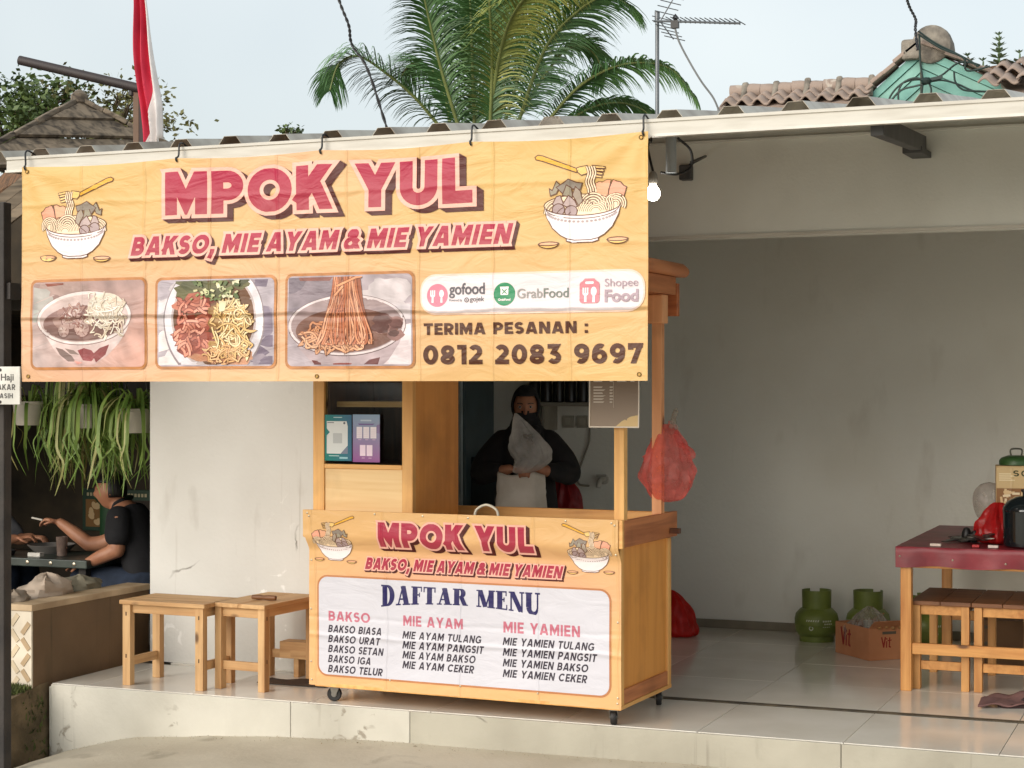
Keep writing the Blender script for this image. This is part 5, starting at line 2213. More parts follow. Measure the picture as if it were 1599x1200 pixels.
b.lathe([(.085, .402), (.088, .404), (.088, .425), (.078, .44), (.045, .452), (.001, .454)], (.03, 0, 0), 28)
b.build('lid', mat('green tin lid', L(58, 92, 48), .4), tin, smooth=True)
b = MB()
b.tube(spline([(.005, 0, .448), (.0, 0, .475), (.01, 0, .487), (.05, 0, .487), (.06, 0, .475), (.055, 0, .448)], 5), .0045, 8)
b.build('lid_handle', mat('wire handle', L(96, 96, 84), .4, metal=.6), tin, smooth=True)
cz = bag_mesh((-1.15, 9.60, zt + .20), [(.004, -.10), (.06, -.08), (.085, -.02), (.082, .05), (.05, .095), (.004, .11)], .8, 12.0, crease=.04)
tag(cz.build('balloon_bag', film('clear swollen film', L(214, 206, 200), .22, .08, bump=.15, bscale=8), smooth=True), 'clear puffed plastic bag behind the red bag on the maroon table', 'plastic bag')
rz_ = bag_mesh((-1.09, 9.46, zt + .002), [(.02, .0), (.10, .004), (.115, .05), (.10, .12), (.06, .18), (.02, .21)], .8, 15.0, crease=.18)
tag(rz_.build('table_bag', film('red table bag', L(214, 44, 46), .8, .25), smooth=True), 'red plastic bag on the maroon table left of the dark pot', 'plastic bag')
rr = random.Random(12)
ut = MB()
for k in range(22):
    x, y = -1.30 + .012 * k + rr.uniform(-.02, .02), 9.28 + rr.uniform(0, .34)
    t = rr.uniform(0, PI)
    ut.bar((x - .07 * math.cos(t), y - .07 * math.sin(t), zt + .005 + .0025 * k), (x + .07 * math.cos(t), y + .07 * math.sin(t), zt + .010 + .0025 * k + rr.uniform(0, .012)), .034, .005)
pile = tag(ut.build('packet_pile', mat('black packets', L(30, 28, 28), .35, c2=L(70, 66, 60), scale=30)), 'untidy pile of small black packets and wrappers on the maroon table', 'packets')
ut = MB()
for x, y, s in ((-1.255, 9.50, .05), (-1.21, 9.47, .042)):
    ut.lathe([(.4 * s, 0), (.55 * s, .2 * s), (.5 * s, 1.0 * s), (.3 * s, 1.4 * s), (.05 * s, 1.5 * s)], (x, y, zt), 12)
tag(ut.build('shaker_pair', M_black, smooth=True), 'pair of small black shakers on the maroon table', 'shakers')
ut = MB()
ut.bar((-1.36, 9.62, zt + .012), (-1.24, 9.56, zt + .03), .03, .004)
tag(ut.build('knife_blade', M_black), 'flat black strip lying at the left of the table clutter', 'packet')
ut = MB()
for x, y, w_, t in ((-1.19, 9.40, .09, .3), (-1.13, 9.34, .07, -.4), (-1.10, 9.38, .06, .9)):
    ut.bar((x - w_ / 2, y, zt + .03), (x + w_ / 2, y + .02 * t, zt + .034), .02, .004)
tag(ut.build('white_wrapper', mat('white wrapper', L(222, 216, 206), .5)), 'white wrappers lying on the black packets on the table', 'wrappers')
for x, y, wd, c, lab in ((-1.365, 9.15, .055, L(232, 214, 200), 'small white box lying near the front left edge of the maroon cloth'), (-1.08, 9.16, .05, L(226, 208, 200), 'small white lighter lying on the maroon cloth before the pot'), (-1.165, 9.155, .035, L(190, 40, 44), 'tiny red wrapper at the front edge of the maroon cloth')):
    b = MB()
    b.box(x - wd / 2, x + wd / 2, y, y + .022, zt, zt + .014)
    tag(b.build('small_box', mat('small box %d' % int(wd * 1000), c, .5), bevel=.002), lab, 'box')

# ---- on the back wall behind the cart
sh = empty('wall_shelf', (-4.05, 10.9, 1.43), label='pale wall shelf with dark goods behind the woman', cat='shelf')
b = MB()
b.box(-.26, .30, -.12, .148, .0, .025)
b.build('board', mat('pale shelf', L(150, 144, 132), .7), sh, bevel=.002)
b = MB()
b.box(-.10, -.085, -.10, .148, -.16, -.001)
b.build('bracket', mat('pale shelf', L(150, 144, 132), .7), sh)
for i in range(6):
    b = MB()
    h_ = .16 + .05 * (i % 3)
    b.lathe([(.03, .026), (.036, .03), (.036, h_), (.02, h_ + .03), (.02, h_ + .05)], (-.2 + .085 * i, .02, 0), 14)
    o = b.build('dark_jar', mat('dark jar', L(34, 30, 28), .3), None, smooth=True)
    o.location = sh.location
    tag(o, ('leftmost', 'second from left', 'third from left', 'fourth from left', 'fifth from left', 'rightmost')[i] + ' dark jar on the wall shelf behind the woman', 'jar', 'dark jars on the wall shelf')
for i, x in enumerate((-4.055, -3.955)):
    s = empty('wall_switch', (x, 11.035, 1.325), label=('left' if i == 0 else 'right') + ' one of two square switches on the back wall behind the woman', cat='switch')
    b = MB()
    b.box(-.04, .04, -.004, .014, -.04, .04)
    b.build('plate', mat('switch plate', L(170, 166, 152), .5), s, bevel=.004)
    b = MB()
    b.box(-.018, .018, -.009, -.0045, -.022, .022)
    b.build('rocker', mat('switch rocker', L(186, 182, 168), .4), s, bevel=.002)
cw = MB()
cw.tube(spline([(-3.90, 11.03, 1.30), (-3.905, 11.03, 1.19), (-3.95, 11.03, 1.07), (-3.985, 11.03, .97), (-3.97, 11.02, .91), (-3.90, 11.02, .90)], 8), .007, 8)
tag(cw.build('wall_cable', mat('pale cable', L(150, 146, 134), .6), smooth=True), 'pale cable hanging down the back wall right of the woman', 'cable')
tp = empty('wall_tap', (-3.80, 11.03, .945), label='white tap on the back wall seen beside the cart post', cat='tap')
b = MB()
b.tube(spline([(0, .018, 0), (0, -.06, 0), (0, -.10, -.02), (0, -.11, -.05)], 5), .018, 12)
b.build('spout', mat('white tap', L(200, 196, 186), .3), tp, smooth=True)
b = MB()
b.lathe([(.03, -.004), (.034, .0), (.034, .012), (.02, .018)], (0, 0, 0), 14, 'y')
b.box(-.035, .035, -.055, -.04, .018, .034)
b.build('flange', mat('white tap', L(200, 196, 186), .3), tp, smooth=True)
# glass fronted drinks cabinet left of the woman
fr = empty('drinks_fridge', (-4.62, 10.45, 0), R(2), label='tall glass door fridge with pale frame in the dark room behind the cart', cat='fridge')
M_frame = mat('pale aluminium', L(186, 200, 204), .35, metal=.3)
b = MB()
b.box(-.40, .06, .03, .56, .03, 1.95)
b.build('body', mat('fridge body', L(74, 92, 98), .4), fr, bevel=.008)
for x0, x1 in ((-.10, -.035), (-.014, .0), (.022, .045)):
    b = MB()
    b.box(x0, x1, .0, .028, .05, 1.93)
    b.build('door_frame', M_frame, fr, bevel=.003)
b = MB()
b.box(-.395, -.105, .004, .016, .06, 1.92)
b.build('door_glass', pane('fridge glass', (.5, .62, .64)), fr)
b = MB()
b.box(.065, .27, .12, .52, .0, 1.10)
b.build('side_cupboard', mat('dark teal cupboard', L(44, 56, 60), .5), fr, bevel=.006)
b = MB()
b.tube(spline([(-.055, -.02, 1.75), (-.075, -.02, 1.62), (-.06, -.02, 1.5), (-.08, -.02, 1.38), (-.07, -.02, 1.28)], 6), .008, 8)
b.lathe([(.001, -.02), (.016, 0), (.001, .02)], (-.07, -.02, 1.26), 10)
tag(b.build('beaded_string', mat('white beads', L(200, 190, 170), .5), smooth=True, loc=(-4.62, 10.43, 0)), 'thin white cord with a bead hanging before the fridge door', 'cord')
rk = bag_mesh((-3.70, 9.98, .66), [(.05, .0), (.115, .02), (.12, .12), (.105, .24), (.06, .32), (.01, .345)], .7, 21.0, crease=.12)
tag(rk.build('hung_bag', film('dark red bag', L(150, 30, 34), .9, .4), smooth=True), 'dark red bag standing behind the woman at her right', 'bag')
stand = MB()
stand.box(-3.92, -3.50, 9.86, 10.15, .0, .655)
tag(stand.build('low_cupboard', mat('dark low cupboard', L(60, 54, 48), .7), bevel=.006), 'low dark cupboard hidden behind the cart counter under the red bag', 'cupboard')


# ================================================================ PEOPLE
M_skin = mat('brown skin', L(172, 120, 92), .5, c2=L(150, 98, 74), scale=9)
M_skin2 = mat('tan skin', L(190, 136, 106), .5, c2=L(166, 112, 84), scale=9)
M_blackcloth = mat('black cloth', L(28, 26, 28), .9, c2=L(18, 17, 19), scale=14, bump=.5, bscale=22)
M_shirt = mat('black tee shirt', L(32, 32, 36), .9, c2=L(22, 22, 26), scale=8, bump=.5, bscale=16)
M_jeans = mat('dark jeans', L(40, 52, 72), .9, c2=L(28, 38, 54), scale=10, bump=.4, bscale=20)
M_hair = mat('black hair', L(24, 20, 18), .5, bump=.6, bscale=60, stretch=(1, 1, .2))


def limb(b, pts, rs, n=14, flat=None, k=5):
    """tapered limb with rounded ends; flat=(axis, factor) squashes the section along an axis"""
    q = spline([tuple(p) for p in pts], k)
    m = len(pts)
    rr_ = []
    for i in range(len(q)):
        f = i / k
        j = min(int(f), m - 2)
        t = f - j
        rr_.append(rs[j] + (rs[j + 1] - rs[j]) * t)
    d0 = (q[0] - q[1]).normalized()
    d1 = (q[-1] - q[-2]).normalized()
    P = [q[0] + d0 * rs[0] * s for s in (.98, .8, .45)] + q + [q[-1] + d1 * rs[-1] * s for s in (.45, .8, .98)]
    S = [rs[0] * s for s in (.12, .6, .89)] + rr_ + [rs[-1] * s for s in (.89, .6, .12)]
    k0 = len(b.v)
    b.tube(P, S, n)
    if flat:
        ax = Vector(flat[0]).normalized()
        i = k0
        for p in P:
            for j in range(n):
                v = Vector(b.v[i])
                o = v - p
                o = o + ax * o.dot(ax) * (flat[1] - 1)
                b.v[i] = tuple(p + o)
                i += 1


def head(b, c, yaw, pitch=0.0, s=1.0, grow=0.0, top_only=None):
    """skull with brow, nose, lips, chin and ears; looks along local -Y before the turn"""
    M = Matrix.Translation(Vector(c)) @ Matrix.Rotation(yaw, 4, 'Z') @ Matrix.Rotation(pitch, 4, 'X')
    k0 = len(b.v)
    NT, NP = 40, 28
    for j in range(NP + 1):
        ph = PI * j / NP
        for i in range(NT):
            th = 2 * PI * i / NT
            x, y, z = math.sin(ph) * math.sin(th), -math.sin(ph) * math.cos(th), math.cos(ph)
            w = .074 * (1 - .28 * max(0, -z) ** 1.5)
            dpt = .093 * (1 - .18 * max(0, -z) ** 1.3)
            px_, py_, pz_ = x * w, y * dpt, z * .112
            if y < 0 and not grow:
                f = lambda cx, cz, wx, wz: math.exp(-((px_ - cx) / wx) ** 2 - ((pz_ - cz) / wz) ** 2)
                py_ -= .020 * f(0, -.022, .011, .018) + .012 * f(0, .0, .009, .02)
                py_ += .010 * (f(-.031, .008, .014, .010) + f(.031, .008, .014, .010))
                py_ -= .006 * f(0, .026, .04, .008) + .006 * f(0, -.055, .020, .007) + .007 * f(0, -.088, .02, .014)
            if grow:
                r_ = 1 + grow
                px_, py_, pz_ = px_ * r_, py_ * r_, pz_ * r_
            b.v.append(tuple(M @ (Vector((px_, py_, pz_)) * s)))
    for j in range(NP):
        for i in range(NT):
            a0, b0 = k0 + j * NT, k0 + (j + 1) * NT
            f_ = (a0 + i, a0 + (i + 1) % NT, b0 + (i + 1) % NT, b0 + i)
            if top_only:
                if not all(top_only((M.inverted() @ Vector(b.v[q])) / s) for q in f_):
                    continue
            b.f.append(f_)
    if not grow:
        for sx in (-1, 1):
            e = [M @ (Vector((sx * .072, .010, .012)) * s), M @ (Vector((sx * .078, .016, -.018)) * s)]
            limb(b, e, [.016 * s, .010 * s], 10, (M.to_3x3() @ Vector((1, 0, 0)), .45), 3)
    return M


def hand(b, wrist, dirv, palm, s=1.0, curl=.9, side=1):
    """palm, four uneven curled fingers and a thumb from the side of the palm"""
    d_ = Vector(dirv).normalized()
    n_ = Vector(palm).normalized()
    n_ = (n_ - d_ * n_.dot(d_)).normalized()
    t_ = d_.cross(n_) * side
    w = Vector(wrist)
    limb(b, [w - d_ * .01, w + d_ * .04 * s, w + d_ * .085 * s], [.024 * s, .036 * s, .036 * s], 14, (n_, .45), 4)
    for i, (off, ln) in enumerate(((-.027, .062), (-.009, .072), (.009, .068), (.027, .054))):
        p0 = w + d_ * (.082 + .004 * (1 - abs(i - 1.5))) * s + t_ * off * s
        a1, a2, a3 = curl * .5, curl * 1.2, curl * 1.8
        p1 = p0 + (d_ * math.cos(a1) + n_ * math.sin(a1)) * ln * .45 * s
        p2 = p1 + (d_ * math.cos(a2) + n_ * math.sin(a2)) * ln * .32 * s
        p3 = p2 + (d_ * math.cos(a3) + n_ * math.sin(a3)) * ln * .25 * s
        limb(b, [p0 - d_ * .02 * s, p0, p1, p2, p3], [.0095 * s, .0095 * s, .0088 * s, .008 * s, .0068 * s], 9, None, 2)
    p0 = w + d_ * .03 * s - t_ * .03 * s
    p1 = p0 + (d_ * .6 - t_ * .5 + n_ * .5).normalized() * .036 * s
    p2 = p1 + (d_ * .9 + n_ * .5).normalized() * .028 * s
    limb(b, [p0 + t_ * .012 * s, p0, p1, p2], [.014 * s, .013 * s, .0105 * s, .0085 * s], 9, None, 2)


def flesh(b, name, m, parent, voxel=.007):
    o = b.build(name, m, parent, smooth=True)
    k = o.modifiers.new('one surface', 'REMESH')
    k.mode = 'VOXEL'
    k.voxel_size = voxel
    k.use_smooth_shade = True
    k = o.modifiers.new('even', 'SMOOTH')
    k.factor = .5
    k.iterations = 3
    return o


# --- woman behind the cart
wm = empty('person', (-3.80, 9.62, 0), R(20), label='woman in black headscarf, mask and long tunic standing behind the cart holding bags', cat='person')
b = MB()
HM = head(b, (0, -.005, 1.435), 0, R(4), .97)
limb(b, [(0, .01, 1.36), (0, .015, 1.24)], [.048, .055], 16)
limb(b, [(0, .02, 1.22), (0, .02, 1.05), (0, .02, .90)], [.13, .125, .13], 20, ((0, 1, 0), .7))
for sx in (-1, 1):
    limb(b, [(sx * .155, .015, 1.225), (sx * .235, -.03, 1.07)], [.05, .042], 14)
    limb(b, [(sx * .235, -.03, 1.07), (sx * .16, -.17, 1.065), (sx * .085, -.245, 1.085)], [.042, .038, .027], 14)
    hand(b, (sx * .085, -.245, 1.085), (-sx * .9, -.25, -.02), (0, .15, -1), .95, .9, sx)
    limb(b, [(sx * .08, .02, .86), (sx * .09, .0, .48), (sx * .09, .03, .10)], [.085, .058, .042], 14)
    limb(b, [(sx * .09, .05, .05), (sx * .10, -.12, .035)], [.036, .032], 12, ((0, 0, 1), .8))
flesh(b, 'body', M_skin, wm, .0075)
b = MB()
limb(b, [(0, .02, 1.255), (0, .02, 1.16), (0, .02, 1.0), (0, .02, .80), (0, .02, .45), (0, .02, .16)], [.125, .175, .175, .195, .21, .24], 28, ((0, 1, 0), .70))
for sx in (-1, 1):
    limb(b, [(sx * .135, .015, 1.235), (sx * .215, -.02, 1.13), (sx * .25, -.03, 1.055)], [.072, .080, .078], 16)
    limb(b, [(sx * .25, -.03, 1.055), (sx * .20, -.13, 1.06), (sx * .155, -.185, 1.068)], [.074, .060, .050], 16)
flesh(b, 'tunic', M_blackcloth, wm, .011)
b = MB()
head(b, (0, .0, 1.44), 0, R(4), .97, .17, lambda p: p.y > -.055 - .25 * max(0, p.z - .045) - .0 or p.z > .062 or p.z < -.052)
limb(b, [(0, .01, 1.37), (0, .0, 1.30), (0, .0, 1.215)], [.078, .100, .150], 24, ((0, 1, 0), .78))
limb(b, [(-.06, -.07, 1.32), (0, -.10, 1.25), (.06, -.07, 1.30)], [.03, .045, .03], 12)
b.build('headscarf', M_blackcloth, wm, smooth=True, solid=.006)
b = MB()
head(b, (0, -.004, 1.435), 0, R(4), .97, .07, lambda p: p.y < -.01 and p.z < -.010 - .12 * abs(p.x) and p.z > -.12)
b.build('face_mask', M_blackcloth, wm, smooth=True, solid=.003)
for sx in (-1, 1):
    b = MB()
    p = HM @ Vector((sx * .031, -.0775, .009))
    b.lathe([(.001, -.009), (.0065, -.0065), (.009, 0), (.0065, .0065), (.001, .009)], tuple(p), 12, 'y')
    ey = b.build('eye', mat('eye white', L(206, 200, 192), .2), wm, smooth=True)
    b = MB()
    b.lathe([(.0062, -.0094), (.0058, -.0070)], tuple(p), 10, 'y')
    b.build('iris', M_black, ey)
    b = MB()
    e0 = [HM @ Vector((sx * (.014 + .011 * i), -.093 + .008 * i * (i > 1), .027 + .004 * math.sin(i))) for i in range(4)]
    b.tube(e0, .0032, 6)
    b.build('eyebrow', M_hair, wm, smooth=True)

# bags she holds
pb = empty('paper_bag', (-3.735, 9.39, .70), R(18), label='white paper bag held in front of the woman behind the cart', cat='bag')
b = MB()


def pbag(u, v):
    """sides of a gusseted bag, u round the rim"""
    q = u * 4
    w0, d0 = .155 - .02 * v, .075 - .045 * v
    c = [(-w0, -d0), (w0 * .55, -d0), (w0, -d0 * .1), (w0 * .95, d0), (-w0, d0), (-w0, -d0)]
    q = u * 5
    i = min(int(q), 4)
    t = q - i
    x = c[i][0] + (c[i + 1][0] - c[i][0]) * t
    y = c[i][1] + (c[i + 1][1] - c[i][1]) * t
    return (x + .006 * fbm(x * 9, v * 5), y + .010 * fbm(x * 7, v * 6, 3), .36 * v + .012 * math.sin(x * 30) * v * v)


b.grid(pbag, 50, 18)
b.build('bag', mat('white paper', L(206, 200, 190), .7, c2=L(180, 172, 160), scale=6, bump=.4, bscale=12), pb, smooth=True, solid=.002)
cg = empty('clear_bag', (-3.68, 9.36, 1.06), R(15), label='crumpled clear plastic bag rising in front of the masked woman', cat='plastic bag')
b = bag_mesh((0, 0, 0), [(.03, .0), (.075, .02), (.105, .08), (.115, .14), (.095, .20), (.06, .26), (.03, .31), (.006, .345)], .45, 3.3, crease=.15)
for i, v in enumerate(b.v):
    z = v[2]
    b.v[i] = (v[0] - .045 + .10 * (1 - z / .345) * min(1, z / .08) - .03 * (z / .345) ** 2, v[1], z)
b.build('bag', film('milky film', L(232, 230, 226), .40, .2, bump=.55, bscale=7), cg, smooth=True)

# --- man smoking at the neighbouring table
mn = empty('person', (-6.08, 9.1, -.40), 0, label='man in black tee shirt sitting at the dark table smoking, head behind hanging leaves', cat='person')
OFS = Vector((-6.08, 9.1, -.40))


def w2(*p):
    return tuple(Vector(p) - OFS)


b = MB()
HM = head(b, w2(-6.335, 9.10, .915), R(-70), R(2), .98)
limb(b, [w2(-6.31, 9.11, .86), w2(-6.25, 9.12, .775)], [.052, .06], 16)
limb(b, [w2(-6.22, 9.12, .74), w2(-6.13, 9.12, .55), w2(-6.06, 9.12, .34)], [.13, .13, .14], 20, ((1, 0, .3), .75))
limb(b, [w2(-6.175, 8.945, .745), w2(-6.165, 8.92, .575)], [.058, .050], 14)
limb(b, [w2(-6.165, 8.92, .575), w2(-6.27, 8.90, .53), w2(-6.37, 8.90, .485)], [.049, .044, .030], 14)
hand(b, w2(-6.37, 8.90, .485), (-1, .1, -.15), (0, 0, -1), 1.0, .35, -1)
limb(b, [w2(-6.27, 9.28, .745), w2(-6.44, 9.24, .60), w2(-6.555, 9.19, .575)], [.058, .050, .046], 14)
limb(b, [w2(-6.555, 9.19, .575), w2(-6.66, 9.18, .645), w2(-6.755, 9.17, .705)], [.046, .042, .030], 14)
hand(b, w2(-6.755, 9.17, .705), (-1, -.05, .15), (-.2, -.3, -1), 1.0, .75, -1)
for sy, kx in ((-1, -6.47), (1, -6.52)):
    y = 9.12 + sy * .10
    limb(b, [w2(-6.06, y, .33), w2(kx, y, .36)], [.10, .075], 14)
    limb(b, [w2(kx, y, .36), w2(kx + .05, y, -.02), w2(kx + .04, y, -.33)], [.07, .06, .045], 14)
    limb(b, [w2(kx + .06, y, -.355), w2(kx - .12, y, -.365)], [.038, .032], 12)
flesh(b, 'body', M_skin2, mn, .0075)
b = MB()
limb(b, [w2(-6.255, 9.12, .80), w2(-6.21, 9.12, .73), w2(-6.12, 9.12, .55), w2(-6.05, 9.12, .36)], [.085, .175, .17, .175], 26, ((1, 0, .3), .72))
limb(b, [w2(-6.19, 8.975, .765), w2(-6.165, 8.93, .665)], [.076, .080], 16)
limb(b, [w2(-6.25, 9.26, .765), w2(-6.36, 9.26, .68)], [.076, .078], 16)
flesh(b, 'tee_shirt', M_shirt, mn, .010)
b = MB()
limb(b, [w2(-6.06, 9.02, .32), w2(-6.06, 9.22, .32)], [.15, .15], 20, ((0, 0, 1), .85))
for sy, kx in ((-1, -6.47), (1, -6.52)):
    y = 9.12 + sy * .10
    limb(b, [w2(-6.04, y, .335), w2(-6.3, y, .36), w2(kx, y, .37)], [.125, .108, .092], 16)
    limb(b, [w2(kx, y, .37), w2(kx + .05, y, -.02), w2(kx + .04, y, -.31)], [.088, .074, .065], 16)
flesh(b, 'jeans', M_jeans, mn, .010)
b = MB()
head(b, w2(-6.33, 9.10, .92), R(-70), R(2), .99, .055, lambda p: p.z > .045 or (p.y > .0 and p.z > -.05))
b.build('hair', M_hair, mn, smooth=True, solid=.006)
b = MB()
b.tube([(-6.862, 9.13, .722), (-6.935, 9.12, .735)], .006, 8)
tag(b.build('cigarette', mat('cigarette paper', L(236, 230, 220), .7), smooth=True), 'white cigarette held in the outstretched hand of the seated man', 'cigarette')

# --- second guest, mostly behind the dark post at the left edge
OFS = Vector((-7.32, 9.15, -.40))
gm = empty('person', tuple(OFS), 0, label='guest in grey top sitting at the far left behind the dark post, arm on table', cat='person')
b = MB()
head(b, w2(-7.25, 9.2, .90), R(80), 0, .97)
limb(b, [w2(-7.28, 9.2, .85), w2(-7.30, 9.2, .76)], [.05, .058], 14)
limb(b, [w2(-7.32, 9.2, .73), w2(-7.38, 9.2, .34)], [.13, .14], 18, ((1, 0, 0), .75))
limb(b, [w2(-7.24, 9.03, .72), w2(-7.12, 9.0, .60), w2(-7.06, 9.02, .57)], [.055, .046, .042], 14)
limb(b, [w2(-7.06, 9.02, .57), w2(-6.98, 9.06, .585), w2(-6.92, 9.12, .60)], [.042, .036, .028], 14)
hand(b, w2(-6.92, 9.12, .60), (.7, .4, .1), (0, 0, -1), .95, .7, 1)
limb(b, [w2(-7.30, 9.36, .72), w2(-7.12, 9.38, .58), w2(-6.97, 9.34, .59)], [.055, .044, .028], 14)
hand(b, w2(-6.97, 9.34, .59), (1, 0, 0), (0, 0, -1), .95, .6, -1)
for y in (9.1, 9.3):
    limb(b, [w2(-7.36, y, .33), w2(-6.98, y, .36)], [.10, .075], 14)
    limb(b, [w2(-6.98, y, .36), w2(-7.02, y, -.33)], [.07, .045], 14)
    limb(b, [w2(-7.04, y, -.355), w2(-6.88, y, -.365)], [.038, .032], 12)
flesh(b, 'body', M_skin2, gm, .0075)
b = MB()
limb(b, [w2(-7.30, 9.2, .79), w2(-7.32, 9.2, .72), w2(-7.37, 9.2, .36)], [.085, .17, .175], 24, ((1, 0, 0), .72))
limb(b, [w2(-7.26, 9.05, .74), w2(-7.12, 9.0, .61)], [.074, .066], 16)
limb(b, [w2(-7.28, 9.36, .74), w2(-7.13, 9.38, .60)], [.074, .066], 16)
flesh(b, 'grey_top', mat('grey top', L(120, 120, 124), .9, bump=.4, bscale=16), gm, .010)
b = MB()
for y in (9.1, 9.3):
    limb(b, [w2(-7.36, y, .34), w2(-6.98, y, .37)], [.125, .09], 16)
    limb(b, [w2(-6.98, y, .37), w2(-7.02, y, -.31)], [.085, .065], 16)
flesh(b, 'trousers', M_jeans, gm, .010)
b = MB()
head(b, w2(-7.25, 9.2, .905), R(80), 0, .98, .055, lambda p: p.z > .045 or (p.y > .0 and p.z > -.05))
b.build('hair', M_hair, gm, smooth=True, solid=.006)
gm.location.x -= .14


# ================================================================ NEIGHBOURING EATERY ON THE LEFT
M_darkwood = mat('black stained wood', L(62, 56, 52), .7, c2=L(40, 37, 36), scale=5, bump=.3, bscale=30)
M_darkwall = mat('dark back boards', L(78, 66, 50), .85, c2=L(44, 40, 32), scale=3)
M_old = wood('weathered roof board', L(132, 118, 100), L(54, 48, 42), 0, knots=False, rough=.9)
M_old_y = wood('weathered roof board along slope', L(140, 126, 108), L(60, 52, 46), 1, knots=False, rough=.9)
eat = empty('neighbour_eatery', (-6.5, 8.5, -.45), label='dark timber eatery at the left with old hipped board roof', cat='building')


def ebox(name, m, *q, bevel=0):
    b = MB()
    b.box(*q)
    o = b.build(name, m, eat, bevel=bevel)
    o.location = -eat.location
    return o


ebox('post', M_darkwood, -5.57, -5.472, 6.98, 7.04, -.46, 2.45, bevel=.006)
ebox('post', M_darkwood, -7.6, -7.5, 6.96, 7.05, -.46, 2.45, bevel=.006)
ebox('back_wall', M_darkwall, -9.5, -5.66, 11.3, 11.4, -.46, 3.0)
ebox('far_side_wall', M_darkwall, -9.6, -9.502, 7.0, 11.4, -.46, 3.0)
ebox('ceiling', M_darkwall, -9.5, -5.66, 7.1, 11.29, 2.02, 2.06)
ebox('tie_beam', M_darkwood, -7.6, -5.45, 7.0, 7.08, 1.98, 2.06)
ebox('tie_beam', M_darkwood, -7.6, -5.66, 7.52, 7.60, 1.955, 2.015)
ebox('tie_beam', M_darkwood, -9.4, -5.66, 9.6, 9.7, 1.50, 1.60)
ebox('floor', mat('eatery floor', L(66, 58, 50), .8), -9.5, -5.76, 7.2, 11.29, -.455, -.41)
ebox('side_board', M_darkwall, -5.755, -5.662, 8.8, 11.29, -.45, 2.0)
# sloping verge of the front awning, built of boards
for i in range(3):
    b = MB()
    b.bar((-5.62, 7.46 + .002 * i, 2.665 - .062 * i), (-7.4, 7.46 + .002 * i, 1.62 - .062 * i), .02, .058, up=(.5, 0, .86))
    o = b.build('verge_board', M_old, eat, bevel=.002)
    o.location = -eat.location
# hipped roof of weathered boards: the ridge line ends in a peak, a hip comes down towards us
AP = Vector((-6.49, 9.0, 3.275))
LB, RB_, FB = Vector((-7.05, 9.25, 2.90)), Vector((-5.86, 9.35, 2.90)), Vector((-6.53, 8.0, 2.78))


def roof_face(A, B, C_, n, name, m, seed):
    """boards laid across a triangle from the peak to the eave"""
    rr_ = random.Random(seed)
    nrm = (B - A).cross(C_ - A).normalized()
    if nrm.z < 0:
        nrm = -nrm
    for i in range(n):
        t0, t1 = (i + .04) / n, (i + .98) / n
        p = [A.lerp(B, t0), A.lerp(C_, t0), A.lerp(C_, t1), A.lerp(B, t1)]
        lf = .012 * (i % 2) + rr_.uniform(0, .012)
        mm = MB()
        top = [q + nrm * (lf + .022 + rr_.uniform(-.004, .004)) for q in p]
        bot = [q + nrm * lf for q in p]
        mm.add(top + bot, [(0, 1, 2, 3), (7, 6, 5, 4), (0, 4, 5, 1), (1, 5, 6, 2), (2, 6, 7, 3), (3, 7, 4, 0)])
        o = mm.build(name, m, eat)
        o.location = -eat.location


roof_face(AP, LB, FB, 7, 'roof_board', M_old, 1)
roof_face(AP, FB, RB_, 7, 'roof_board', M_old, 2)
BKL, BKR = Vector((-9.2, 11.2, 2.9)), Vector((-7.3, 11.2, 3.2))
RG = Vector((-8.05, 11.2, 3.72))
for A, B, D, E_, sd_ in ((AP, RG, BKR, RB_, 5), (RG, AP, LB, BKL, 6)):
    for i in range(5):
        t0, t1 = i / 5 + .01, (i + 1) / 5
        p = [A.lerp(E_, t0) if D == BKR else A.lerp(D, t0), B.lerp(D, t0) if D == BKR else B.lerp(E_, t0)]
    # two long slopes behind the peak
    mm = MB()
    mm.add([A, B, D if D == BKR else E_, E_ if D == BKR else D], [(0, 1, 2, 3)])
    o = mm.build('rear_slope', mat('mossy brown thatch', L(128, 92, 62), .95, c2=L(74, 56, 40), scale=16, bump=1.0, bscale=50), eat, solid=.03)
    o.location = -eat.location
for A, B in ((AP, LB), (AP, RB_), (AP, FB)):
    n = 5
    for i in range(n):
        p, q = A.lerp(B, (i + .02) / n), A.lerp(B, (i + 1) / n)
        mm = MB()
        up = Vector((0, 0, .045 + .006 * (i % 2)))
        mm.bar(p + up, q + up, .075 if B != FB else .03, .03)
        o = mm.build('hip_cap', M_old_y, eat, bevel=.006)
        o.location = -eat.location
mm = MB()
mm.lathe([(.03, -.02), (.055, .0), (.05, .05), (.02, .075), (.001, .08)], (AP.x, AP.y, AP.z + .02), 10)
o = mm.build('peak_cap', M_old_y, eat, smooth=True)
o.location = -eat.location

# name board on the post
sg = empty('sign_board', (-5.668, 6.93, 1.470), label='white sign board with dark lettering nailed to the black post at the left edge', cat='sign')
b = MB()
b.box(0, .328, 0, .012, 0, .182)
b.build('board', mat('white sign paint', L(226, 224, 216), .6), sg, bevel=.002)
a = Art()
a.lift = .0012
INKS = L(84, 82, 80)
a.font('Haji', .218, .116, .045, INKS, .0008, .075)
a.text('BAKAR', .172, .070, .028, .130, .2, INKS, gap=.16)
a.text('KASIH', .188, .030, .024, .100, .2, INKS, gap=.16)
a.ellipse(.215, .166, .008, .008, L(60, 56, 52), 12)
a.ellipse(.215, .012, .008, .008, L(60, 56, 52), 12)
a.build('lettering', print_mat('card print', [(9, 0)], 5.0), lambda u, v, lift=0: Vector((u, -lift, v)), sg, step=0)

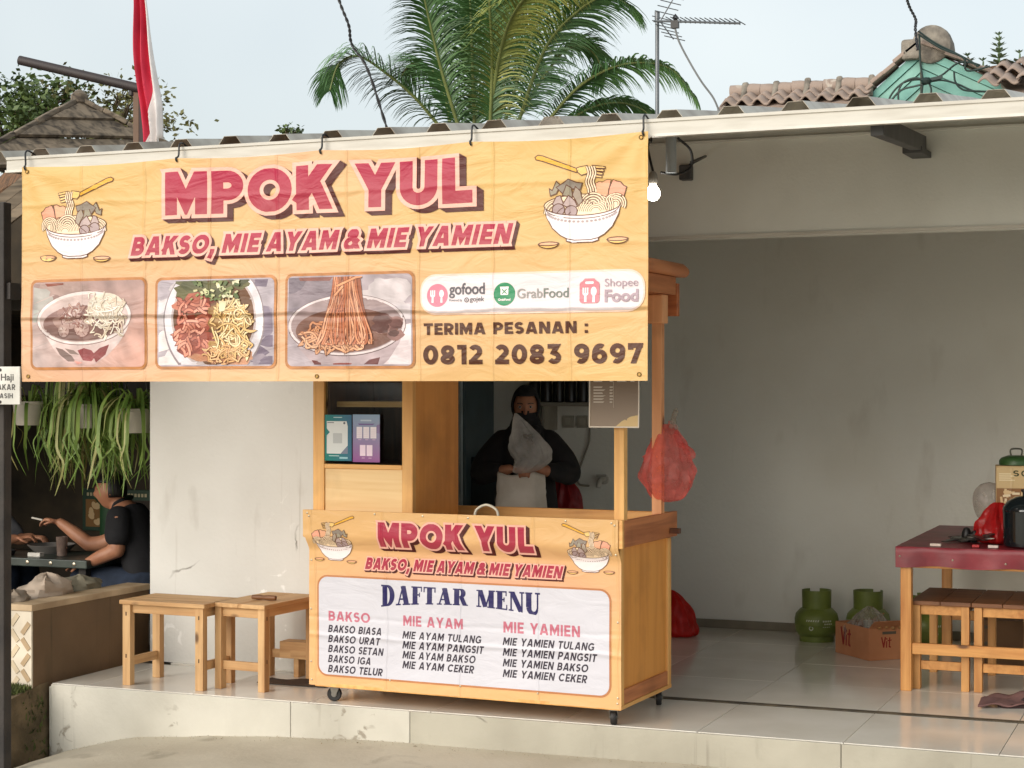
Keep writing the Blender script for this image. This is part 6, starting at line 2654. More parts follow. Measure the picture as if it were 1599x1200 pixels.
# half wall with tiled end
hw = empty('half_wall', (-5.83, 8.1, -.45), label='low raw cement half wall with pale top and tiled end, left of the platform', cat='wall')


def hbox(name, m, *q, bevel=0):
    b = MB()
    b.box(*q)
    o = b.build(name, m, hw, bevel=bevel)
    o.location = -hw.location
    return o


hbox('wall_body', M_halfwall, -5.895, -5.752, 7.575, 8.64, -.5, .385)
hbox('wall_cap', mat('pale cement cap', L(196, 172, 140), .75, c2=L(164, 140, 110), scale=5), -5.90, -5.745, 7.556, 8.645, .386, .42, bevel=.004)
M_pt = [mat('pale patterned tile', L(214, 196, 166), .35), mat('tan patterned tile', L(186, 160, 126), .35), mat('white tile line', L(228, 216, 196), .35)]
hbox('tile_backing', M_pt[2], -5.894, -5.753, 7.562, 7.574, -.46, .385)
# woven pattern of small slanted bricks on the end tiles
kk = 0
for row in range(10):
    for c_ in range(2):
        x = -5.859 + .070 * c_
        z = -.40 + .082 * row + (.04 if c_ else 0)
        if z > .35:
            continue
        mm = MB()
        sgn = 1 if (row + c_) % 2 else -1
        mm.bar((x - .022, 7.5595, z - .028 * sgn), (x + .022, 7.5595, z + .028 * sgn), .003, .026, up=(0, 0, 1))
        o = mm.build('pattern_tile', M_pt[kk % 2], hw)
        o.location = -hw.location
        kk += 1
# earth bank against the wall end, with moss and weeds along its top


def bank_z(x, y):
    pts = [(7.8, .0), (7.5, -.015), (7.2, -.10), (6.8, -.27), (6.4, -.42), (5.9, -.468), (0, -.468)]
    for (a, za), (b, zb) in zip(pts, pts[1:]):
        if y >= b:
            t = max(0, min(1, (a - y) / (a - b)))
            z = za + (zb - za) * t
            break
    f = max(0, min(1, (min(-5.714, apron_edge(y) + .02) - x) / .03))
    return -.47 + (z + .47) * f + .018 * fbm(x * 5, y * 5)


mb_ = MB()
mb_.grid(lambda u, v: (-8.6 + 2.888 * u ** .6, 5.2 + 2.50 * v, bank_z(-8.6 + 2.888 * u ** .6, 5.2 + 2.50 * v)), 150, 60)
tag(mb_.build('earth_bank', mat('trodden soil', L(122, 104, 78), .95, c2=L(84, 72, 52), scale=7, bump=.9, bscale=35), smooth=True), kind='structure')
rr = random.Random(31)
ms = MB()
for i in range(9000):
    x = rr.uniform(-6.9, -5.72)
    y = (7.55 if x < -5.74 else 7.66) - abs(rr.gauss(0, .20))
    if fbm(x * 4, y * 4, 2) < -.15:
        continue
    z = bank_z(x, y) - .004
    h_ = rr.uniform(.008, .04)
    q = rr.uniform(0, 2 * PI)
    w = rr.uniform(.004, .011)
    ms.add([(x - w * math.cos(q), y - w * math.sin(q), z), (x + w * math.cos(q), y + w * math.sin(q), z), (x + rr.uniform(-.02, .02), y + rr.uniform(-.02, .02), z + h_)], [(0, 1, 2)])
tag(ms.build('moss_and_weeds', mat('dark moss', L(96, 104, 52), .9, c2=L(62, 70, 34), scale=12), fix=False), kind='stuff')
rr = random.Random(33)
lv = MB()
for i in range(260):
    x, y = rr.uniform(-7.5, -5.72), rr.uniform(5.4, 7.3)
    q = rr.uniform(0, 2 * PI)
    s = rr.uniform(.008, .022)
    z = bank_z(x, y) + .004
    lv.add([(x + s * math.cos(q), y + s * math.sin(q), z), (x + s * .4 * math.cos(q + 1.6), y + s * .4 * math.sin(q + 1.6), z + .007), (x - s * math.cos(q), y - s * math.sin(q), z), (x + s * .4 * math.cos(q - 1.6), y + s * .4 * math.sin(q - 1.6), z + .007)], [(0, 1, 2, 3)])
for i in range(520):
    x = rr.uniform(-5.5, .5)
    y = rr.uniform(5.0, 7.6) if i < 160 else 7.64 - abs(rr.gauss(0, .05))
    q = rr.uniform(0, 2 * PI)
    s = rr.uniform(.006, .016) if i < 50 else rr.uniform(.002, .006)
    z = apron_z(x, y) + .004
    lv.add([(x + s * math.cos(q), y + s * math.sin(q), z), (x + s * .3 * math.cos(q + 1.6), y + s * .3 * math.sin(q + 1.6), z + .004), (x - s * math.cos(q), y - s * math.sin(q), z), (x + s * .3 * math.cos(q - 1.6), y + s * .3 * math.sin(q - 1.6), z + .003)], [(0, 1, 2, 3)])
tag(lv.build('leaf_litter', mat('dry leaf litter', L(146, 122, 84), .9, c2=L(92, 70, 46), scale=20), fix=False), kind='stuff')

# table of the eatery and what lies on it
M_tab = mat('dark green table top', L(74, 84, 78), .35, c2=L(50, 58, 54), scale=6)
nt = empty('eatery_table', (-6.75, 9.02, -.41), label='dark green table at which the smoking man sits', cat='table')
b = MB()
b.box(-.62, .44, -.20, .32, .875, .925)
b.build('table_top', M_tab, nt, bevel=.006)
for x in (-.56, .34):
    for y in (-.14, .25):
        b = MB()
        b.box(x, x + .05, y, y + .05, 0, .874)
        b.build('leg', M_darkwood, nt)
for i in range(6):
    b = MB()
    b.lathe([(.001, -.006), (.012, -.003), (.012, .0), (.001, .0005)], (-.5 + .17 * i, -.2005, .90), 10, 'y')
    b.build('stud', M_screw, nt)
zt = .516
gl = MB()
gl.lathe([(.026, 0), (.030, .004), (.036, .12), (.034, .12), (.028, .01), (.001, .008)], (-6.62, 9.0, zt), 18)
tag(gl.build('drinking_glass', film('cloudy glass', L(170, 150, 140), .55, .1, bump=.05), smooth=True), 'cloudy drinking glass on the dark green table before the man', 'glass')
ck = MB()
ck.box(-6.80, -6.71, 8.90, 8.945, zt, zt + .024)
tag(ck.build('cigarette_pack', mat('white pack', L(226, 222, 214), .5), bevel=.002), 'white cigarette pack lying on the dark green table', 'box')
at_ = MB()
at_.lathe([(.05, 0), (.065, .03), (.06, .032), (.045, .01), (.001, .008)], (-6.98, 8.92, zt), 18)
tag(at_.build('ashtray', M_black, smooth=True), 'black ashtray on the dark green table by the post', 'ashtray')
bo = MB()
bo.lathe([(.10, 0), (.15, .05), (.145, .052), (.10, .012), (.001, .01)], (-6.83, 9.18, zt), 24)
tag(bo.build('dish', mat('grey dish', L(130, 126, 122), .4), smooth=True), 'shallow grey dish on the dark green table under the cigarette hand', 'dish')
# cloth bundles on the half wall
for i, (x, y, sx, sy, sz, c, lab) in enumerate(((-5.97, 7.98, .12, .17, .12, L(176, 160, 144), 'pale crumpled cloth bundle behind the half wall at the left'), (-6.0, 8.32, .10, .15, .075, L(128, 122, 104), 'greyish cloth with strap bundled beside the pale bundle'), (-5.96, 7.68, .08, .10, .06, L(150, 136, 120), 'small beige cloth lump at the left end of the half wall'))):
    b = MB()
    NT, NP = 30, 16
    for j in range(NP + 1):
        ph = PI * j / NP
        for k in range(NT):
            th = 2 * PI * k / NT
            f = 1 + .32 * fbm(math.cos(th) * 1.6 + i * 4, math.sin(th) * 1.6, math.cos(ph) * 2.2, 4)
            b.v.append((x + sx * f * math.sin(ph) * math.cos(th), y + sy * f * math.sin(ph) * math.sin(th), .425 + sz * f * math.cos(ph) * .8))
    for j in range(NP):
        for k in range(NT):
            b.f.append((j * NT + k, j * NT + (k + 1) % NT, (j + 1) * NT + (k + 1) % NT, (j + 1) * NT + k))
    tag(b.build('cloth_bundle', mat('bundle cloth %d' % i, c, .95, bump=.6, bscale=18), smooth=True), lab, 'cloth')
bn = MB()
bn.box(-6.12, -5.90, 7.6, 8.62, .30, .345)
bn.box(-6.1, -6.04, 7.65, 7.7, -.41, .299)
bn.box(-6.1, -6.04, 8.5, 8.55, -.41, .299)
tag(bn.build('wall_bench', M_darkwood), 'dark narrow bench behind the half wall carrying the cloth bundles', 'bench')
b = MB()
b.box(-6.35, -5.80, 8.92, 9.42, .02, .16)
b.box(-6.30, -6.22, 8.97, 9.37, -.41, .019)
b.box(-5.92, -5.84, 8.97, 9.37, -.41, .019)
tag(b.build('seat_bench', M_darkwood), 'dark bench under the smoking man', 'bench')
b = MB()
b.box(-7.62, -7.15, 8.95, 9.45, .02, .16)
b.box(-7.6, -7.5, 9.0, 9.4, -.41, .019)
b.box(-7.25, -7.17, 9.0, 9.4, -.41, .019)
tag(b.build('seat_bench', M_darkwood), 'dark bench under the guest behind the post', 'bench')
# framed boards on the back wall
for i, (x0, x1, z0, z1, lab) in enumerate(((-8.10, -7.82, .46, .78, 'green framed picture board of pale dishes on the eatery back wall'), (-7.76, -7.46, .44, .78, 'dark green framed board with a cream figure on the eatery back wall'))):
    o = empty('picture_board', (x0, 11.27, z0), label=lab, cat='picture')
    b = MB()
    b.box(0, x1 - x0, 0, .025, 0, z1 - z0)
    b.build('frame', mat('green frame', L(30, 66, 46), .5), o, bevel=.003)
    a = Art()
    a.lift = .001
    w_, h_ = x1 - x0, z1 - z0
    a.poly([(.03, .03), (w_ - .03, .03), (w_ - .03, h_ - .08), (.03, h_ - .08)], L(52, 44, 36) if i else L(150, 112, 70))
    rr = random.Random(40 + i)
    for k in range(9 if not i else 4):
        a.ellipse(rr.uniform(.06, w_ - .06), rr.uniform(.06, h_ - .12), .03, .02, L(226, 196, 150), 12, rr.uniform(0, 3))
    for k in range(7):
        a.poly([(.04 + .03 * k, h_ - .055), (.06 + .03 * k, h_ - .055), (.06 + .03 * k, h_ - .03), (.04 + .03 * k, h_ - .03)], L(196, 186, 150))
    a.build('picture', print_mat('card print', [(9, 0)], 5.0), lambda u, v, lift=0: Vector((u, -lift, v)), o, step=0)
b = MB()
b.lathe([(.10, -.45), (.10, .70), (.14, .74), (.14, .76), (.001, .77)], (-7.35, 10.6, .02), 16)
tag(b.build('round_stand', mat('dark green stand', L(34, 74, 44), .6), smooth=True), 'dark green round stand in the dim eatery behind the man', 'stand')

# hanging pots with long strap leaves
M_leaf = mat('strap leaf green', L(150, 178, 90), .5, c2=L(92, 126, 50), scale=5)
M_leaf2 = mat('pale strap leaf', L(188, 196, 128), .5, c2=L(150, 140, 84), scale=4)
M_potw = mat('white plastic pot', L(226, 220, 206), .45)


def strap_plant(cx, cy, cz, label, nl, seed, lo=.28, hi=.62, out=.16):
    t = empty('hanging_plant', (cx, cy, cz), label=label, cat='plant', group='hanging strap leaf plants')
    b = MB()
    b.lathe([(.072, -.125), (.076, -.12), (.086, -.055), (.088, -.053), (.094, .0), (.102, .004), (.104, .018), (.094, .018), (.09, .0)], n=28)
    b.build('pot', M_potw, t, smooth=True)
    b = MB()
    for q in (0, 2.1, 4.2):
        b.tube([(.098 * math.cos(q), .098 * math.sin(q), .01), (0, 0, .46)], .0022, 5)
    b.tube([(0, 0, .46), (0, 0, 2.02 - cz)], .0022, 5)
    b.build('hanger_wire', M_black, t)
    b = MB()
    b.lathe([(.001, -.008), (.088, -.01)], n=16)
    b.build('soil', M_dirt, t)
    rr_ = random.Random(seed)
    for i in range(nl):
        q = rr_.uniform(0, 2 * PI)
        ln = rr_.uniform(lo, hi)
        ou = rr_.uniform(.3, 1.0) * out
        up = rr_.uniform(.02, .14)
        dx, dy = math.cos(q), math.sin(q)
        pts = [(dx * .02, dy * .02, 0), (dx * (.04 + ou * .35), dy * (.04 + ou * .35), up), (dx * (.05 + ou * .9), dy * (.05 + ou * .9), up * .5 - .03), (dx * (.06 + ou), dy * (.06 + ou), -.22 * ln / .5), (dx * (.06 + ou * .95) + rr_.uniform(-.05, .05), dy * (.06 + ou), -ln * .65), (dx * (.06 + ou) + rr_.uniform(-.09, .09), dy * (.06 + ou) + rr_.uniform(-.05, .05), -ln)]
        sp = spline(pts, 4)
        w = rr_.uniform(.0045, .0115)
        lb = MB()
        tw = rr_.uniform(-1.2, 1.2)
        n = len(sp)
        for k, p in enumerate(sp):
            f = k / (n - 1)
            ww = w * (math.sin(PI * min(1, f * .9 + .1)) ** .5 if f < .98 else .1)
            a_ = q + PI / 2 + tw * f
            sx, sy = math.cos(a_) * ww, math.sin(a_) * ww
            lb.v += [(p.x - sx, p.y - sy, p.z), (p.x, p.y, p.z - .25 * ww), (p.x + sx, p.y + sy, p.z)]
        for k in range(n - 1):
            lb.f += [(3 * k, 3 * k + 1, 3 * k + 4, 3 * k + 3), (3 * k + 1, 3 * k + 2, 3 * k + 5, 3 * k + 4)]
        lb.build('leaf', M_leaf if rr_.random() < .75 else M_leaf2, t, smooth=True, fix=False)
    return t


strap_plant(-6.675, 8.75, 1.450, 'hanging plant in the leftmost white pot, few long strap leaves', 16, 1, .26, .56, .12)
strap_plant(-6.27, 8.80, 1.435, 'hanging plant in the middle pot with the densest mane of green leaves', 120, 2, .24, .54, .24)
strap_plant(-5.93, 8.78, 1.41, 'hanging plant nearest the white wall, pot half hidden by it', 85, 3, .20, .46, .22)
strap_plant(-6.47, 8.98, 1.60, 'hanging plant set higher and further back between the left and middle pots', 95, 4, .30, .62, .24)

# ================================================================ FLAG, PIPE AND ANTENNA
fp = empty('flag_post', (-5.755, 8.58, 2.25), label='brown post with a long dark pipe slanting out to the left above the banner', cat='post')
b = MB()
b.box(-.045, -.005, -.03, .03, 0, 1.03)
b.build('post_half', mat('brown post', L(118, 96, 80), .8), fp, bevel=.004)
b = MB()
b.box(-.003, .032, -.034, .034, 0, 1.06)
b.build('post_half', mat('dark post', L(58, 44, 42), .7), fp, bevel=.004)
b = MB()
b.tube([(.02, -.02, 1.01), (-.735, -.16, 1.205)], .027, 16)
b.build('pipe', mat('dark rusty pipe', L(62, 52, 50), .6, c2=L(46, 40, 42)), fp, smooth=True)
b = MB()
b.lathe([(.001, -.03), (.014, -.02), (.014, .02), (.001, .03)], (-.055, -.03, 1.0), 12)
b.build('bolt', M_dark_steel, fp, smooth=True)
fg = empty('flag', (-5.70, 8.50, 2.90), label='red and white flag hanging in folds from a pole beside the brown post', cat='flag')
b = MB()
b.tube([(.03, .05, -.4), (-.055, .05, 1.6)], .010, 10)
b.build('pole', mat('flag pole', L(90, 80, 76), .6), fg, smooth=True)


def flag_pt(u, v):
    """v from the top to the lower corner, u across the folded cloth"""
    z = 1.45 - 1.45 * v
    cx = -.075 + .135 * v ** 1.4
    w = .030 + .052 * v - .02 * max(0, v - .86) / .14
    x = cx + (u - .35) * w * 1.9
    return (x + .008 * math.sin(z * 9), .012 * math.sin(u * 17 + v * 3) * (1 + v) - .01 + .01 * math.sin(z * 7 + u * 4), z + .10 * (u - .5) * v + .02 * math.sin(u * 9))


for nm, red, m in (('red_stripe', 1, mat('flag red', L(206, 44, 72), .7, c2=L(176, 28, 56), scale=5)), ('white_stripe', 0, mat('flag white', L(234, 228, 226), .7))):
    b = MB()

    def edge_u(v):
        return .95 - .12 * v - .80 * max(0, v - .72) / .28

    def fpt(u, v):
        if red:
            return flag_pt(edge_u(v) * u, v)
        return flag_pt(edge_u(v) + (1.0 - edge_u(v)) * u, v)
    b.grid(fpt, 22, 50)
    b.build(nm, m, fg, smooth=True, solid=.0015)

M_alu = mat('antenna aluminium', L(118, 122, 126), .4, metal=.5)
an = empty('tv_antenna', (-3.112, 10.0, roof_z(10) + .0), label='roof antenna on a thin mast with a long toothed boom pointing right', cat='antenna')
zb = -an.location.z
b = MB()
b.tube([(0, 0, 0), (0, 0, 3.765 + zb)], .012, 10)
b.lathe([(.016, 3.735 + zb), (.016, 3.78 + zb)], n=10)
b.build('mast', M_alu, an, smooth=True)
b = MB()
b.tube([(-.02, 0, 3.725 + zb), (.10, -.05, 3.705 + zb), (.56, -.22, 3.625 + zb)], .007, 8)
b.build('boom', M_alu, an, smooth=True)
for i in range(15):
    f = .18 + .82 * i / 14
    x, y, z = .10 + .46 * (f - .18) / .82, -.05 - .17 * (f - .18) / .82, 3.705 + zb - .08 * (f - .18) / .82
    b = MB()
    b.tube([(x - .018, y - .05, z + .018), (x + .018, y + .05, z + .0)], .003, 6)
    b.build('director_rod', M_alu, an)
for k in range(2):
    b = MB()
    s = 1 if k == 0 else -1
    for i in range(5):
        f = i / 4
        x = .018 + .075 * f * (1 if k else .9)
        z = 3.715 + zb + s * (.015 + .12 * f) * (1 if k == 0 else .8)
        b.tube([(x - .04, -.03, z - .01 + .03), (x + .06, .06, z)], .003, 6)
    b.tube([(.018, 0, 3.72 + zb), (.095, .02, 3.72 + zb + s * .135 * (1 if k == 0 else .8))], .004, 6)
    b.build('reflector', M_alu, an)
b = MB()
b.box(.105, .15, -.075, -.045, 3.66 + zb, 3.705 + zb)
b.lathe([(.001, -.02), (.022, 0), (.001, .025)], (.13, -.06, 3.72 + zb), 10)
b.build('dipole_box', M_black, an)
cbx = MB()
cbx.tube(spline([(-2.985, 9.94, 3.665), (-2.96, 9.94, 3.58), (-2.90, 9.95, 3.46), (-2.83, 9.96, 3.34), (-2.76, 9.97, 3.24), (-2.72, 9.98, 3.14)], 8), .006, 7)
tag(cbx.build('antenna_cable', mat('grey cable', L(120, 122, 122), .6), smooth=True), 'grey cable falling from the antenna to the roof', 'cable')


def twisted(name, pts, label, r=.008, amp=.012):
    b = MB()
    sp = spline(pts, 14)
    for s in (0, PI):
        b.tube([(p.x + amp * math.cos(i * .9 + s), p.y + amp * math.sin(i * .9 + s), p.z) for i, p in enumerate(sp)], r, 7)
    return tag(b.build(name, M_black, smooth=True), label, 'cable')


twisted('service_cable', [(-4.76, 9.0, 3.98), (-4.707, 9.0, 3.777), (-4.645, 9.0, 3.626), (-4.624, 9.0, 3.514), (-4.522, 9.0, 3.361), (-4.40, 9.0, 3.02), (-4.36, 9.0, 2.94)], 'twisted black service cable coming down before the palm', .005, .005)
twisted('service_cable', [(-1.93, 11.55, 4.25), (-1.89, 11.42, 4.076), (-1.866, 11.42, 3.991), (-1.824, 11.40, 3.904), (-1.81, 11.30, 3.82), (-1.77, 11.15, 3.66)], 'twisted black service cable running down to the turquoise gable', .005, .006)

# ================================================================ TILE ROOFED HOUSE BEHIND, TURQUOISE GABLE
M_tiler = stained('old clay roof tile', L(156, 138, 126), L(120, 106, 98), L(78, 70, 66), flake=L(184, 174, 162), cracks=False)
M_mort = mat('grey mortar', L(150, 142, 130), .9, c2=L(106, 100, 92), scale=14, bump=.6, bscale=50)
M_turq = [mat('turquoise board', L(128, 184, 172), .6, c2=L(104, 160, 150), scale=4), mat('faded turquoise board', L(142, 190, 178), .65, c2=L(116, 166, 154), scale=4)]
HUP = .035
hs = empty('tile_roofed_house', (-1.75, 11.5, 3.0), label='old tile roofed house behind with turquoise gable and grey ridge end', cat='house')


def hadd(mb, name, m, smooth=False, bevel=0.0, solid=0.0):
    o = mb.build(name, m, hs, smooth=smooth, bevel=bevel, solid=solid)
    o.location = -hs.location + Vector((0, 0, HUP))
    return o


GA, GL, GR = Vector((-1.800, 11.5, 3.700)), Vector((-2.30, 11.5, 3.27)), Vector((-1.06, 11.5, 3.31))
GY = 11.5
for A, B in ((GA, GL), (GA, GR)):
    dv = (B - A)
    perp = Vector((dv.z, 0, -dv.x)).normalized()
    if perp.z > 0:
        perp = -perp
    for i, (o0, o1) in enumerate(((0, .050), (.053, .115), (.118, .185), (.188, .255))):
        mm = MB()

        def cut(o_, P=A):
            # the seam under the peak is vertical: slide along the rake until x = A.x
            p = P + perp * o_
            t = (A.x - p.x) / dv.x
            return p + dv * t
        q = [cut(o0), B + perp * o0, B + perp * o1, cut(o1)]
        yy = GY - .012 * (3 - i) - .003
        mm.prism([(p.x, p.z) for p in q], lambda a_, z_, t: (a_, t, z_), yy, yy + .02)
        hadd(mm, 'gable_board', M_turq[i % 2], bevel=.002)
mm = MB()
mm.prism([(GA.x, GA.z - .01), (GL.x, GL.z), (GL.x, 3.0), (GR.x, 3.0), (GR.x, GR.z)], lambda a_, z_, t: (a_, t, z_), GY + .03, GY + .09)
hadd(mm, 'gable_wall', M_mort)
mm = MB()
mm.box(GA.x - .004, GA.x + .004, GY - .046, GY - .041, 3.25, 3.69)
hadd(mm, 'seam_strip', M_joint)
# verge tiles up both rakes
for A, B, n in ((GA, GL, 7), (GA, GR, 10)):
    dv = (B - A) / n
    up = Vector((-dv.z, 0, dv.x)).normalized()
    if up.z < 0:
        up = -up
    for i in range(n):
        p, q = A + dv * (i - .05), A + dv * (i + .98)
        lf = up * (.028 + .008 * (i % 2))
        mm = MB()
        yv = Vector((0, -.075, 0))
        mm.bar(p + lf + yv * .2, q + lf + up * .006 + yv * .2, .16, .026, up=tuple(up))
        hadd(mm, 'verge_tile', M_tiler, bevel=.006)
# rear roof slopes
for A, B in ((GA, GL), (GA, GR)):
    mm = MB()
    mm.add([A + Vector((0, .08, .01)), A + Vector((0, 3.0, .01)), B + Vector((0, 3.0, .01)), B + Vector((0, .08, .01))], [(0, 1, 2, 3)])
    hadd(mm, 'roof_slope', M_tiler, solid=.02)
# round ridge end cap
mm = MB()
mm.lathe([(.001, -.115), (.10, -.11), (.122, -.09), (.128, -.02), (.12, .0), (.12, .12), (.10, .3)], (-1.735, 11.54, 3.715), 24, 'y')
hadd(mm, 'ridge_end', M_mort, smooth=True)
mm = MB()
mm.bar((-1.86, 11.46, 3.62), (-1.86, 11.46, 3.75), .12, .11)
hadd(mm, 'ridge_plinth', M_mort, bevel=.02)
# long ridge to the left: caps with mortar lumps, a row of curved tiles beneath
n = 9
for i in range(n):
    x0 = -3.06 + .105 * i
    z = 3.487 + .004 * math.sin(i * 2.1)
    mm = MB()
    mm.tube([(x0, 11.5, z), (x0 + .05, 11.5, z + .003), (x0 + .10, 11.5, z + .002)], [.055, .052, .047], 14)
    hadd(mm, 'ridge_tile', M_tiler, smooth=True)
    if i % 2 == 0:
        mm = MB()
        mm.tube([(x0 + .093, 11.43, z - .075), (x0 + .10, 11.44, z - .02), (x0 + .104, 11.47, z + .048), (x0 + .10, 11.52, z + .060)], [.026, .018, .022, .015], 9)
        hadd(mm, 'mortar_lump', M_mort, smooth=True)


def pantile(x, y, z, w, ln, rise, tilt):
    mm = MB()
    mm.grid(lambda u, v: (x + w * u * 1.06, y + ln * v, z + rise * v + .020 * math.sin(2 * PI * u - .6) + tilt * (u - .5) - .004 * v), 10, 2)
    return hadd(mm, 'pantile', M_tiler, smooth=True, solid=.012)


rr = random.Random(77)
for r_ in range(2):
    for i in range(9):
        pantile(-3.06 + .105 * i, 11.22 + .12 * r_, 3.375 + .05 * r_, .105, .15, .052, rr.uniform(-.012, .012))
mm = MB()
mm.add([(-3.1, 11.5, 3.45), (-2.2, 11.5, 3.45), (-2.2, 11.22, 3.33), (-3.08, 11.22, 3.33)], [(0, 1, 2, 3)])
hadd(mm, 'roof_slope', M_tiler, solid=.02)
for r_ in range(3):
    for i in range(6):
        pantile(-1.40 + .115 * i + .03 * r_, 11.10 + .17 * r_, 3.395 + .068 * r_ + rr.uniform(-.008, .012), .118, .21, .072, rr.uniform(-.02, .02) - .012)
mm = MB()
mm.add([(-1.4, 11.75, 3.53), (-.6, 11.75, 3.53), (-.6, 11.15, 3.31), (-1.2, 11.15, 3.31)], [(0, 1, 2, 3)])
hadd(mm, 'roof_slope', M_tiler, solid=.02)
# tangle of cables on the gable
M_cab = mat('greenish black cable', L(30, 50, 46), .5)
cc = empty('cable_tangle', (-1.75, 11.42, 3.5), label='tangle of looped dark cables tied on the turquoise gable', cat='cable')
loops = [[(-2.02, 11.40, 3.30), (-1.98, 11.38, 3.42), (-1.90, 11.38, 3.50), (-1.80, 11.38, 3.515), (-1.74, 11.38, 3.49), (-1.82, 11.38, 3.475), (-1.92, 11.38, 3.45), (-2.0, 11.38, 3.36), (-2.08, 11.40, 3.29)],
         [(-1.90, 11.40, 3.28), (-1.93, 11.38, 3.40), (-1.91, 11.38, 3.49), (-1.83, 11.37, 3.525), (-1.76, 11.37, 3.505)],
         [(-1.76, 11.38, 3.50), (-1.66, 11.37, 3.53), (-1.56, 11.37, 3.60), (-1.48, 11.37, 3.60), (-1.42, 11.38, 3.58)],
         [(-1.80, 11.36, 3.82), (-1.70, 11.36, 3.74), (-1.58, 11.36, 3.67), (-1.48, 11.37, 3.61), (-1.43, 11.37, 3.57)],
         [(-1.80, 11.36, 3.80), (-1.66, 11.35, 3.70), (-1.52, 11.36, 3.63), (-1.50, 11.37, 3.55), (-1.36, 11.38, 3.57)],
         [(-1.78, 11.38, 3.49), (-1.66, 11.37, 3.50), (-1.56, 11.37, 3.47), (-1.46, 11.37, 3.42), (-1.36, 11.38, 3.41), (-1.22, 11.38, 3.385)],
         [(-1.58, 11.37, 3.55), (-1.57, 11.37, 3.48), (-1.52, 11.37, 3.43), (-1.42, 11.37, 3.415), (-1.30, 11.38, 3.40)],
         [(-1.795, 11.36, 3.80), (-1.79, 11.37, 3.62), (-1.775, 11.37, 3.50), (-1.79, 11.38, 3.36), (-1.80, 11.40, 3.27)],
         [(-1.74, 11.37, 3.50), (-1.72, 11.36, 3.44), (-1.73, 11.36, 3.36), (-1.70, 11.38, 3.29)]]
for lp in loops:
    b = MB()
    b.tube([tuple(p - cc.location) for p in spline(lp, 8)], .0065, 7)
    b.build('cable', M_cab, cc, smooth=True)
b = MB()
b.lathe([(.001, -.02), (.03, -.015), (.036, .0), (.02, .02), (.001, .024)], (.0, -.06, .0), 10)
b.bar((-.02, -.06, .0), (.10, -.05, .02), .02, .02)
b.build('clamp', M_cab, cc, smooth=True)

# potted succulents on the right
M_succ = mat('grey green succulent', L(116, 136, 100), .6, c2=L(84, 106, 76), scale=8)


def rosette(x, y, z, h_, label, tiers, seed):
    t = empty('potted_plant', (x, y, z), label=label, cat='plant')
    b = MB()
    b.lathe([(.045, -.06), (.058, .0), (.062, .004), (.054, .006)], n=16)
    b.build('pot', mat('clay pot', L(140, 112, 90), .85), t, smooth=True)
    b = MB()
    b.tube([(0, 0, 0), (.005, 0, h_)], [.010, .005], 8)
    b.build('stem', M_succ, t)
    rr_ = random.Random(seed)
    b = MB()
    for k in range(tiers):
        f = k / (tiers - 1)
        zz = .02 + f * (h_ - .02)
        L_ = .085 * (1 - .62 * f)
        for j in range(7):
            q = 2 * PI * j / 7 + k * .45 + rr_.uniform(-.2, .2)
            dx, dy = math.cos(q), math.sin(q)
            el = .35 + .5 * f
            m1 = Vector((dx * L_ * .55, dy * L_ * .55, zz + L_ * .55 * el))
            tip = Vector((dx * L_, dy * L_, zz + L_ * el * .8))
            s = Vector((-dy, dx, 0)) * L_ * .24
            b.add([(0, 0, zz), m1 - s, tip, m1 + s, m1 - Vector((0, 0, L_ * .08))], [(0, 1, 4), (1, 2, 4), (2, 3, 4), (3, 0, 4), (0, 3, 2, 1)])
    b.build('leaves', M_succ, t)
    return t


rosette(-1.335, 11.62, 3.60, .205, 'pale potted plant with pagoda tiers of leaves on the roof at right', 6, 1)
rosette(-1.53, 11.62, 3.585, .10, 'small rosette plant beside the turquoise gable', 3, 2)
rosette(-1.44, 11.66, 3.575, .08, 'low broad leaved plant between the two rosettes', 2, 3)
rosette(-1.21, 11.64, 3.60, .085, 'low plant at the right edge of the picture on the roof', 2, 4)

# ================================================================ COCONUT PALM
M_frond = mat('coconut leaflet', L(98, 136, 76), .42, c2=L(56, 96, 52), scale=1.2, thresh=(.3, .7))
M_frond_y = mat('yellowing leaflet', L(172, 172, 90), .45, c2=L(118, 136, 66), scale=2, thresh=(.3, .7))
M_rach = mat('leaf stalk', L(138, 148, 88), .5)
M_trunk = mat('palm trunk', L(120, 104, 84), .9, c2=L(84, 72, 60), scale=8, bump=.6)
palm = empty('coconut_palm', (-6.35, 15.2, -.47), label='coconut palm with feathery fronds rising behind the roof', cat='tree')
PO = palm.location.copy()
b = MB()
b.tube(spline([(.15, .1, 0), (.10, .05, 1.6), (.02, .0, 3.2), (0, 0, 4.3)], 8), [.19 - .002 * i for i in range(25)], 14)
b.build('trunk', M_trunk, palm, smooth=True)


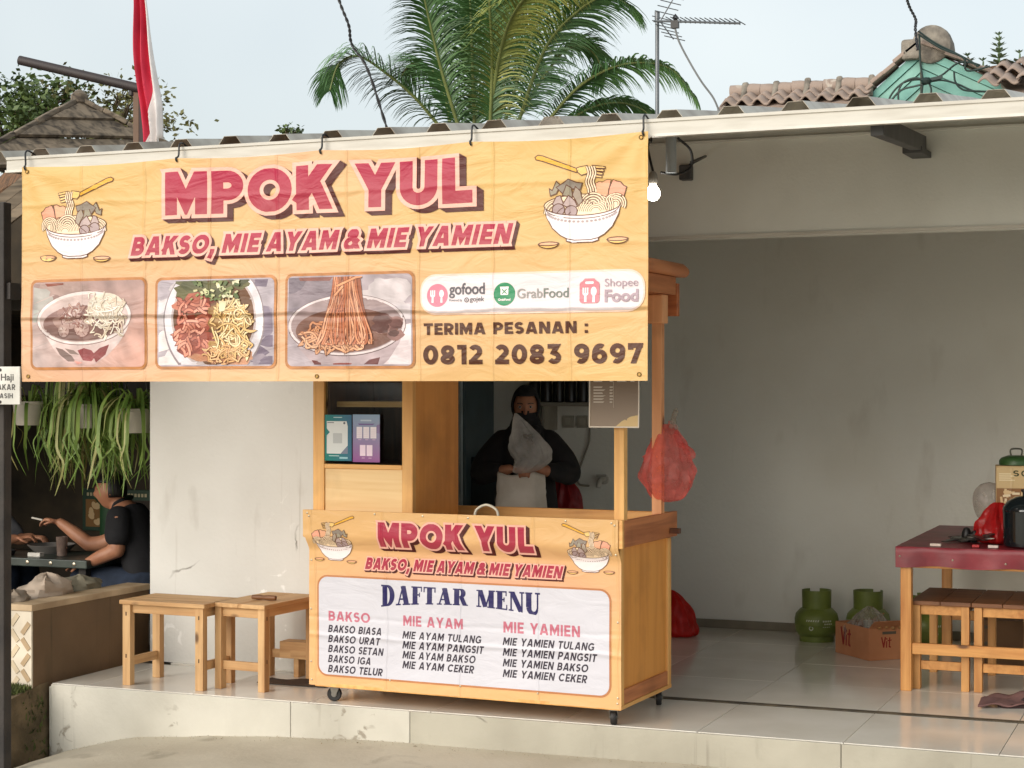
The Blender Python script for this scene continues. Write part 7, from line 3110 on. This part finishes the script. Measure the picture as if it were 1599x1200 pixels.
def frond(pts, seed, ll=.62, n=62, yellow=False, droop=1.0, w0=.0115):
    rr_ = random.Random(seed)
    P = spline([Vector(p) - PO for p in pts], 12)
    b = MB()
    m = len(P)
    b.tube(P, [.015 * (1 - .8 * i / (m - 1)) + .003 for i in range(m)], 7)
    st = b.build('frond', M_rach, palm, smooth=True)
    lb = MB()
    view = Vector((-.375, .927, 0))
    for i in range(n):
        f = .10 + .90 * (i + .5) / n
        k = f * (m - 1)
        j = min(int(k), m - 2)
        p = P[j].lerp(P[j + 1], k - j)
        tg = (P[j + 1] - P[j]).normalized()
        ln = ll * (math.sin(PI * (.12 + .80 * f)) ** .7) * rr_.uniform(.85, 1.1)
        sd_ = tg.cross(Vector((0, .35, 1)) if abs(tg.z) < .8 else view).normalized()
        for s in (-1, 1):
            d_ = (sd_ * s * .85 + tg * (.55 + .5 * f) + Vector((rr_.uniform(-.15, .15), rr_.uniform(-.25, .25), rr_.uniform(-.1, .18)))).normalized()
            q = p.copy()
            seg = 5
            ww = w0 * rr_.uniform(.7, 1.1)
            wd = tg.cross(d_).normalized() * .35 + tg * .9
            wd = (wd - d_ * wd.dot(d_)).normalized()
            k0 = len(lb.v)
            dd = d_.copy()
            for h_ in range(seg + 1):
                t = h_ / seg
                a_ = ww * (1 - t) ** .6 * (1 if t > .05 else .6) + .0008
                lb.v += [tuple(q - wd * a_), tuple(q + wd * a_)]
                q = q + dd * ln / seg
                dd = (dd + Vector((0, 0, -.16 * droop * (1 + 1.2 * t)))).normalized()
            for h_ in range(seg):
                lb.f.append((k0 + 2 * h_, k0 + 2 * h_ + 1, k0 + 2 * h_ + 3, k0 + 2 * h_ + 2))
    o = lb.build('leaflets', M_frond_y if yellow else M_frond, st, fix=False)
    o['kind'] = 'stuff'


FR = [([(-6.7, 15.0, 3.88), (-6.93, 14.8, 4.22), (-7.14, 14.6, 4.44), (-7.33, 14.4, 4.58), (-7.48, 14.3, 4.5), (-7.52, 14.2, 4.25)], .62, False, 1.5),
      ([(-6.76, 15.2, 3.97), (-6.98, 15.5, 4.43), (-7.24, 15.7, 4.70), (-7.46, 15.8, 4.76), (-7.62, 15.9, 4.66)], .55, False, 1.3),
      ([(-6.43, 15.0, 3.7), (-6.37, 14.8, 4.51), (-6.35, 14.7, 5.08), (-6.30, 14.5, 5.65)], .66, False, 1.2),
      ([(-6.27, 14.9, 3.7), (-5.99, 14.5, 4.46), (-5.67, 14.1, 4.80), (-5.29, 13.8, 4.94), (-4.89, 13.5, 4.87)], .66, True, 1.5),
      ([(-6.06, 15.0, 3.8), (-5.67, 14.8, 4.58), (-5.3, 14.7, 4.90), (-4.99, 14.6, 4.98), (-4.75, 14.5, 4.85)], .66, False, 1.3),
      ([(-6.22, 15.4, 3.97), (-5.98, 15.6, 4.5), (-5.79, 15.8, 4.8), (-5.60, 15.9, 4.77), (-5.50, 16.0, 4.54)], .6, False, 1.4),
      ([(-5.9, 15.0, 3.75), (-5.42, 14.8, 4.17), (-5.02, 14.6, 4.33), (-4.67, 14.5, 4.36), (-4.35, 14.4, 4.26), (-4.12, 14.3, 4.0)], .50, False, 1.6),
      ([(-5.95, 15.3, 3.78), (-5.55, 15.4, 4.10), (-5.24, 15.5, 4.20), (-4.99, 15.6, 4.13), (-4.86, 15.6, 3.95)], .42, False, 1.6),
      ([(-6.6, 15.5, 3.85), (-6.80, 15.8, 4.73), (-6.86, 16.0, 5.29), (-6.86, 16.2, 5.86)], .62, False, 1.3),
      ([(-6.5, 15.6, 3.9), (-6.59, 15.9, 4.84), (-6.57, 16.1, 5.51), (-6.41, 16.2, 6.02)], .66, False, 1.2),
      ([(-6.27, 15.2, 3.85), (-5.99, 15.3, 4.81), (-5.73, 15.3, 5.33), (-5.42, 15.3, 5.65)], .70, False, 1.3),
      ([(-6.2, 14.8, 3.8), (-6.05, 14.5, 4.5), (-5.95, 14.2, 5.0), (-5.75, 13.9, 5.3)], .66, False, 1.5),
      ([(-6.35, 15.3, 3.8), (-6.3, 15.5, 4.7), (-6.15, 15.6, 5.4), (-5.9, 15.7, 5.9)], .66, False, 1.3),
      ([(-6.5, 14.9, 3.8), (-6.58, 14.6, 4.4), (-6.62, 14.4, 4.85), (-6.62, 14.2, 5.2)], .60, False, 1.6)]
for i, (p, ll, ye, dr) in enumerate(FR):
    frond(p, i + 1, ll * .80, 130, ye, dr, .0095)

# ================================================================ BROADLEAF TREES BEYOND THE ROOFS
M_tleaf = mat('tree leaf', L(92, 110, 52), .55, c2=L(56, 76, 34), scale=1.6, thresh=(.3, .7))
M_tleaf2 = mat('olive tree leaf', L(120, 116, 62), .6, c2=L(78, 80, 42), scale=1.6, thresh=(.3, .7))
M_bark = mat('tree bark', L(96, 82, 66), .9, bump=.5)


def tree(x, y, top, crown, label, n, seed, leaf=.05, m=None, dense=1.0):
    """trunk, forking limbs and leaves scattered about the twig ends in clumps"""
    rr_ = random.Random(seed)
    t = empty('broadleaf_tree', (x, y, -.47), label=label, cat='tree')
    H_ = top + .47
    rw, rh = crown
    b = MB()
    b.tube(spline([(0, 0, 0), (.08, .05, H_ * .35), (0, 0, H_ - rh * 1.6)], 6), [.16 - .006 * i for i in range(13)], 10)
    tips = []
    for i in range(16):
        q = rr_.uniform(0, 2 * PI)
        r_ = rr_.uniform(.25, 1) * rw
        tip = Vector((r_ * math.cos(q), r_ * math.sin(q) * .8, H_ - rh + rr_.uniform(-.9, .95) * rh * math.sqrt(max(.05, 1 - (r_ / rw) ** 2 * .8))))
        base = Vector((0, 0, H_ - rh * rr_.uniform(1.3, 1.9)))
        b.tube(spline([base, base.lerp(tip, .5) + Vector((0, 0, .15 * rh)), tip], 4), [.045, .038, .032, .026, .022, .018, .014, .010, .006], 6)
        tips.append(tip)
        for k in range(3):
            tp = tip + Vector((rr_.uniform(-.3, .3) * rw, rr_.uniform(-.3, .3) * rw, rr_.uniform(-.3, .3) * rh))
            b.tube([base.lerp(tip, .7), tp], [.012, .004], 5)
            tips.append(tp)
    b.build('trunk', M_bark, t, smooth=True)
    lb = MB()
    for i in range(n):
        c = rr_.choice(tips)
        g = Vector((rr_.gauss(0, .16 * rw / dense), rr_.gauss(0, .16 * rw), rr_.gauss(0, .16 * rh / dense)))
        p = c + g
        d_ = Vector((rr_.uniform(-1, 1), rr_.uniform(-1, 1), rr_.uniform(-.8, .4))).normalized()
        s = d_.cross(Vector((rr_.uniform(-1, 1), rr_.uniform(-1, 1), rr_.uniform(-1, 1)))).normalized()
        ln = leaf * rr_.uniform(.7, 1.4)
        w = ln * .28
        lb.add([p, p + d_ * ln * .5 + s * w, p + d_ * ln, p + d_ * ln * .5 - s * w], [(0, 1, 2, 3)])
    o = lb.build('crown', m or M_tleaf, t, fix=False)
    o['kind'] = 'stuff'
    return t


tree(-12.45, 16.0, 5.02, (.75, .60), 'dense green tree standing behind the hipped roof at the left edge', 5200, 3, .075)
tree(-11.55, 16.6, 5.02, (.70, .42), 'sparse olive tree with airy twigs to the right of the dense one', 1500, 5, .065, M_tleaf2, .8)
tree(-12.3, 22.0, 5.24, (.22, .14), 'tiny distant treetop showing over the roof edge left of the palm', 360, 8, .07)
